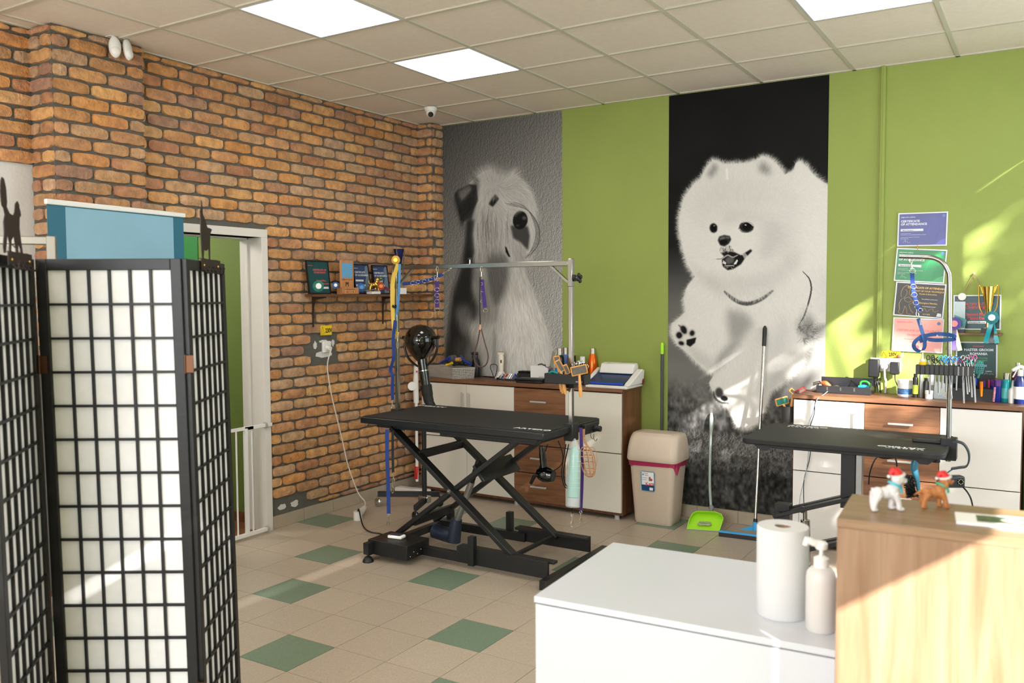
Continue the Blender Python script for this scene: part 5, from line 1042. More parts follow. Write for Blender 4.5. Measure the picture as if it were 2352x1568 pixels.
# hair dryer with cord under the tabletop
hd = at(1248,1040,y=-1.50); t = thing('hair_dryer', tuple(hd), 'glossy black hair dryer hanging nose down under the large tabletop', 'hair dryer')
hy = -1.50; b = MB(); b.tube(smoothpts([at(1244,1025,y=hy),at(1247,1050,y=hy),at(1250,1075,y=hy)],4),[.018,.019,.02,.021,.022,.022,.022,.023,.024],12); b.build('handle', BLKG, t, smooth=True)
h0 = at(1253,1089,y=hy); dv = (RT*.85-fwd*.5+Vector((0,0,-.12))).normalized(); b = MB(); b.tube([h0-dv*.055,h0-dv*.03,h0,h0+dv*.03,h0+dv*.05],[.026,.045,.05,.044,.036],18); b.build('barrel', BLKG, t, smooth=True)
b = MB(); b.cyl(h0+dv*.05,h0+dv*.056,.034); b.build('grille', mat('dark_grille', sr(60,56,54), .5, bump=1, bscale=500), t, smooth=True)
b = MB(); b.tube(smoothpts([at(1258,1020,y=hy),at(1245,1060,y=hy+.03),at(1232,1088,y=hy),at(1226,1100,y=hy)],5),.0035,6); b.build('cord', BLKP, t, smooth=True)
b = MB(); b.cyl(at(1228,1092,y=hy),at(1219,1110,y=hy),.013,.010); b.build('plug', BLKP, t, smooth=True)
for k, pp in enumerate(([(1282,1012),(1292,1040),(1290,1065),(1272,1080),(1256,1078)],[(1300,1020),(1293,1060),(1290,1090),(1296,1115),(1304,1122)],[(1306,1020),(1298,1060),(1294,1090),(1299,1112),(1306,1118)])):
    b = MB(); b.tube(smoothpts([at(x,y,y=-1.55) for x,y in pp],5),.0035,6); tag(b.build('cable', BLKP, smooth=True), ['black cable looping from under the tabletop to the hair dryer','outer black cable loop beside the clear bag','inner black cable loop beside the clear bag'][k], 'cable')
# remote on the control box
rc = at(911,1233,z=.131); b = MB(rotM((rc.x,rc.y), 8)); b.box((-.05,-.03,.126),(.05,.03,.146)); o = b.build('remote_control', WPL, bevel=.006); tag(o, 'white remote control lying on the black control box of the scissor table', 'remote control')
b = MB(rotM((rc.x,rc.y), 8)); b.box((-.04,-.022,.1462),(.035,.022,.148)); b.build('keypad', mat('navy_keypad', sr(34,42,62), .3), o)
# ------------------------------------------------------------------ tool tray on the right post with brushes
ty = YP-.075; L0 = at(1256,870,y=ty); R0 = at(1347,868,y=ty); tz1 = at(1300,858,y=ty).z; tz0 = at(1300,881,y=ty).z
t = thing('tool_tray', (XR,ty,tz0), 'black tool tray clamped to the right post, holding brushes and scissors', 'tool tray')
b = MB(); b.box((L0.x,ty-.03,tz0),(R0.x,ty-.026,tz1)); b.box((L0.x,ty+.05,tz0),(R0.x,ty+.054,tz1)); b.box((L0.x,ty-.03,tz0),(L0.x+.004,ty+.054,tz1)); b.box((R0.x-.004,ty-.03,tz0),(R0.x,ty+.054,tz1)); b.box((L0.x,ty-.03,tz0),(R0.x,ty+.054,tz0+.004)); b.box((1.5*0+L0.x+.1,ty-.03,tz0),(L0.x+.103,ty+.05,tz1)); b.build('tray', BLKP, t, bevel=.003)
b = MB(); b.box((XR-.03,YP-.025,tz0-.03),(XR+.03,YP+.025,tz0+.02)); b.build('clamp', BLKP, t, bevel=.003)
text('printed_logo', 'ARTERO', .012, LW, t, frame_M((R0.x-.055,ty-.0303,tz0+.014),(1,0,0),(0,0,1)))
ORW = mat('orange_wood', sr(226,164,92), .45, var=.06, vscale=20); PINS = mat('grey_pin_pad', sr(146,138,128), .7, bump=1, bscale=700, var=.15, vscale=80)
def slicker(hd_, top_, ang, lab, w_=.075, h_=.045, y=ty, frame=ORW, padm=PINS, face=-1):
    """hd_ px of handle end (bottom), top_ px of head centre, ang = roll of the head in the picture plane"""
    a = at(*hd_, y=y); c = at(*top_, y=y); t = thing('slicker_brush', tuple(a), lab, 'brush', 'slicker brushes in the tray')
    b = MB(); b.tube(smoothpts([a, a+(c-a)*.4, c],4),[.007,.010,.011,.011,.010,.009,.008,.008,.007],10); b.build('handle', frame, t, smooth=True)
    M = Matrix.Translation(c) @ (Matrix((( RT.x,0,-fwd.x,0),(RT.y,0,-fwd.y,0),(0,1,0,0),(0,0,0,1)))) @ Matrix.Rotation(RAD(ang), 4, 'Z')
    b = MB(M); b.box((-w_/2,-h_/2,-.006),(w_/2,-h_/2+.008,.008)); b.box((-w_/2,h_/2-.008,-.006),(w_/2,h_/2,.008)); b.box((-w_/2,-h_/2,-.006),(-w_/2+.008,h_/2,.008)); b.box((w_/2-.008,-h_/2,-.006),(w_/2,h_/2,.008)); b.box((-w_/2,-h_/2,-.008),(w_/2,h_/2,-.002)); b.build('head_frame', frame, t, bevel=.003)
    b = MB(M); b.box((-w_/2+.008,-h_/2+.008,-.002),(w_/2-.008,h_/2-.008,.012)); b.build('pin_pad', padm, t)
slicker((1334,912),(1330,850), 12, 'orange framed slicker brush facing out at the right of the tray', .095, .055, ty-.045)
slicker((1299,905),(1286,840), -62, 'orange handled slicker brush leaning left, tallest in the tray', .075, .035)
slicker((1292,903),(1301,848), -66, 'orange handled slicker brush in the middle of the tray beside the post', .060, .030, ty+.02)
slicker((1290,900),(1280,830), -78, 'grey padded slicker brush at the back left of the tray', .07, .04, ty+.03)
def scissors(a, c, mring, lab, group, y_=None, s=1.0):
    """a tip of blades, c centre of rings (points)"""
    a = Vector(a); c = Vector(c); d = (c-a).normalized(); L_ = (c-a).length; sd = d.cross(fwd).normalized()
    t = thing('scissors', tuple(a), lab, 'scissors', group)
    for k in (-1, 1):
        b = MB(); b.bar(a+sd*k*.0015, a+d*(L_*.62)+sd*k*.004-fwd*.001*k, .007*s, .0022, up=tuple(sd)); b.bar(a+d*(L_*.62)-sd*k*.0, c-d*.010+sd*k*.011*s, .005*s, .0035, up=tuple(sd)); bl = b.build('blade', STEEL, t)
        b = MB(); b.tube([c+sd*k*.012*s+sd*.009*s*math.cos(q)+d*.012*s*math.sin(q)+d*.002 for q in np.linspace(0,2*pi,13)[:-1]], .0024*s, 6, closed=True); b.build('finger_ring', mring, bl, smooth=True)
    return t
for k, (tx, ty_, rx, ry, lab) in enumerate(((1330,898,1322,836,'steel scissors behind the framed slicker brush, left pair of the tray'),(1338,896,1333,834,'steel scissors in the middle of the three pairs in the tray'),(1344,894,1343,843,'steel scissors nearest the right end of the tray'))):
    scissors(at(tx,ty_,y=ty+.03), at(rx,ry,y=ty+.03), CHR, lab, 'steel scissors in the tray')
b = MB(); c_ = at(1272,858,y=ty); b.tube(smoothpts([c_+Vector((-.03,0,.0)),c_+Vector((-.01,0,.012)),c_+Vector((.02,0,.006)),c_+Vector((.03,0,.0))],4),.008,8); tag(b.build('nail_clipper', mat('teal_handle', sr(20,140,140), .4), smooth=True), 'teal handled clipper lying in the left end of the tray', 'clipper')
b = MB(); b.bar(at(1252,841,y=ty),at(1272,851,y=ty),.006,.004); tag(b.build('comb', mat('purple_plastic', sr(80,40,90), .4)), 'thin purple comb sticking out at the left of the tray', 'comb')
for k, (px0, px1) in enumerate(((1262,1268),(1268,1272))):
    b = MB(); b.bar(at(px0-2,862,y=ty+.03), at(px1+3-3*k,806+4*k,y=ty+.03), .012, .002, up=tuple(fwd)); tag(b.build('steel_comb', STEEL), ['flat steel comb standing in the tray, left one','flat steel comb standing in the tray, right one'][k], 'comb', 'steel combs in the tray')
# ------------------------------------------------------------------ stand dryer behind the table
DY_ = -.92; hc = at(966,783,y=DY_); t = thing('stand_dryer', (hc.x,DY_,0), 'glossy black stand dryer on a wheeled base behind the large table', 'dryer')
def D(px, py): return at(px, py, y=DY_)
sz = px2m(hc)
b = MB(); vz = Vector((0,0,1)); vdir = (-fwd*.9+Vector((0,0,.1))).normalized()
prof = [(0,-.10),(.06,-.085),(.10,-.05),(.122,0),(.112,.05),(.08,.085),(.045,.10),(.0,.105)]
b.sph(hc,.124,16,(1,1,1.0)); b.v = [Vector((p.x,p.y,p.z)) if p.z > hc.z-.02 else Vector((hc.x+(p.x-hc.x)*(1-.45*((hc.z-.02-p.z)/.12)),hc.y+(p.y-hc.y)*(1-.45*((hc.z-.02-p.z)/.12)),hc.z-.02+(p.z-hc.z+.02)*1.35)) for p in b.v]; hd_ = b.build('dryer_head', BLKG, t, smooth=True)
b = MB(); q = D(970,789)-fwd*.115; b.sph(q,.03,10,(1,.5,.55)); pn = b.build('control_panel', BLKP, hd_, smooth=True)
for s_ in (-1,1): b = MB(); b.sph(q+RT*.016*s_-fwd*.012,.005,6); b.build('knob', CHR, pn, smooth=True)
b = MB(); b.tube(smoothpts([D(931,776),D(930,800),D(938,822),D(955,838),D(968,842),D(982,838),D(996,822),D(1004,800),D(1004,776)],5),.009,8); b.build('yoke', BLKP, t, smooth=True)
for px0, px1 in ((925,940),(992,1008)): b = MB(); b.cyl(D(px0,775),D(px1,775),.012); b.build('pivot', BLKP, t, smooth=True)
b = MB(); b.cyl(D(968,818),D(969,806),.040,.034); b.build('chrome_collar', CHR, t, smooth=True)
b = MB(); b.tube([D(969,818),D(973,850)],.038,18); b.build('neck', BLKG, t, smooth=True)
b = MB(); b.tube([D(973,850),D(973.3,852)],.0395,18); b.build('silver_band', CHR, t, smooth=True)
b = MB(); b.tube([D(973.4,852),D(978,885)],[.038,.036],18); b.build('neck', BLKG, t, smooth=True)
b = MB(); b.tube(smoothpts([D(978,884),D(981,900),D(985,920),D(992,935)],4),[.044]*3+[.042]*3+[.038]*3+[.034]*4,16); b.build('rubber_sleeve', RUB, t, smooth=True)
pc_ = at(975,1118,y=DY_); pb = Vector((pc_.x, DY_, .10))
b = MB(); b.cyl((pb.x,DY_,.09),(pb.x,DY_,D(985,930).z),.018); b.build('stand_pole', BLK, t, smooth=True)
b = MB(); b.cbox((pb.x,DY_,.11),(.09,.05,.05)); b.build('chrome_bracket', CHR, t, bevel=.006)
ends = [at(868,1134,z=.10), at(1010,1134,z=.10), at(954,1168,z=.085)]
b = MB(); b.bar(Vector((ends[0].x,ends[0].y,.10)), Vector((ends[1].x,ends[1].y,.10)), .03, .04); b.build('base_arm', BLK, t, bevel=.002)
b = MB(); b.bar((pb.x,DY_,.10), Vector((ends[2].x,ends[2].y,.09)), .03, .04); b.build('base_arm', BLK, t, bevel=.002)
b = MB(); b.bar((pb.x,DY_,.10), (ends[0].x-.02,ends[0].y+.38,.10), .03, .04)
for e_ in ends:
    b = MB(); b.sph((e_.x,e_.y,.034),.034,10,(1,.5,1)); b.cyl((e_.x,e_.y,.05),(e_.x,e_.y,.085),.008); b.build('caster', CHR if e_ is ends[0] else BLKG, t, smooth=True)
# stick vacuum leaning in the corner
vp = at(957,1112,y=-.46); t = thing('stick_vacuum', (vp.x,vp.y,0), 'white stick vacuum with red accents leaning in the corner behind the stand dryer', 'vacuum cleaner')
REDP = mat('red_plastic', sr(200,40,34), .35)
yv = -.46; V_ = lambda px,py: at(px,py,y=yv)
b = MB(); b.tube([V_(958,1105),V_(957,1000),V_(956,920)],.012,10); b.build('tube', WPL, t, smooth=True)
b = MB(); b.tube(smoothpts([V_(956,925),V_(955,880),V_(956,845),V_(960,832)],4),[.022]*6+[.02]*7,12); hd2 = b.build('handle', WPL, t, smooth=True)
b = MB(); q = V_(948,886); b.cyl(q-fwd*.02,q-fwd*.045,.036); b.build('dust_cup', WPL, hd2, smooth=True)
b = MB(); q = V_(958,853); b.sph(q-fwd*.02,.007,6); b.build('red_button', REDP, hd2, smooth=True)
b = MB(); b.bar(V_(957,1070),V_(957,1100),.03,.03); b.build('red_panel', REDP, t, bevel=.006)
fl_, fr_ = at(912,1124,z=.03), at(985,1126,y=-.49); b = MB(); b.bar(Vector((fl_.x,fl_.y,.035)),Vector((fr_.x,fr_.y,.035)),.08,.05); hb = b.build('floor_head', WPL, t, bevel=.012); b = MB(); b.bar(Vector((fl_.x+.02,fl_.y-.04,.02)),Vector((fr_.x-.02,fr_.y-.04,.02)),.012,.02); b.build('red_strip', REDP, hb)
# ------------------------------------------------------------------ things on the first sideboard
def T1(px, py, ym=-.085):
    p = at(px, py, z=TOP1)
    if p.y > ym: p = at(px, py, y=ym)
    p.z = TOP1; return p
def bottle(base, prof, m, cap, capm, lab, cat='bottle', name='bottle', group=None, label_m=None, n=24, s=1):
    t = thing(name, tuple(base), lab, cat, group); z0 = base.z+.0005
    b = MB(); b.lathe((base.x,base.y,z0), [(r*s,z*s) for r,z in prof], n); o = b.build('body', m, t, smooth=True)
    if cap: b = MB(); zt = prof[-1][1]*s; b.lathe((base.x,base.y,z0+zt-.0005), [(r*s,z*s) for r,z in cap], n); b.build('cap', capm, t, smooth=True)
    if label_m: r = max(q[0] for q in prof)*s+.0006; h = prof[-1][1]*s; b = MB(); b.lathe((base.x,base.y,z0), [(r-.0008,h*.18),(r,h*.18),(r,h*.62),(r-.0008,h*.62)], n); b.build('label', label_m, o, smooth=True)
    return t
# perforated basket
a = at(984,860,y=-.215); c_ = at(1040,868,y=-.33); e_ = at(1088,856,y=-.185); GRYB = mat('grey_basket_plastic', sr(176,170,160), .5)
cen_ = (a+e_)/2; t = thing('storage_basket', (cen_.x,cen_.y,TOP1), 'grey perforated plastic basket full of grooming tools on the long sideboard', 'basket')
a.z = c_.z = e_.z = TOP1; d_ = a+(e_-c_); hh = .085
out = [(a, c_), (c_, e_), (e_, d_), (d_, a)]; mid = (a+e_)/2
for p, q in out:
    b = MB(); L_ = (q-p).length; n = int(L_/.0115); u = (q-p).normalized(); nn = Vector((0,0,1)).cross(u)
    fl = lambda z: 1+.05*z/hh
    P_ = lambda s_, z: mid+((p+u*s_)-mid)*fl(z)+Vector((0,0,z+.001))
    for k in range(n+1): s_ = L_*k/n; b.bar(P_(s_,0), P_(s_,hh), .0055, .002, up=tuple(u) if False else tuple(nn))
    for k in range(7): z = hh*k/6; b.bar(P_(0,z), P_(L_,z), .0055 if k < 6 else .010, .002 if k < 6 else .006, up=tuple(nn))
    b.build('perforated_wall', GRYB, t)
b = MB(); b.prism([(v.x,v.y) for v in (a,c_,e_,d_)], TOP1+.001, TOP1+.004, 'xy'); b.build('bottom', GRYB, t)
inn = mid+Vector((0,0,.055))
BLUEP = mat('blue_plastic', sr(28,60,150), .4); YELP = mat('yellow_plastic', sr(238,196,20), .4)
def tool(name, lab, cat, pts, r, m, extra=None, group=None):
    b = MB(); b.tube(smoothpts(pts,4), r if not isinstance(r,(list,tuple)) else list(np.interp(np.linspace(0,1,4*(len(pts)-1)+1), np.linspace(0,1,len(r)), r)), 10)
    if extra: extra(b)
    return tag(b.build(name, m, smooth=True), lab, cat, group)
yB = mid.y
def B_(px, py, dy=0): return at(px, py, y=yB+dy)
tool('brush', 'blue handled brush lying at the left in the grey basket', 'brush', [B_(1010,834),B_(1025,826),B_(1035,822)], [.006,.012,.018], BLUEP)
tool('roller', 'round grey brush head at the back of the grey basket', 'brush', [B_(1033,824,.03),B_(1045,822,.03)], [.028,.028], mat('grey_bristle', sr(110,108,108), .8, bump=.8, bscale=300))
tool('clip', 'yellow plastic clip in the grey basket', 'clip', [B_(1025,838,-.03),B_(1032,836,-.03),B_(1039,833,-.03)], [.012,.008,.012], YELP)
tool('brush', 'small brown wooden brush back in the grey basket', 'brush', [B_(1048,826,.02),B_(1058,825,.02)], .017, ORW)
tool('brush', 'blue and black brush leaning at the right end of the grey basket', 'brush', [B_(1058,816),B_(1066,828),B_(1082,836)], [.007,.010,.016], BLUEP)
for k, (px, py, r_) in enumerate(((1050,836,.018),(1060,834,.022),(1069,836,.02),(1043,838,.014))):
    b = MB(); p = B_(px,py); b.sph(p, r_, 8, (1.3,.9,.7)); b.cyl(p, p+Vector((.03,.01,.01)), .006)
    tag(b.build('grooming_tool', mat('black_rubber_tool', sr(22,22,26), .5, bump=.6, bscale=80), smooth=True), 'black grooming tool jumbled in the grey basket', 'tool', 'black tools in the grey basket')
# black spray bottle
p = T1(1093,858); t = bottle(p, [(.0,0),(.028,0),(.030,.01),(.030,.09),(.022,.115),(.014,.125)], BLKP, [(.014,0),(.015,.018),(.010,.026)], BLKP, 'black spray bottle on the sideboard just right of the grey basket')
b = MB(); q = p+Vector((0,0,.158)); b.tube([q+RT*.016, q, q-RT*.022, q-RT*.03],[.010,.011,.010,.006],10); b.cyl(q-RT*.018, q-RT*.024+Vector((0,0,-.035)),.004); b.build('trigger_head', BLKP, t, smooth=True); t.scale = (1.25,)*3
# clipper on charging stand
IVO = mat('ivory_plastic', sr(232,222,204), .35)
p = T1(1151,856); t = thing('hair_clipper', tuple(p), 'ivory cordless clipper standing upright on its white charging stand', 'clipper')
b = MB(); b.lathe(p+Vector((0,0,.0005)), [(.045,0),(.044,.008),(.030,.02),(.024,.045),(.018,.05)], 26); b.build('charging_stand', WPL, t, smooth=True)
b = MB(); b.tube([p+Vector((0,0,z)) for z in (.04,.08,.12,.15,.17)],[.017,.018,.020,.021,.019],14); cb = b.build('clipper_body', IVO, t, smooth=True)
b = MB(); b.cbox(p+Vector((0,0,.176)),(.044,.02,.02)); b.build('blade_head', IVO, t, bevel=.003)
b = MB(); b.cbox(p+Vector((0,0,.187)),(.042,.016,.003)); b.build('blade', STEEL, t)
b = MB(); q = p-fwd*.0195+Vector((0,0,.12)); b.cbox(q,(.010,.004,.022),rot=(0,0,YAW)); b.build('slide_switch', BLKP, cb); t.scale = (1.16,)*3
b = MB(); b.tube(smoothpts([T1(1102,861)+Vector((0,0,.006)), T1(1118,860)+Vector((0,0,.01)), T1(1133,858)+Vector((0,0,.006)), at(1126,842,y=-.10), at(1134,836,y=-.10), at(1142,842,y=-.10), T1(1136,858)+Vector((0,0,.006)), T1(1125,863)+Vector((0,0,.006)), T1(1110,863)+Vector((0,0,.006)), T1(1128,864)+Vector((0,0,.01)), T1(1142,861)+Vector((0,0,.006))],5), .0032, 6); tag(b.build('cord', BLKP, smooth=True), 'tangled black cord on the sideboard left of the ivory clipper', 'cord')
# black tray with chrome tools
p = at(1166,866,y=-.17); M = rotM((p.x,p.y), 2); b = MB(M); b.box((-.085,-.035,TOP1+.0005),(.085,.045,TOP1+.006)); b.box((-.085,-.035,TOP1+.006),(-.08,.045,TOP1+.018)); b.box((.08,-.035,TOP1+.006),(.085,.045,TOP1+.018)); tag(b.build('tool_tray', BLKP, bevel=.002), 'low black tray of small chrome tools in the middle of the long sideboard', 'tray')
cols = [CHR, mat('pearl_handle', sr(200,190,190), .3, .3), mat('blue_handle', sr(40,80,160), .3), mat('orange_handle', sr(220,120,60), .3), CHR, mat('white_handle', sr(226,224,222), .3)]
for k in range(9):
    x = -.07+.0165*k; b = MB(M); h = .012+.02*abs(math.sin(k*1.7)); b.tube([(x,-.03,TOP1+.013),(x+.008,0,TOP1+.02+h),(x+.012,.035,TOP1+.018)],[.0045,.007,.005],8)
    tag(b.build('small_clipper_tool', cols[k%6], smooth=True), 'small chrome or coloured grooming tool lying in the low black tray', 'tool', 'small tools in the low black tray')
# comb attachments box
p = T1(1207,858); M = rotM((p.x,p.y+.03), 1); t = thing('attachment_box', tuple(p), 'black rack of comb attachments beside the white box on the long sideboard', 'rack')
b = MB(M); b.box((-.075,-.04,TOP1+.0005),(.072,.05,TOP1+.05)); b.build('rack', mat('smoky_plastic', sr(44,42,40), .35), t, bevel=.002)
for k in range(8): b = MB(M); b.box((-.07+.0175*k,-.03,TOP1+.0505),(-.058+.0175*k,.04,TOP1+.068)); b.build('comb_attachment', BLKP, t)
# white box with scissors lying on top
p = T1(1240,858); M = rotM((p.x+.0,p.y+.03), 1); b = MB(M); b.box((-.075,-.05,TOP1+.0005),(.085,.06,TOP1+.118)); o = b.build('cardboard_box', PAPER, bevel=.001); tag(o, 'white cardboard box on the long sideboard behind the black cases', 'box'); ROOT[o] = Matrix.Translation(o.location)
text('printed_text', 'ARTERO', .014, mat('grey_print', sr(120,118,116), .6), o, M @ frame_M((.0,-.0503,TOP1+.025),(1,0,0),(0,0,1)))
b = MB(M); b.tube(smoothpts([(-.03,-.01,TOP1+.1235),(0,.0,TOP1+.130),(.03,-.02,TOP1+.1235),(.05,-.03,TOP1+.1235)],4),.005,8); tag(b.build('hair_clip', BLKP, smooth=True), 'small black clip lying on top of the white cardboard box', 'clip')
for k, (px0, px1, z0, lab) in enumerate(((1188,1254,.0005,'thin black case on the long sideboard, lowest of two'),(1188,1255,.0185,'thin black case on top of the other black case beside the tool tray'))):
    p = T1(1221,873); p.y = -.26; p.x = at(1221,873,y=-.26).x; M = rotM((p.x,p.y), 1+2*k); b = MB(M); b.box((-.115,-.05,TOP1+z0),(.115,.055,TOP1+z0+.017)); tag(b.build('case', mat('black_leather', sr(24,24,26), .45, bump=.3, bscale=200), bevel=.005), lab, 'case', 'flat black cases')
# bottles at the back
CANP = [(.024,0),(.0255,.003),(.0255,.135),(.022,.15),(.016,.155)]; CAPP = [(.0145,0),(.0145,.038),(.012,.04)]
SILV = mat('silver_cap', sr(214,206,196), .2, .9)
p = at(1285,856,z=TOP1); p = Vector((p.x,-.10,TOP1)); cx_ = at(1285,830,y=-.135).x
bottle(Vector((cx_,-.135,TOP1)), CANP, mat('black_blue_can', sr(16,18,30), .2), CAPP, SILV, 'black and blue spray can behind the orange brushes on the long sideboard', label_m=mat('bright_blue_label', sr(20,130,190), .25), s=1.38)
cx_ = at(1298,830,y=-.05).x; bottle(Vector((cx_,-.05,TOP1)), CANP, mat('periwinkle_can', sr(88,118,188), .25), CAPP, SILV, 'periwinkle blue spray can just left of the right table post', s=1.38)
b = MB(); p = at(1313,840,y=-.10); b.cbox((p.x,-.1,TOP1+.1055),(.05,.05,.21)); tag(b.build('product_box', mat('brown_glossy_box', sr(82,54,42), .3), bevel=.002), 'dark brown box behind the right table post on the sideboard', 'box')
cx_ = at(1338,830,y=-.115).x; bottle(Vector((cx_,-.115,TOP1)), [(.024,0),(.025,.004),(.025,.10),(.014,.112)], mat('dark_glass', sr(30,34,40), .15), [(.014,0),(.014,.034),(.012,.036)], WPL, 'dark bottle with white cap between the tray and the orange bottle', s=1.4)
cx_ = at(1351,835,y=-.045).x; bottle(Vector((cx_,-.045,TOP1)), [(.02,0),(.022,.004),(.02,.06),(.015,.075)], mat('grey_glass', sr(140,138,134), .2), [(.015,0),(.013,.02)], GREYP, 'grey jar bottle close behind the white capped dark bottle', s=1.3)
cx_ = at(1361,830,y=-.042).x; bottle(Vector((cx_,-.042,TOP1)), [(.026,0),(.028,.004),(.030,.07),(.028,.13),(.018,.172),(.016,.175)], mat('metallic_orange', sr(236,104,20), .22, .5), [(.0155,0),(.0155,.034),(.013,.036)], SILV, 'metallic orange bottle with silver cap behind the white binding machine', s=1.28)
# laminator / binding machine
a = at(1348,880,y=-.34); c_ = at(1449,884,y=-.34); xl, xr, yf = a.x, c_.x-.02, -.345
t = thing('binding_machine', ((xl+xr)/2,-.2,TOP1), 'white desktop binding machine holding a dark blue folder at the right end of the sideboard', 'machine')
b = MB(); b.box((xl,yf,TOP1+.0005),(xr,-.06,TOP1+.022)); b.build('base', WPL, t, bevel=.006)
b = MB(); b.prism([(yf+.02,TOP1+.022),(-.07,TOP1+.022),(-.05,TOP1+.12),(-.09,TOP1+.13),(yf+.05,TOP1+.042)], xr-.035, xr+.012, 'yz'); b.build('side_arm', WPL, t, bevel=.006)
b = MB(); b.prism([(yf+.02,TOP1+.022),(-.07,TOP1+.022),(-.05,TOP1+.12),(-.09,TOP1+.13),(yf+.05,TOP1+.042)], xl-.03, xl+.0, 'yz'); b.build('side_arm', WPL, t, bevel=.006)
b = MB(); b.prism([(-.16,TOP1+.095),(-.05,TOP1+.095),(-.04,TOP1+.145),(-.06,TOP1+.172),(-.12,TOP1+.166)], xl+.02, xr-.04, 'yz'); hd = b.build('hood', WPL, t, bevel=.008)
text('printed_logo', 'ibico', .016, mat('grey_print', sr(120,118,116), .6), hd, frame_M((xl+.07,-.125,TOP1+.168),(1,0,0),(0,.94,.08)))
b = MB(); b.add([(xl+.0,yf+.03,TOP1+.034),(xr-.04,yf+.03,TOP1+.034),(xr-.04,-.10,TOP1+.108),(xl+.0,-.10,TOP1+.108),(xl+.0,yf+.03,TOP1+.030),(xr-.04,yf+.03,TOP1+.030),(xr-.04,-.10,TOP1+.104),(xl+.0,-.10,TOP1+.104)], [(0,1,2,3),(7,6,5,4),(0,4,5,1),(1,5,6,2),(2,6,7,3),(3,7,4,0)])
f_ = b.build('folder', mat('dark_blue_folder', sr(16,42,92), .25)); tag(f_, 'dark blue transparent folder lying on the white binding machine', 'folder')
b = MB(); b.tube([(xl,yf+.025,TOP1+.034),(xr-.04,yf+.025,TOP1+.034)],.007,8); b.build('binding_spine', mat('bright_blue_spine', sr(10,70,200), .3), f_).matrix_parent_inverse = Matrix.Translation(f_.location).inverted()
b = MB(); b.cbox(((xl+xr)/2-.02,-.115,TOP1+.112),(.03,.03,.018)); b.build('punch_lever', BLKP, t)
pr_ = at(1480,873,x=2.03); b = MB(); b.tube([(2.018,-.10,pr_.z),(2.06,-.10,pr_.z)],[.024,.022],20); b.tube([(2.06,-.10,pr_.z),(2.062,-.10,pr_.z)],[.010,.009],12); t = tag(b.build('roll', mat('maroon_plastic', sr(120,22,50), .35), smooth=True), 'maroon knob like roll at the right side of the white binding machine', 'roll')
bpy.data.objects['binding_machine'].location.y -= .022; f_.location.y -= .022
# ------------------------------------------------------------------ bin, dustpan, squeegee, broom stick
BIN = mat('beige_bin_plastic', sr(206,188,168), .38, 0, .06, 500)
bx, by = 2.235, -.235
def rrect(cx, cy, w_, d_, r_, z, n=5):
    out = []
    for sx, sy, a0 in ((1,1,0),(-1,1,90),(-1,-1,180),(1,-1,270)):
        out += [Vector((cx+sx*(w_/2-r_)+r_*math.cos(RAD(a0+90*k/n)), cy+sy*(d_/2-r_)+r_*math.sin(RAD(a0+90*k/n)), z)) for k in range(n+1)]
    return out
def loft(mb, rings, cap0=True, cap1=True):
    n = len(rings[0]); vs = [p for r in rings for p in r]; fs = []
    for i in range(len(rings)-1): fs += [(i*n+j,i*n+(j+1)%n,(i+1)*n+(j+1)%n,(i+1)*n+j) for j in range(n)]
    if cap0: fs.append(tuple(range(n-1,-1,-1)))
    if cap1: fs.append(tuple(range((len(rings)-1)*n,len(rings)*n)))
    return mb.add(vs, fs)
zr = at(1445,1052,y=-.38).z; zt = at(1500,990,y=-.2).z
t = thing('swing_lid_bin', (bx,by,0), 'tall beige swing lid bin with a pink liner between the sideboard and the spitz mural', 'bin')
b = MB(); loft(b, [rrect(bx,by,.27,.20,.03,.001),rrect(bx,by,.285,.215,.035,.02),rrect(bx,by,.35,.27,.04,zr+.01)]); bd = b.build('bin_body', BIN, t, smooth=True)
b = MB(); loft(b, [rrect(bx,by,.352,.272,.04,zr-.045),rrect(bx,by,.362,.282,.042,zr-.01),rrect(bx,by,.362,.282,.042,zr+.005)], False, False)
for i, v in enumerate(b.v): v.x += random.uniform(-.004,.004); v.z += random.uniform(-.014,.006) if i < 24 else 0
ln_ = b.build('bin_liner', mat('pink_film', sr(178,40,88), .3, alpha=.85), t, smooth=True)
b = MB(); q = [Vector((bx+.14,by-.135,zr-.01)), Vector((bx+.178,by-.10,zr-.01)), Vector((bx+.183,by-.03,zr-.02)), Vector((bx+.178,by-.09,zr-.10))]; b.add(q+[v+Vector((.004,0,0)) for v in q], [(0,1,2,3),(7,6,5,4),(0,3,7,4),(1,2,6,5)]); b.build('liner_corner', mat('pink_film', 0), t)
b = MB(); rings = [rrect(bx,by,.375,.295,.045,zr-.012),rrect(bx,by,.385,.305,.05,zr),rrect(bx,by,.382,.30,.05,zr+.035)]
hl = zt-zr-.035
for k in range(1,7):
    q = k/6; rings.append(rrect(bx, by+.02*q, .382-.05*q**2, .30-.10*q**1.3-.02*q, .05, zr+.035+hl*math.sin(q*pi/2)))
loft(b, rings); ld = b.build('lid', BIN, t, smooth=True)
b = MB(); rings = []
for k in range(0,6): q = k/5; y = by-.115+.15*q; z = zr+.045+hl*math.sin(min(1,(.18+.82*q))*pi/2)*.97+.012
b.box((bx-.135,by-.08,zt-.030),(bx+.135,by+.09,zt+.004)); b.build('swing_flap', BIN, ld, bevel=.012)
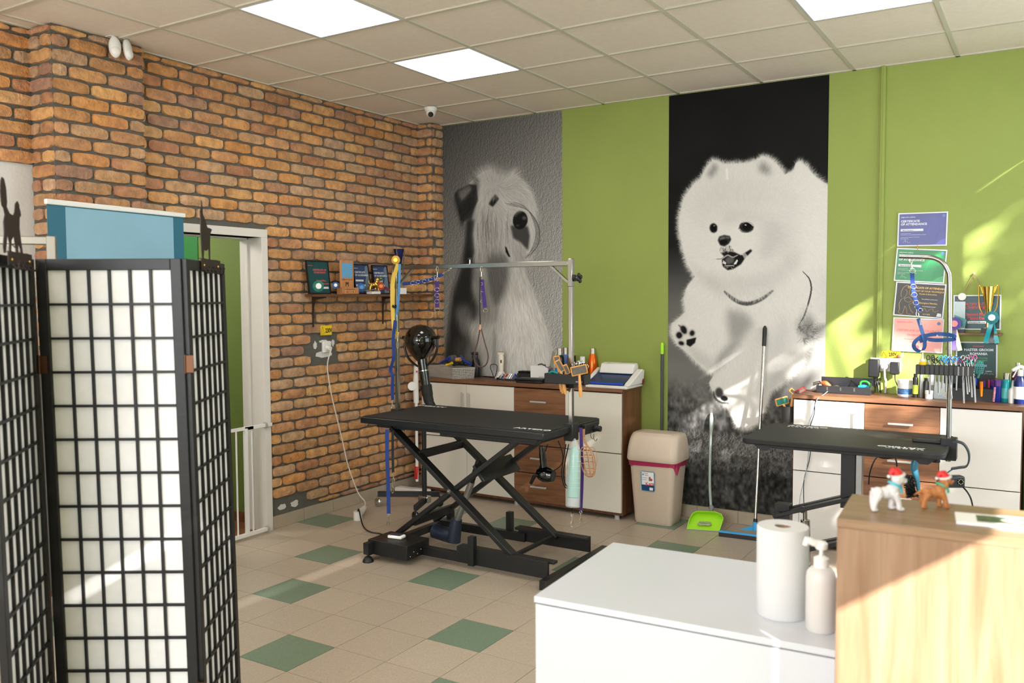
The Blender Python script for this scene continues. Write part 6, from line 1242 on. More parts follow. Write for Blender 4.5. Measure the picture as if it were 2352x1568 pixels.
# sticker on the bin
lbM = frame_M((bx-.072,by-.1275,zr-.225), (1,0,0), (0,-.13*.5,1))
b = MB(lbM); b.prism([(.006,0),(.094,0),(.1,.006),(.102,.135),(.096,.142),(.004,.142),(-.002,.136),(0,.006)], .0, .0014, 'xy'); st = b.build('sticker', mat('sticker_blue', sr(24,140,196), .35), t)
b = MB(lbM); b.box((.004,.045,.0014),(.096,.138,.0020)); b.build('sticker_paper', PAPER, st); b = MB(lbM); b.box((.004,.004,.0014),(.096,.045,.0020)); b.build('sticker_navy', mat('sticker_navy', sr(24,62,110), .4), st)
REDT = mat('red_print', sr(206,40,44), .5)
text('printed_text', 'Kara', .034, REDT, st, lbM @ Matrix.Translation((.034,.040,.0022)) @ Matrix.Rotation(.12,4,'Z'), bold=.0006)
text('printed_text', 'PLASTHOME', .008, BLKT, st, lbM @ Matrix.Translation((.008,.126,.0022))); text('printed_text', 'Care', .013, BLKT, st, lbM @ Matrix.Translation((.028,.112,.0022)))
text('printed_text', 'SWING BIN 25L', .006, BLKT, st, lbM @ Matrix.Translation((.006,.094,.0022))); text('printed_text', 'COS GUNOI', .006, BLKT, st, lbM @ Matrix.Translation((.006,.080,.0022)))
b = MB(lbM); b.sph((.014,.117,.0022),.006,6,(1,1,.05)); b.build('heart_mark', mat('heart_blue', sr(30,140,200), .5), st); b = MB(lbM); b.box((.058,.075,.002),(.072,.105,.0024)); b.build('printed_bin', mat('sticker_grey', sr(120,112,108), .5), st); b = MB(lbM); b.sph((.078,.085,.0022),.008,6,(1,1.2,.05)); b.build('printed_fruit', REDT, st); b = MB(lbM); b.box((.062,.008,.002),(.088,.028,.0024)); b.build('barcode_patch', PAPER, st)
# broom stick behind the bin
LIME = mat('lime_plastic', sr(160,222,30), .35); yw = -.03
p0 = at(1521,786,y=yw); t = thing('broom_stick', (p0.x,yw,0), 'dark grey broom stick with lime green tip standing behind the beige bin', 'stick')
b = MB(); b.cyl((p0.x,yw-.002,.0),(p0.x,yw,at(1521,812,y=yw).z),.0115); b.build('pole', mat('dark_grey_pole', sr(66,70,72), .4), t, smooth=True)
b = MB(); z1 = at(1521,812,y=yw).z; b.lathe((p0.x,yw,z1-.002),[(.0125,0),(.0135,.03),(.0135,p0.z-z1-.012),(.008,p0.z-z1)],16); b.build('grip', LIME, t, smooth=True)
# dustpan
A_, B2, C2, D2 = at(1577,1215,z=.003), at(1651,1220,z=.003), None, None
wd = (B2-A_).length; u = (B2-A_).normalized(); v = Vector((-u.y,u.x,0)); M = Matrix(((u.x,v.x,0,A_.x),(u.y,v.y,0,A_.y),(0,0,1,0),(0,0,0,1)))
t = thing('dustpan', tuple(A_), 'lime green dustpan with long grey handle propped against the back wall', 'dustpan')
sl = lambda x, y, h: (x, y*.62, .004+y*.62*.95+h)   # pan leans up against the wall
b = MB(M); N_ = 14; out = [(0,0),(.03*wd/.23,.10),(.055,.155),(.08,.175),(wd-.03,.175),(wd-.0,.155),(wd+.03,.10),(wd+.0,0)]
out = [(0,0),(.016,.075),(.035,.13),(.065,.155),(wd-.03,.160),(wd+.015,.14),(wd+.03,.10),(wd+.004,0)]
vs = [sl(x,y,0) for x,y in out]+[sl(x,y,.0)[:1]+(sl(x,y,0)[1]+.003,sl(x,y,0)[2]-.003) for x,y in out]; k = len(out)
b.add(vs, [tuple(range(k)), tuple(range(2*k-1,k-1,-1))]+[(i,i+k,(i+1)%k+k,(i+1)%k) for i in range(k)]); pan = b.build('pan', LIME, t)
b = MB(M); b.tube([sl(x,y,0)[:1]+(sl(x,y,0)[1]-.03*min(1,y*12),sl(x,y,0)[2]+.03*min(1,y*12)) for x,y in out[0:]],.005,6)
rim = [Vector(sl(x,y,0)) for x,y in out]; rim2 = [Vector((p.x,p.y-.032*min(1,o_[1]*14),p.z+.026*min(1,o_[1]*14))) for p, o_ in zip(rim, out)]
b = MB(M); b.add(rim+rim2, [(i,i+1,i+1+k,i+k) for i in range(k-1)]); rw = b.build('pan_wall', LIME, pan); md = rw.modifiers.new('s','SOLIDIFY'); md.thickness = .004
b = MB(M); b.bar(sl(-.002,0,.0),sl(wd+.006,0,.0),.006,.004); b.build('rubber_lip', GREYP, pan)
hb_ = at(1634,1178,y=-.16); ht_ = at(1634,948,y=-.02); LG = mat('pale_grey_handle', sr(158,170,162), .4)
b = MB(); pts = [hb_, hb_+(ht_-hb_)*.3+Vector((-.012,0,0)), hb_+(ht_-hb_)*.7+Vector((-.006,0,0)), hb_+(ht_-hb_)*.85, ht_]
b.tube(smoothpts(pts,6), list(np.interp(np.linspace(0,1,25),[0,.6,.75,.9,1],[.010,.009,.014,.016,.008])), 12); b.build('handle', LG, t, smooth=True)
b = MB(); q = at(1634,1166,y=-.17); b.sph(q,.020,8,(1,.8,1)); b.cyl(q,at(1634,1183,y=-.185),.016,.010); b.build('handle_socket', mat('mid_grey_plastic', sr(120,124,126), .45), t, smooth=True)
b = MB(M)
for q in range(10): c__ = (wd*.55+.03*math.cos(q), .045+.014*math.sin(q*2), .006); s3 = sl(c__[0], c__[1], .012); b.sph(s3, .013, 6, (1.6,1,.5))
o = b.build('hair_clump', mat('dog_hair_fluff', sr(186,196,150), .95, bump=1, bscale=250)); tag(o, 'grey clump of dog hair lying in the lime dustpan', 'hair'); o['kind'] = 'stuff'
# squeegee
a = at(1652,1224,z=.02); c_ = at(1752,1236,z=.02); t = thing('floor_squeegee', (at(1732,1216,z=0).x,at(1732,1216,z=0).y,0), 'bright blue floor squeegee whose silver pole leans on the spitz mural', 'squeegee')
u = (c_-a).normalized(); b = MB(); b.bar((a.x,a.y,.033),(c_.x+u.x*.06,c_.y+u.y*.06,.033),.02,.014); SB = mat('sky_blue_plastic', sr(60,164,222), .35); b.build('blade_holder', SB, t, bevel=.003)
b = MB(); b.bar((a.x,a.y-.006,.0145),(c_.x+u.x*.06,c_.y+u.y*.06-.006,.0145),.012,.028); b.build('rubber_blade', mat('foam_rubber', sr(52,46,44), .8), t)
m_ = at(1734,1222,z=.03); b = MB(); b.add([Vector((m_.x,m_.y,.075))+q for q in (Vector((-.012,0,0)),Vector((.012,0,0)))]+[Vector((m_.x,m_.y,.038))+u*s_ for s_ in (-.10,.10)]+[Vector((m_.x,m_.y+.01,.075))+q for q in (Vector((-.012,0,0)),Vector((.012,0,0)))]+[Vector((m_.x,m_.y+.01,.038))+u*s_ for s_ in (-.10,.10)], [(0,1,3,2),(4,6,7,5),(0,2,6,4),(1,5,7,3),(0,4,5,1)]); b.cyl((m_.x,m_.y,.04),(m_.x,m_.y+.006,.10),.016); b.build('hub', SB, t)
pb_, pt_ = Vector((m_.x,m_.y+.005,.08)), at(1757,748,y=-.018)
b = MB(); dz = (pt_-pb_); b.cyl(pb_, pb_+dz*.90, .011); b.build('pole', mat('silver_pole', sr(200,198,192), .18, .95), t, smooth=True)
b = MB(); b.cyl(pb_+dz*.40, pb_+dz*.44, .0125); b.cyl(pb_+dz*.0, pb_+dz*.03, .0135); b.build('joint', BLKP, t, smooth=True)
b = MB(); b.tube([pb_+dz*.895, pb_+dz*.93, pb_+dz*.985, pb_+dz],[.0135,.0145,.0145,.006],14); b.build('grip', BLKP, t, smooth=True)
# ------------------------------------------------------------------ second sideboard and wall around it
def T2_(px, py):
    p = at(px, py, z=TOP2)
    if p.y > -.10: p = at(px, py, y=-.12); p.z = TOP2
    return p
def onw(px, py, y=-.10): return at(px, py, y=y)
# brush cup on the left side
p = at(1812,950,y=-.30); t = thing('brush_cup', (3.165,p.y,p.z-.06), 'dark grey round cup fixed to the left side of the sunlit sideboard', 'cup')
cxx = 3.165; z1 = at(1812,932,y=-.30).z; z0 = at(1812,968,y=-.30).z
b = MB(); b.lathe((cxx,-.30,z0),[(.0,0),(.040,0),(.044,z1-z0),(.041,z1-z0),(.038,.006),(0,.006)],28); b.build('cup_body', mat('charcoal_plastic', sr(58,56,56), .6), t, smooth=True)
TEALP = mat('teal_pad', sr(60,150,128), .6, bump=.8, bscale=500)
def brush2(px0, top_, ang, lab, frame, padm, w_=.08, h_=.042, y=-.30):
    slicker(px0, top_, ang, lab, w_, h_, y, frame, padm); o = [q for q in bpy.data.objects if q.get('label') == lab][0]; o['group'] = 'brushes in the grey cup'
brush2((1812,955),(1796,921), 16, 'orange framed brush with teal pad leaning out of the grey cup', ORW, TEALP, .085, .05, -.33)
brush2((1815,952),(1822,900), -40, 'orange brush with dark pad standing at the back of the grey cup', ORW, mat('dark_pad', sr(84,74,62), .8, bump=.6, bscale=400), .06, .03, -.29)
brush2((1818,952),(1838,897), 28, 'red handled brush at the right of the grey cup', mat('red_handle', sr(176,40,36), .4), PINS, .07, .03, -.27)
# black organiser tray
xa, xb = T2_(1860,908).x, T2_(1993,912).x; ya, yb_ = -.20, -.05
t = thing('organiser_tray', ((xa+xb)/2,-.12,TOP2), 'black organiser tray with clippers at the left end of the sunlit sideboard', 'tray')
b = MB(); b.box((xa,ya,TOP2+.0005),(xb,yb_,TOP2+.006)); b.box((xa,ya,TOP2+.006),(xb,ya+.004,TOP2+.05)); b.box((xa,yb_-.004,TOP2+.006),(xb,yb_,TOP2+.095)); b.box((xa,ya+.004,TOP2+.006),(xa+.004,yb_-.004,TOP2+.05)); b.box((xb-.004,ya+.004,TOP2+.006),(xb,yb_-.004,TOP2+.075))
for k in (1,2,3): x = xa+(xb-xa)*k/4; b.box((x,ya+.004,TOP2+.006),(x+.003,yb_-.004,TOP2+.045))
b.build('tray_body', mat('satin_black_plastic', sr(32,32,34), .25), t, bevel=.002)
for k in (1,2,3): x = xa+(xb-xa)*(k/4-.06); b = MB(); b.box((x,ya-.0015,TOP2+.02),(x+.010,ya-.0002,TOP2+.042)); b.build('chrome_slot', CHR, t)
def O_(px, py, y=-.13): return at(px, py, y=y)
tool('hair_clipper', 'grey and white clipper lying at the left in the organiser tray', 'clipper', [O_(1864,893),O_(1876,890),O_(1888,886)], [.016,.019,.014], mat('pale_grey_plastic', sr(190,184,176), .4))
tool('clipper_blade', 'steel clipper blade head lying on top of the grey clipper', 'blade', [O_(1868,881),O_(1884,878)], [.011,.012], STEEL)
tool('hair_clipper', 'bright orange clipper lying in the organiser tray', 'clipper', [O_(1886,878),O_(1896,880),O_(1906,888)], [.008,.017,.014], mat('bright_orange', sr(240,92,40), .35))
tool('hair_clipper', 'small dark green clipper in the middle of the organiser tray', 'clipper', [O_(1912,889),O_(1922,888),O_(1930,892)], [.007,.011,.008], mat('dark_olive', sr(62,62,44), .5))
tool('clip', 'neon green clip at the right end of the organiser tray', 'clip', [O_(1976,888),O_(1978,877),O_(1990,876),O_(1997,882),O_(1996,890)], .006, mat('neon_green', sr(50,210,60), .4))
tool('hair_clipper', 'bright blue clipper below the neon green clip', 'clipper', [O_(1972,889),O_(1984,888),O_(1996,891)], [.012,.014,.012], mat('bright_blue', sr(30,150,210), .35))
tool('cable', 'black cord looping over the back of the organiser tray', 'cord', [O_(1935,872,-.04),O_(1944,866,-.04),O_(1952,870,-.04),O_(1965,884,-.1),O_(1974,886,-.12)], .003, BLKP)
tool('cable', 'white cord running down the front of the sunlit sideboard', 'cord', [O_(1905,895),O_(1893,905,-.3),O_(1876,918,-.385),O_(1866,950,-.385),O_(1853,985,-.39),O_(1858,1020,-.39),O_(1852,1080,-.39),O_(1838,1140,-.40),O_(1834,1200,-.41),Vector((3.27,-.42,.004))], .0025, mat('pale_cord', sr(150,160,170), .5))
tool('cable', 'black cord running down the front of the sunlit sideboard beside the white cord', 'cord', [O_(1900,898),O_(1884,908,-.3),O_(1873,920,-.38),O_(1870,950,-.385),O_(1860,985,-.39),O_(1862,1025,-.39),O_(1858,1060,-.39),O_(1847,1100,-.39),O_(1846,1145,-.5),O_(1848,1180,-.8)], .0028, BLKP)
# triple socket with plugs
a = at(2000,851,y=0); c_ = at(2071,826,y=0); t = thing('wall_socket', (a.x+.1,0,a.z), 'clear covered triple wall socket on the green wall above the sunlit sideboard', 'socket')
b = MB(); b.box((a.x,-.028,a.z),(c_.x,-.0,c_.z+.01)); b.build('socket_box', mat('translucent_grey', sr(190,188,180), .3), t, bevel=.004)
for k in range(3): x = a.x+(c_.x-a.x)*(k+.5)/3; b = MB(); b.cyl((x,-.033,(a.z+c_.z)/2+.004),(x,-.027,(a.z+c_.z)/2+.004),.026); b.build('socket_face', WPL, t, smooth=True)
x = a.x+(c_.x-a.x)/6; b = MB(); b.box((x-.032,-.085,a.z-.035),(x+.030,-.034,c_.z+.002)); o = tag(b.build('power_adapter', BLKP, bevel=.005), 'bulky black power adapter in the left socket of the triple socket', 'adapter')
x3 = a.x+(c_.x-a.x)*5/6; b = MB(); b.box((x3-.028,-.075,a.z-.012),(x3+.026,-.034,c_.z-.012)); tag(b.build('power_adapter', BLKP, bevel=.005), 'smaller black adapter in the right socket of the triple socket', 'adapter')
x2 = (a.x+c_.x)/2; b = MB(); b.cyl((x2,-.034,a.z+.04),(x2,-.065,a.z+.036),.02); tag(b.build('plug', WPL, smooth=True), 'white round plug in the middle of the triple socket', 'plug')
tool('cable', 'white cable from the middle plug down behind the sunlit sideboard', 'cable', [Vector((x2,-.068,a.z+.03)),Vector((x2+.004,-.06,a.z-.05)),Vector((x2+.008,-.05,TOP2+.09)),Vector((x2+.004,-.04,TOP2+.006))], .006, mat('white_cable', 0))
tool('cable', 'black cable from the bulky adapter down to the sideboard top', 'cable', [Vector((x,-.06,a.z-.035)),Vector((x+.01,-.05,a.z-.10)),Vector((x+.03,-.04,TOP2+.10)),Vector((x+.035,-.04,TOP2+.006))], .0045, BLKP)
tool('cable', 'second thin black cable beside the bulky adapter cable', 'cable', [Vector((x+.012,-.06,a.z-.035)),Vector((x+.006,-.06,a.z-.09)),Vector((x+.016,-.05,TOP2+.08)),Vector((x+.03,-.06,TOP2+.006))], .0035, BLKP)
tool('cable', 'black cable from the right adapter curving toward the scissors rack', 'cable', [Vector((x3,-.06,a.z-.012)),Vector((x3+.004,-.06,a.z-.05)),Vector((x3+.03,-.08,a.z-.10)),Vector((x3+.06,-.10,a.z-.13))], .003, BLKP)
p = at(2063,818,y=-.03); t = thing('toy_figurine', (p.x,p.y,c_.z+.01), 'tiny brown and white winged figurine on top of the triple socket', 'figurine')
b = MB(); b.sph((p.x,-.02,c_.z+.022),.012,7); b.build('body', mat('toy_brown', sr(150,80,60), .5), t, smooth=True); b = MB(); b.prism([(p.x+.005,c_.z+.025),(p.x+.03,c_.z+.05),(p.x+.028,c_.z+.02)], -.02,-.017,'xz'); b.build('wing', PAPER, t)
# jars and bottles
def bt(px, y, prof, m, cap, capm, lab, s=1, lm=None, name='bottle', cat='bottle', py=860):
    x = at(px, py, y=y).x; return bottle(Vector((x,y,TOP2)), prof, m, cap, capm, lab, cat, name, None, lm, 24, s)
bt(2079,-.12,[(.042,0),(.044,.004),(.044,.075),(.042,.08)], WPL, [(.046,0),(.046,.022),(.044,.024)], WPL, 'white screw lid jar with a dog picture on its blue and white label', 1, mat('jar_label', sr(70,110,160), .4, var=.7, vscale=60), 'jar', 'jar', 895)
cyl_ = lambda r, h: [(r*.96,0),(r,.003),(r,h),(r*.7,h+.008)]
bt(2103,-.17, cyl_(.016,.12), mat('black_can_b', sr(34,34,34), .3), [(.011,0),(.011,.02)], BLKP, 'slim black tube with lime band beside the white jar', 1, mat('lime_label', sr(170,190,60), .4))
bt(2116,-.14, cyl_(.013,.135), mat('silver_tube', sr(170,168,166), .3, .5), [(.010,0),(.010,.02)], BLKP, 'slim silver tube with black cap behind the scissors rack', 1)
bt(2127,-.19, cyl_(.015,.10), BLKP, [(.010,0),(.010,.018)], BLKP, 'short black bottle standing next to the slim silver tube', 1)
bt(2139,-.12, cyl_(.024,.12), WPL, [(.014,0),(.014,.03)], WPL, 'tall white bottle with grey print behind the scissors rack', 1, mat('grey_label', sr(150,146,146), .4))
bt(2135,-.20, [(.022,0),(.022,.03)], WPL, [(.024,0),(.024,.02),(.022,.022)], WPL, 'small white pot in front of the tall white bottle', 1, None, 'pot', 'jar')
xa, xb = T2_(2148,905).x, T2_(2188,905).x; t = thing('clear_box', ((xa+xb)/2,-.14,TOP2), 'clear plastic box with coloured rubber bands under the scissors rack', 'box')
b = MB(); b.box((xa,-.19,TOP2+.0005),(xb,-.10,TOP2+.004)); b.box((xa,-.19,TOP2+.004),(xb,-.188,TOP2+.10)); b.box((xa,-.102,TOP2+.004),(xb,-.10,TOP2+.10)); b.box((xa,-.188,TOP2+.004),(xa+.002,-.102,TOP2+.10)); b.box((xb-.002,-.188,TOP2+.004),(xb,-.102,TOP2+.10)); b.build('clear_walls', CLR, t)
BANDC = [sr(30,120,190),sr(240,130,40),sr(230,200,60),sr(40,160,130)]
for k in range(10):
    b = MB(); c0 = Vector((random.uniform(xa+.02,xb-.02), random.uniform(-.17,-.12), TOP2+.010+.004*(k//4))); b.tube([c0+Vector((.012*math.cos(q),.012*math.sin(q),0)) for q in np.linspace(0,2*pi,11)[:-1]],.003,5,closed=True)
    tag(b.build('rubber_band', mat('band_%d' % (k%4), BANDC[k%4], .5), smooth=True), 'coloured rubber band in the clear plastic box', 'rubber band', 'rubber bands in the clear box')
xa, xb = T2_(2190,905).x, T2_(2284,905).x; t = thing('desk_organiser', ((xa+xb)/2,-.12,TOP2), 'black open desk organiser behind the hanging scissors', 'organiser')
b = MB(); b.box((xa,-.20,TOP2+.0005),(xb,-.05,TOP2+.005)); b.box((xa,-.20,TOP2+.005),(xb,-.197,TOP2+.075)); b.box((xa,-.053,TOP2+.005),(xb,-.05,TOP2+.15)); b.box((xa,-.197,TOP2+.005),(xa+.003,-.053,TOP2+.15)); b.box((xb-.003,-.197,TOP2+.005),(xb,-.053,TOP2+.15)); b.box((xa+.11,-.197,TOP2+.005),(xa+.113,-.053,TOP2+.10)); b.build('organiser_body', BLKP, t)
def stand(px, py0, py1, y, r, m, name, lab, cat, dx=0):
    a = at(px,py0,y=y); c = at(px+dx,py1,y=y); return tool(name, lab, cat, [a,(a+c)/2,c], r, m)
stand(2254,910,876,-.21,[.006,.009,.010],mat('orange_clear', sr(224,120,10), .25),'comb','orange plastic comb hanging in front of the black organiser','comb')
stand(2242,885,868,-.1,.008,BLUEP,'pen','blue marker in the black organiser','pen'); stand(2272,890,872,-.1,.007,mat('pink_plastic', sr(220,60,120), .4),'pen','pink marker in the black organiser','pen'); stand(2262,888,874,-.12,.007,mat('violet_plastic', sr(90,50,140), .4),'pen','violet marker in the black organiser','pen')
bt(2293,-.14,[(.034,0),(.035,.004),(.035,.085)], mat('royal_blue_gel', sr(30,50,150), .2), [(.037,0),(.037,.03),(.035,.033)], mat('violet_lid', sr(92,40,130), .35), 'blue jar with violet lid at the right of the black organiser', 1.1, None, 'jar', 'jar')
bt(2313,-.17,[(.024,0),(.026,.004),(.026,.115),(.02,.13)], mat('turquoise_can', sr(30,150,160), .3, .3), [(.019,0),(.019,.035),(.017,.037)], SILV, 'turquoise spray can with silver cap near the right edge', 1.05, mat('turquoise_label', sr(90,180,180), .4))
bt(2327,-.20,[(.020,0),(.021,.004),(.021,.075),(.012,.09)], WPL, [(.008,0),(.006,.02),(.003,.045)], WPL, 'small white dropper bottle beside the turquoise can', 1)
t = bt(2344,-.21,[(.030,0),(.032,.004),(.032,.125),(.018,.155)], mat('navy_bottle', sr(22,36,90), .25), [(.015,0),(.015,.03),(.012,.035)], WPL, 'navy spray bottle with big white label at the right edge', 1.05, PAPER)
x = at(2344,860,y=-.21).x; b = MB(); q = Vector((x,-.21,TOP2+.205)); b.tube(smoothpts([q+RT*.02,q+Vector((0,0,.012)),q-RT*.03,q-RT*.05+Vector((0,0,-.012))],4),[.012]*4+[.011]*4+[.010]*4+[.006],10); b.tube(smoothpts([q-RT*.02,q-RT*.034+Vector((0,0,-.03)),q-RT*.045+Vector((0,0,-.05))],3),.004,6); b.build('trigger_head', WPL, t, smooth=True)
bt(2338,-.08,[(.028,0),(.03,.004),(.03,.15),(.02,.17)], mat('plum_bottle', sr(92,30,80), .3), [(.014,0),(.014,.04)], SILV, 'plum bottle with silver top behind the navy spray bottle', 1.1)
tool('lipstick_tube', 'thin pink lettered tube leaning beside the blue jar', 'tube', [at(2282,922,y=-.22),at(2284,905,y=-.22),at(2285,889,y=-.22)], .006, mat('pink_white_print', sr(214,140,160), .4, var=.5, vscale=100))
# ------------------------------------------------------------------ certificates on the wall
WFR = mat('white_frame', sr(220,220,224), .4)
def cert(tl, tr, bl, br, m, lab, lines, frame=WFR):
    a, c, d, e = [at(*q, y=0) for q in (tl, tr, bl, br)]
    w_ = ((c-a).length+(e-d).length)/2; h_ = ((a-d).length+(c-e).length)/2; rot = math.atan2((c-a).z+(e-d).z, (c-a).x+(e-d).x)
    cx = (a+c+d+e)/4; M = Matrix(((1,0,0,cx.x),(0,0,-1,-.0005),(0,1,0,cx.z),(0,0,0,1))) @ Matrix.Rotation(rot, 4, 'Z') @ Matrix.Translation((-w_/2,-h_/2,0))
    t = thing('framed_certificate', (cx.x,0,cx.z-h_/2), lab, 'certificate', 'certificates on the green wall'); bd = .007; th = .010
    b = MB(M); b.box((0,0,0),(w_,bd,th)); b.box((0,h_-bd,0),(w_,h_,th)); b.box((0,bd,0),(bd,h_-bd,th)); b.box((w_-bd,bd,0),(w_,h_-bd,th)); b.build('frame', frame, t)
    b = MB(M); b.box((bd,bd,.001),(w_-bd,h_-bd,.006)); s_ = b.build('sheet', m, t)
    for ln in lines:
        if ln[0] == 'bar': _, x, y, ww, hh, mm = ln; b = MB(M); b.box((x*w_,y*h_,.006),((x+ww)*w_,(y+hh)*h_,.0066)); b.build('name_strip', mm, s_)
        elif ln[0] == 'curve': b = MB(M); b.tube(smoothpts([(x*w_,y*h_,.0064) for x,y in ln[1]],4), ln[2], 4); b.build('drawn_line', ln[3], s_)
        elif ln[0] == 'poly': b = MB(M); b.prism([(x*w_,y*h_) for x,y in ln[1]], .006, .0064, 'xy'); b.build('printed_shape', ln[2], s_)
        elif ln[0] == 'dot': b = MB(M); b.cyl((ln[1]*w_,ln[2]*h_,.006),(ln[1]*w_,ln[2]*h_,.0065),ln[3]*h_,n=20); b.build('printed_seal', ln[4], s_)
        else: text('printed_text', ln[4], ln[3]*h_, ln[5], s_, M @ Matrix.Translation((ln[1]*w_,ln[2]*h_,.0064)), bold=ln[3]*h_*(ln[7] if len(ln) > 7 else .012), align=ln[6] if len(ln) > 6 else 'LEFT')
    return t
IND = mat('indigo_print', sr(74,78,142), .35, var=.12, vscale=8); GRNP = mat('green_print', sr(34,132,76), .35, var=.2, vscale=8); BLKC = mat('black_sheet', sr(34,28,24), .35); PNK = mat('salmon_sheet', sr(244,168,156), .4, var=.06, vscale=6); DGR = mat('dark_green_sheet', sr(22,64,62), .35); GLD = mat('gold_print', sr(206,164,84), .4, .3)
INDL = mat('indigo_light_print', sr(108,108,200), .4); GRNL = mat('green_light_print', sr(84,170,112), .4); RSE = mat('rose_print', sr(226,108,108), .5); BLS = mat('blue_seal', sr(90,120,170), .4)
def petg(title2, dogm, w=LW):
    return [('t',.06,.86,.045,'petgroomer academy',w),('t',.06,.72,.088,'CERTIFICATE',w,'LEFT',.035),('t',.06,.63,.088,title2,w,'LEFT',.035),('bar',.06,.45,.46,.07,w),('t',.10,.465,.045,'Maria Georgiana',BLKT),
      ('t',.06,.375,.026,'has fully participated in the',w),('t',.06,.335,.026,'Online Workshop: Commercial Dog Breed Selection on Week 05',w),('t',.06,.26,.026,'Seminars and events: Academy 13-17 March 2024',w),('t',.06,.22,.026,'petgroomer.academy',w),
      ('curve',[(.12,.1),(.16,.2),(.17,.12),(.2,.16),(.22,.1),(.26,.13)],.0006,w),('dot',.92,.89,.045,BLS),('poly',[(.62,.03),(.97,.03),(.97,.22),(.86,.16),(.78,.06)],dogm),('curve',[(.6,.35),(.7,.7),(.8,.82),(.86,.6),(.8,.3),(.72,.1)],.0008,dogm)]
cert((2062,490),(2176,486),(2063,566),(2177,564), IND, 'indigo certificate of attendance, topmost of the wall column', petg('OF ATTENDANCE',INDL))
cert((2060,569),(2175,574),(2054,645),(2170,651), GRNP, 'green certificate in the wall column behind the curved steel arm', petg('OF ATTENDANCE',GRNL))
poo = [(.13,.55),(.12,.70),(.17,.86),(.25,.90),(.30,.82),(.28,.70),(.32,.60),(.38,.55),(.36,.4),(.30,.35),(.34,.2),(.40,.1)]
cert((2058,646),(2173,653),(2053,724),(2168,732), BLKC, 'black certificate with gold poodle drawing in the wall column', [('t',.64,.83,.075,'CERTIFICATE OF ATTENDANCE',GLD,'CENTER',.03),('t',.66,.74,.06,'- BOOST UP YOUR TECHNIQUE -',GLD,'CENTER'),('t',.66,.66,.055,'Poodle & Bichonfrise',GLD,'CENTER'),('t',.70,.52,.035,'This certificate is presented to',LW,'CENTER'),('t',.68,.40,.06,'Georgiana Manolea',GLD,'CENTER'),
   ('t',.70,.31,.032,'For participating in seminar',LW,'CENTER'),('curve',[(.56,.2),(.62,.27),(.66,.18),(.72,.24),(.78,.27),(.8,.18),(.9,.23)],.0008,GLD),('t',.66,.08,.045,'18.11.2023',GLD,'CENTER'),('curve',poo,.0011,GLD),('curve',[(.16,.5),(.22,.6),(.24,.72),(.2,.78)],.0009,GLD),('curve',[(.14,.5),(.10,.36),(.12,.2),(.10,.1),(.17,.06),(.2,.15),(.22,.3),(.26,.2),(.28,.08),(.36,.07)],.0011,GLD),('curve',[(.2,.52),(.28,.56),(.34,.48),(.3,.42),(.22,.44),(.2,.52)],.0009,GLD),('poly',[(.86,.05),(.96,.05),(.95,.14),(.88,.15)],LW)])
cert((2053,728),(2169,733),(2048,805),(2165,811), PNK, 'salmon pink certificate, lowest of the wall column', [('t',.08,.86,.05,'petgroomer academy',RSE),('t',.5,.60,.085,'CERTIFICATE OF EXCELLENCE',RSE,'CENTER',.01),('t',.5,.48,.075,'Georgiana Manolea',RSE,'CENTER',.01),('t',.5,.36,.045,'has successfully completed the course',RSE,'CENTER'),('t',.5,.28,.04,'of Professional Groomer',RSE,'CENTER'),('dot',.9,.86,.05,BLS),('dot',.5,.14,.06,RSE)])
cert((2190,677),(2300,677),(2190,757),(2299,757), DTEAL, 'dark teal certificate of achievement behind the gold trophy cup', [('t',.5,.70,.11,'CERTIFICATE OF',CORAL,'CENTER'),('t',.5,.60,.11,'ACHIEVEMENT',CORAL,'CENTER'),('t',.5,.41,.105,'Second Place',CORAL,'CENTER',.03),('t',.5,.30,.105,'Model Dog',CORAL,'CENTER',.03),('bar',.30,.18,.45,.07,LW),('t',.35,.195,.05,'Georgiana Manolea',BLKT),('t',.08,.86,.05,'petgroomer',CORAL)])
cert((2196,783),(2293,786),(2196,866),(2289,866), DGR, 'dark green master groom certificate below the little trophy shelf', [('t',.55,.86,.055,'petgroomer',CORAL,'CENTER',.03),('t',.55,.74,.095,'MASTER GROOM',LW,'CENTER',.03),('t',.55,.63,.095,'ROMANIA',LW,'CENTER',.03),('t',.6,.53,.05,'Salon Grooming',GRNL,'CENTER'),('t',.6,.46,.05,'MANAGEMENT',GRNL,'CENTER'),('bar',.35,.30,.4,.06,mat('dim_strip', sr(120,140,140), .5)),('t',.72,.16,.04,'CAMPUS',LW),('curve',[(.68,.08),(.74,.13),(.78,.07),(.85,.11),(.92,.08)],.0006,LW)])
tool('clip', 'small orange clip joining the indigo and green certificates', 'clip', [at(2107,563,y=-.012),at(2108,573,y=-.012)], .003, mat('orange_clip', sr(220,150,40), .4))
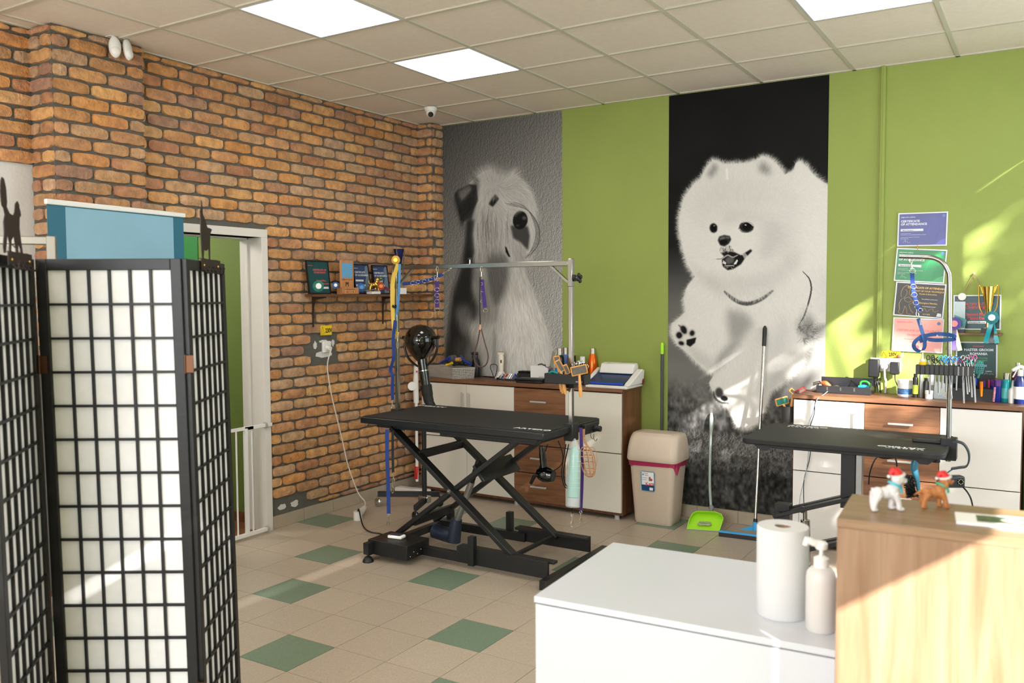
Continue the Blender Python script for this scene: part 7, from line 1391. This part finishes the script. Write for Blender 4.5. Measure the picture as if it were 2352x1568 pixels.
# little shelf with trophies
SY = at(2240,764,y=-.06).z; xa, xb = at(2186,760,y=-.06).x, at(2303,762,y=-.06).x
t = thing('wall_shelf', ((xa+xb)/2,0,SY-.02), 'little dark brown shelf under the gold trophy cup on the green wall', 'shelf')
b = MB(); b.box((xa,-.115,SY-.012),(xb,-.0125,SY)); b.build('board', BRN, t, bevel=.001)
for x in (xa+.03, xb-.03): b = MB(); b.box((x-.006,-.10,SY-.02),(x+.006,-.013,SY-.0125)); b.box((x-.006,-.02,SY-.07),(x+.006,-.0125,SY-.02)); b.build('bracket', DKB, t)
q = at(2266,700,y=-.07); x = at(2270,700,y=-.07).x; zt_ = at(2270,658,y=-.07).z; hgt_ = zt_-SY
t = thing('trophy_cup', (x,-.07,SY), 'gold two handled trophy cup on the little shelf on the green wall', 'trophy')
b = MB(); b.lathe((x,-.07,SY+.0005),[(.03,0),(.03,.03),(.012,.034),(.008,hgt_*.28),(.010,hgt_*.33),(.016,hgt_*.45),(.030,hgt_*.85),(.036,hgt_),(.032,hgt_-.002),(.014,hgt_*.5)],28); b.build('cup', mat('bright_gold', sr(244,206,110), .12, 1), t, smooth=True)
b = MB(); b.box((x-.034,-.104,SY+.0005),(x+.034,-.036,SY+.03)); b.build('plinth', BLKP, t)
for s_ in (-1,1): b = MB(); b.tube(smoothpts([(x+s_*.030,-.07,SY+hgt_*.86),(x+s_*.044,-.07,SY+hgt_*1.02),(x+s_*.052,-.07,SY+hgt_*.98),(x+s_*.051,-.07,SY+hgt_*.80),(x+s_*.045,-.07,SY+hgt_*.55),(x+s_*.022,-.07,SY+hgt_*.38)],4),.0035,6); b.build('handle', GOLD, t, smooth=True)
rosette(at(2278,729,y=-.125), .040, [R5,R5], mat('silver_disc', sr(200,208,204), .3, .3), 'turquoise rosette with turquoise and black ribbons below the gold cup', (0,-1,0), [R5,R7,R5], Lt=.13)
rosette(at(2192,743,y=-.13), .040, [R6], mat('pink_disc', sr(236,140,140), .5), 'violet rosette with pink centre and cream ribbon beside the steel arm', (0,-1,0), [R7,R6,R8], Lt=.14)
t = thing('medal', tuple(at(2210,682,y=-.02)), 'round white medal on a pink cord hanging from a nail above the little shelf', 'medal')
b = MB(); m_ = at(2210,681,y=-.016); b.cyl(m_+Vector((0,.0,0)), m_+Vector((0,-.006,0)), .0225, n=28); b.build('disc', PAPER, t, smooth=True)
nl = at(2238,628,y=-.006); CRD = mat('pink_brown_cord', sr(170,120,96), .7)
b = MB(); b.tube([nl+Vector((-.0,-.006,0)), m_+Vector((.008,-.003,.02))],.0022,5); b.build('cord', CRD, t); b = MB(); b.tube([nl+Vector((0,-.006,0)), at(2255,662,y=-.012)],.0022,5); b.build('cord', CRD, t)
b = MB(); b.cyl(nl+Vector((0,.006,0)), nl+Vector((0,-.01,0)), .005); b.build('nail', CHR, t)
GLS = mat('clear_acrylic', (.8,.95,.93), .08, alpha=.3)
t = thing('acrylic_award', (at(2203,720,y=-.08).x,-.08,SY), 'clear acrylic award with a teal corner on the little shelf, behind the violet rosette', 'award')
x0_ = at(2192,720,y=-.07).x; x1_ = at(2217,720,y=-.07).x; b = MB(); b.box((x0_,-.075,SY+.02),(x1_,-.068,SY+.19)); b.build('acrylic_plate', GLS, t)
b = MB(); b.box((x0_-.005,-.10,SY+.0005),(x1_,-.045,SY+.02)); b.build('award_base', BLKP, t)
b = MB(); b.prism([(x0_,SY+.11),(x1_+.01,SY+.08),(x1_,SY+.03),(x0_,SY+.05)], -.079,-.0755,'xz'); b.build('teal_corner', mat('teal_acrylic', sr(30,110,108), .3), t)
# ------------------------------------------------------------------ scissors rack on the second table's post
ry = -1.065; xa, xb = at(2104,850,y=ry).x, at(2236,850,y=ry).x; z1 = at(2170,839,y=ry).z; z0 = at(2170,861,y=ry).z
t = thing('scissors_rack', (XA,ry,z0), 'black rack full of hanging scissors clamped to the curved steel arm', 'rack')
b = MB(); b.box((xa,ry-.02,z0),(xb,ry-.016,z1)); b.box((xa,ry+.02,z0),(xb,ry+.024,z1)); b.box((xa,ry-.016,z0),(xa+.006,ry+.02,z1)); b.box((xb-.006,ry-.016,z0),(xb,ry+.02,z1))
b.build('rack_body', BLKP, t, bevel=.003)
n_ = 12
for k in range(1,n_): x = xa+(xb-xa)*k/n_; b = MB(); b.box((x-.003,ry-.0225,z0+.002),(x+.003,ry-.0205,z1-.002)); b.build('rib', BLKG if k < 9 else mat('grey_metal_rib', sr(120,116,110), .3, .6), t)
b = MB(); b.box((XA-.025,-1.045,z0-.045),(XA+.025,-1.0,z0+.01)); b.build('clamp', BLKP, t, bevel=.003)
RC = [('black',mat('ring_black', sr(30,32,40), .3)),('teal',mat('ring_teal', sr(60,170,160), .3, .3)),('blue',mat('ring_blue', sr(60,140,200), .3, .3)),('steel',CHR),('pink',mat('ring_plum', sr(150,60,110), .3, .3))]
spec = [(2135,2137,0,'first from the left'),(2146,2149,0,'second from the left'),(2156,2155,0,'third from the left'),(2164,2166,1,'fourth from the left'),(2173,2174,2,'just left of the post'),(2186,2178,2,'crossing the post'),(2183,2188,3,'just right of the post'),(2196,2198,2,'second right of the post'),(2214,2210,4,'third right of the post'),(2222,2217,3,'fourth from the right end'),(2226,2224,3,'third from the right end'),(2232,2230,1,'second from the right end'),(2240,2234,4,'at the very right end')]
for k, (bx_, tx_, ci, lab) in enumerate(spec):
    L_ = [905,898,902,892,900,915,918,896,926,905,900,912,924][k]; hy_ = 822+4*((k*7)%3)
    scissors(at(bx_,L_,y=ry+.002), at(tx_,hy_,y=ry+.002), RC[ci][1], 'scissors with %s rings hanging in the rack, %s' % (RC[ci][0], lab), 'scissors hanging in the rack')
p = at(2119,838,y=ry); t = bottle(Vector((p.x,ry,z0+.004)), [(.0,0),(.018,.0),(.019,.003),(.019,.055),(.012,.062)], mat('yellow_oil', sr(226,190,30), .2), [(.015,0),(.015,.012),(.006,.018),(.003,.045)], mat('ivory_cap', sr(232,226,200), .4), 'clear bottle of yellow oil with ivory nozzle at the left end of the scissors rack', label_m=mat('green_band', sr(40,120,80), .4))
p = at(2250,843,y=ry); t = thing('vent_brush', tuple(p), 'teal openwork brush hanging at the right end of the scissors rack', 'brush'); VT = mat('teal_brush', sr(20,110,104), .4)
b = MB()
for q in range(5): dx = (q-2)*.0062; b.tube(smoothpts([p+RT*dx*1.2+Vector((0,0,.035-abs(dx)*1.2)), p+RT*dx*1.7, p+RT*dx*1.1+Vector((0,0,-.035))],4),.0022,5)
for q in range(6): z = .026-.011*q; b.tube([p+RT*-.019+Vector((0,0,z)), p-fwd*.004+Vector((0,0,z)), p+RT*.019+Vector((0,0,z))],.0018,5)
b.build('brush_head', VT, t); b = MB(); b.tube([p+Vector((0,0,-.033)), p+RT*-.008+Vector((0,0,-.055))],.005,8); b.build('handle', VT, t)
# leash with rings on the arm tip
AY = -1.03
def G(px, py, y=AY): return at(px, py, y=y)
strap('leash', 'royal blue ring strap hanging from the tip of the curved steel arm', 'leash', [G(2095,626),G(2096,645),G(2098,665),G(2101,682),G(2106,698),G(2112,716)], .022, WEBB, rings=[(G(x,y,AY-.003),.015) for x,y in ((2095,622),(2097,658),(2099,677),(2103,695))]+[(G(2113,712,AY-.003),.012)], hooks=[(G(2095,620),G(2091,592)),(G(2104,702),G(2108,728))])
lb = strap('leash', 'pale blue lettered leash looped around the curved steel arm', 'leash', [G(2109,731),G(2114,748),G(2120,768),G(2124,785),G(2122,800),G(2112,806),G(2101,800),G(2099,790),G(2106,780),G(2118,773),G(2140,768),G(2165,767),G(2190,771,AY-.03),G(2192,778,AY-.03),G(2178,780,AY-.02),G(2150,781),G(2126,779),G(2112,784)], .020, mat('lettered_blue_webbing', sr(26,70,128), .6, bump=.2, bscale=500), side=[tuple(RT)]*16+[tuple((RT*.9+Vector((0,0,.4))))]*12+[(0,0,1)]*58)
text('printed_logo', 'ARTERO', .016, LW, lb, frame_M(G(2128,786,AY-.004), tuple(RT), (0,0,1)), sx=1.2); text('printed_logo', 'ARTERO', .015, LW, lb, frame_M(G(2150,773,AY-.004), tuple(RT), (0,0,1)), sx=1.2); text('printed_logo', 'ONE ARTERO', .013, LW, lb, frame_M(G(2111,735,AY-.004), (tuple(RT*.25+Vector((0,0,-1)))), tuple(RT+Vector((0,0,.25)))), sx=1.0)
# holder arm with small dryer, right end of second table
t = thing('dryer_holder', tuple(at(2200,1060,y=-1.05)), 'dark curved holder arm clipped to the right end of the second table', 'holder')
hyy = -1.05; DKT = mat('dark_slate_plastic', sr(42,54,62), .4)
b = MB(); pts = smoothpts([at(2190,1014,y=hyy),at(2200,1014,y=hyy),at(2214,1020,y=hyy),at(2224,1036,y=hyy),at(2226,1055,y=hyy),at(2220,1070,y=hyy),at(2205,1073,y=hyy),at(2185,1076,y=hyy)],5); b.ribbon(pts, .045, .008, (0,1,0)); b.build('curved_arm', DKT, t, smooth=True)
b = MB(); b.ribbon(smoothpts([at(2188,1077,y=hyy),at(2178,1084,y=hyy),at(2166,1092,y=hyy),at(2163,1102,y=hyy)],4), .03, .005, (0,1,0)); b.build('teal_clip', mat('teal_clip', sr(30,130,112), .4), t, smooth=True)
p = at(2180,1106,y=hyy); t = thing('small_dryer', tuple(p), 'small black dryer unit with round fan grille hanging right of the second table', 'dryer')
M = Matrix.Translation(p) @ Matrix.Rotation(YAW, 4, 'Z'); b = MB(M); b.box((-.055,-.02,-.030),(.075,.03,.032)); b.build('dryer_body', mat('slate_body', sr(34,40,46), .45), t, bevel=.010)
b = MB(M); b.cyl((.050,-.0215,.004),(.050,-.0195,.004),.019,n=20); gb = b.build('fan_plate', BLKG, t, smooth=True)
b = MB(M)
for k in range(8): q = 2*pi*k/8; b.cyl((.050+.013*math.cos(q),-.0225,.004+.013*math.sin(q)),(.050+.013*math.cos(q),-.0216,.004+.013*math.sin(q)),.003,n=8)
b.build('fan_slots', GREYP, gb)['kind'] = 'stuff'
tool('cable', 'black cord curving down to the right from the small dryer unit', 'cord', [p+RT*.07+Vector((0,0,-.025)), at(2222,1130,y=hyy), at(2231,1148,y=hyy), at(2236,1180,y=hyy), at(2238,1230,y=hyy)], .004, BLKP)
# fluffy duster brush with teal handle
ty2 = -1.15; t = thing('bristle_brush', tuple(at(2095,1120,y=ty2)), 'black bristle brush with long teal handle hanging under the second table', 'brush')
b = MB(); pts = smoothpts([at(2106,1035,y=ty2),at(2102,1060,y=ty2),at(2100,1075,y=ty2),at(2106,1100,y=ty2),at(2110,1130,y=ty2)],4); b.tube(pts,list(np.interp(np.linspace(0,1,17),[0,.3,.5,1],[.010,.018,.019,.008])),10); b.build('handle', mat('teal_handle_paint', sr(58,124,146), .4), t, smooth=True)
b = MB(); rr = np.random.default_rng(3); a = at(2090,1092,y=ty2); c_ = at(2100,1140,y=ty2)
for k in range(900):
    o_ = a+(c_-a)*rr.uniform(); q = rr.uniform(pi*.35,pi*1.65); dv = RT*math.cos(q)*.040+fwd*math.sin(q)*.03+Vector((0,0,rr.normal(0,.006))); b.bar(o_, o_+dv*rr.uniform(.8,1.1), .0014, .0014)
b.tube([a,c_],.012,8); b.build('bristles', mat('black_bristle', sr(20,18,18), .7), t)['kind'] = 'stuff'
# cables under the second table
for k, (pp, lab) in enumerate((([(1995,1112),(1998,1085),(2008,1058),(2022,1044),(2040,1040),(2054,1048),(2060,1068),(2058,1100)],'black cable loop hanging under the second tabletop'),([(1999,1035),(2020,1050),(2048,1052),(2080,1046),(2110,1047)],'black cable sagging along the underside of the second tabletop'),([(1956,1040),(1953,1075),(1954,1110),(1960,1135)],'black cable running down the column of the second table'))):
    b = MB(); b.tube(smoothpts([at(x,y,y=-.98) for x,y in pp],5),.004,6); tag(b.build('cable', BLKP, smooth=True), lab, 'cable')
# ------------------------------------------------------------------ dog figurines on the counter
def figurine(px, py, s, yaw, bodym, lab, hat, scarfm, extra, headm=None):
    p = at(px, py, z=KZ); t = thing('dog_figurine', (p.x,p.y,KZ), lab, 'figurine', 'santa hat dog figurines')
    M = Matrix.Translation((p.x,p.y,KZ+.0008)) @ Matrix.Rotation(yaw, 4, 'Z')
    animal(t, M, bodym, s, DOG+extra, vox=.0011)
    hm = MB(M); hx_ = .44; hm.tube([(hx_*s-.02*s,0,1.20*s),(hx_*s-.10*s,0,1.34*s),(hx_*s-.20*s,0,1.36*s),(hx_*s-.30*s,0,1.24*s)],[.205*s,.17*s,.11*s,.05*s],16); h = hm.build('santa_hat', mat('hat_red', sr(206,34,34), .5), t, smooth=True)
    b = MB(M); b.tube([(hx_*s+.20*s*math.cos(q), .20*s*math.sin(q), 1.20*s+.05*s*math.cos(q)) for q in np.linspace(0,2*pi,17)[:-1]],.048*s,8,closed=True); b.build('hat_brim', mat('fluff_white', sr(236,226,222), .9, bump=.5, bscale=600), h, smooth=True)
    b = MB(M); b.sph((hx_*s-.33*s,0,1.16*s),.06*s,8); b.build('pompom', mat('fluff_white', 0), h, smooth=True)
    b = MB(M); b.tube([(.34*s+.19*s*math.cos(q), .19*s*math.sin(q), .88*s-.08*s*math.cos(q)) for q in np.linspace(0,2*pi,17)[:-1]],.05*s,8,closed=True); sc = b.build('scarf', scarfm, t, smooth=True)
    b = MB(M); b.ribbon(smoothpts([Vector(q)*s for q in ((.44,-.12,.88),(.48,-.15,.74),(.50,-.16,.60))],4), .11*s, .03*s, (1,0.3,0)); b.build('scarf_end', scarfm, sc)
    for y_ in (-.10,.10): b = MB(M); b.sph((.625*s,y_*s,1.13*s),.03*s,6); b.build('eye', BLKG, t, smooth=True)
    b = MB(M); b.sph((.765*s,0,1.04*s),.042*s,6,(1,1.2,.8)); b.build('nose', mat('nose_pink', sr(220,120,110), .4) if headm else BLKG, t, smooth=True)
    return t
figurine(2033,1172,.066, YAW+.10, mat('white_resin', sr(224,218,218), .55, bump=.5, bscale=260), 'white dog figurine with santa hat and blue scarf standing on the oak counter', None, mat('blue_scarf', sr(84,176,190), .6), [('t',[(-.42,0,.68),(-.50,0,.78)],[.06,.04]),('t',[(.36,.14,1.16),(.34,.19,1.02)],[.06,.05]),('t',[(.36,-.14,1.16),(.34,-.19,1.02)],[.06,.05]),('s',(.58,0,.98),.10,(.8,1,.8))])
figurine(2144,1166,.058, YAW+.05, mat('brown_resin', sr(178,112,62), .5, bump=.4, bscale=260), 'brown long-eared dog figurine with santa hat and green scarf on the oak counter', None, mat('green_scarf', sr(80,160,126), .6), [('t',[(-.42,0,.68),(-.62,0,.62),(-.80,0,.50)],[.07,.045,.02]),('t',[(.40,.15,1.14),(.38,.22,.98),(.40,.20,.84)],[.07,.08,.06]),('t',[(.40,-.15,1.14),(.38,-.22,.98),(.40,-.20,.84)],[.07,.08,.06])], True)
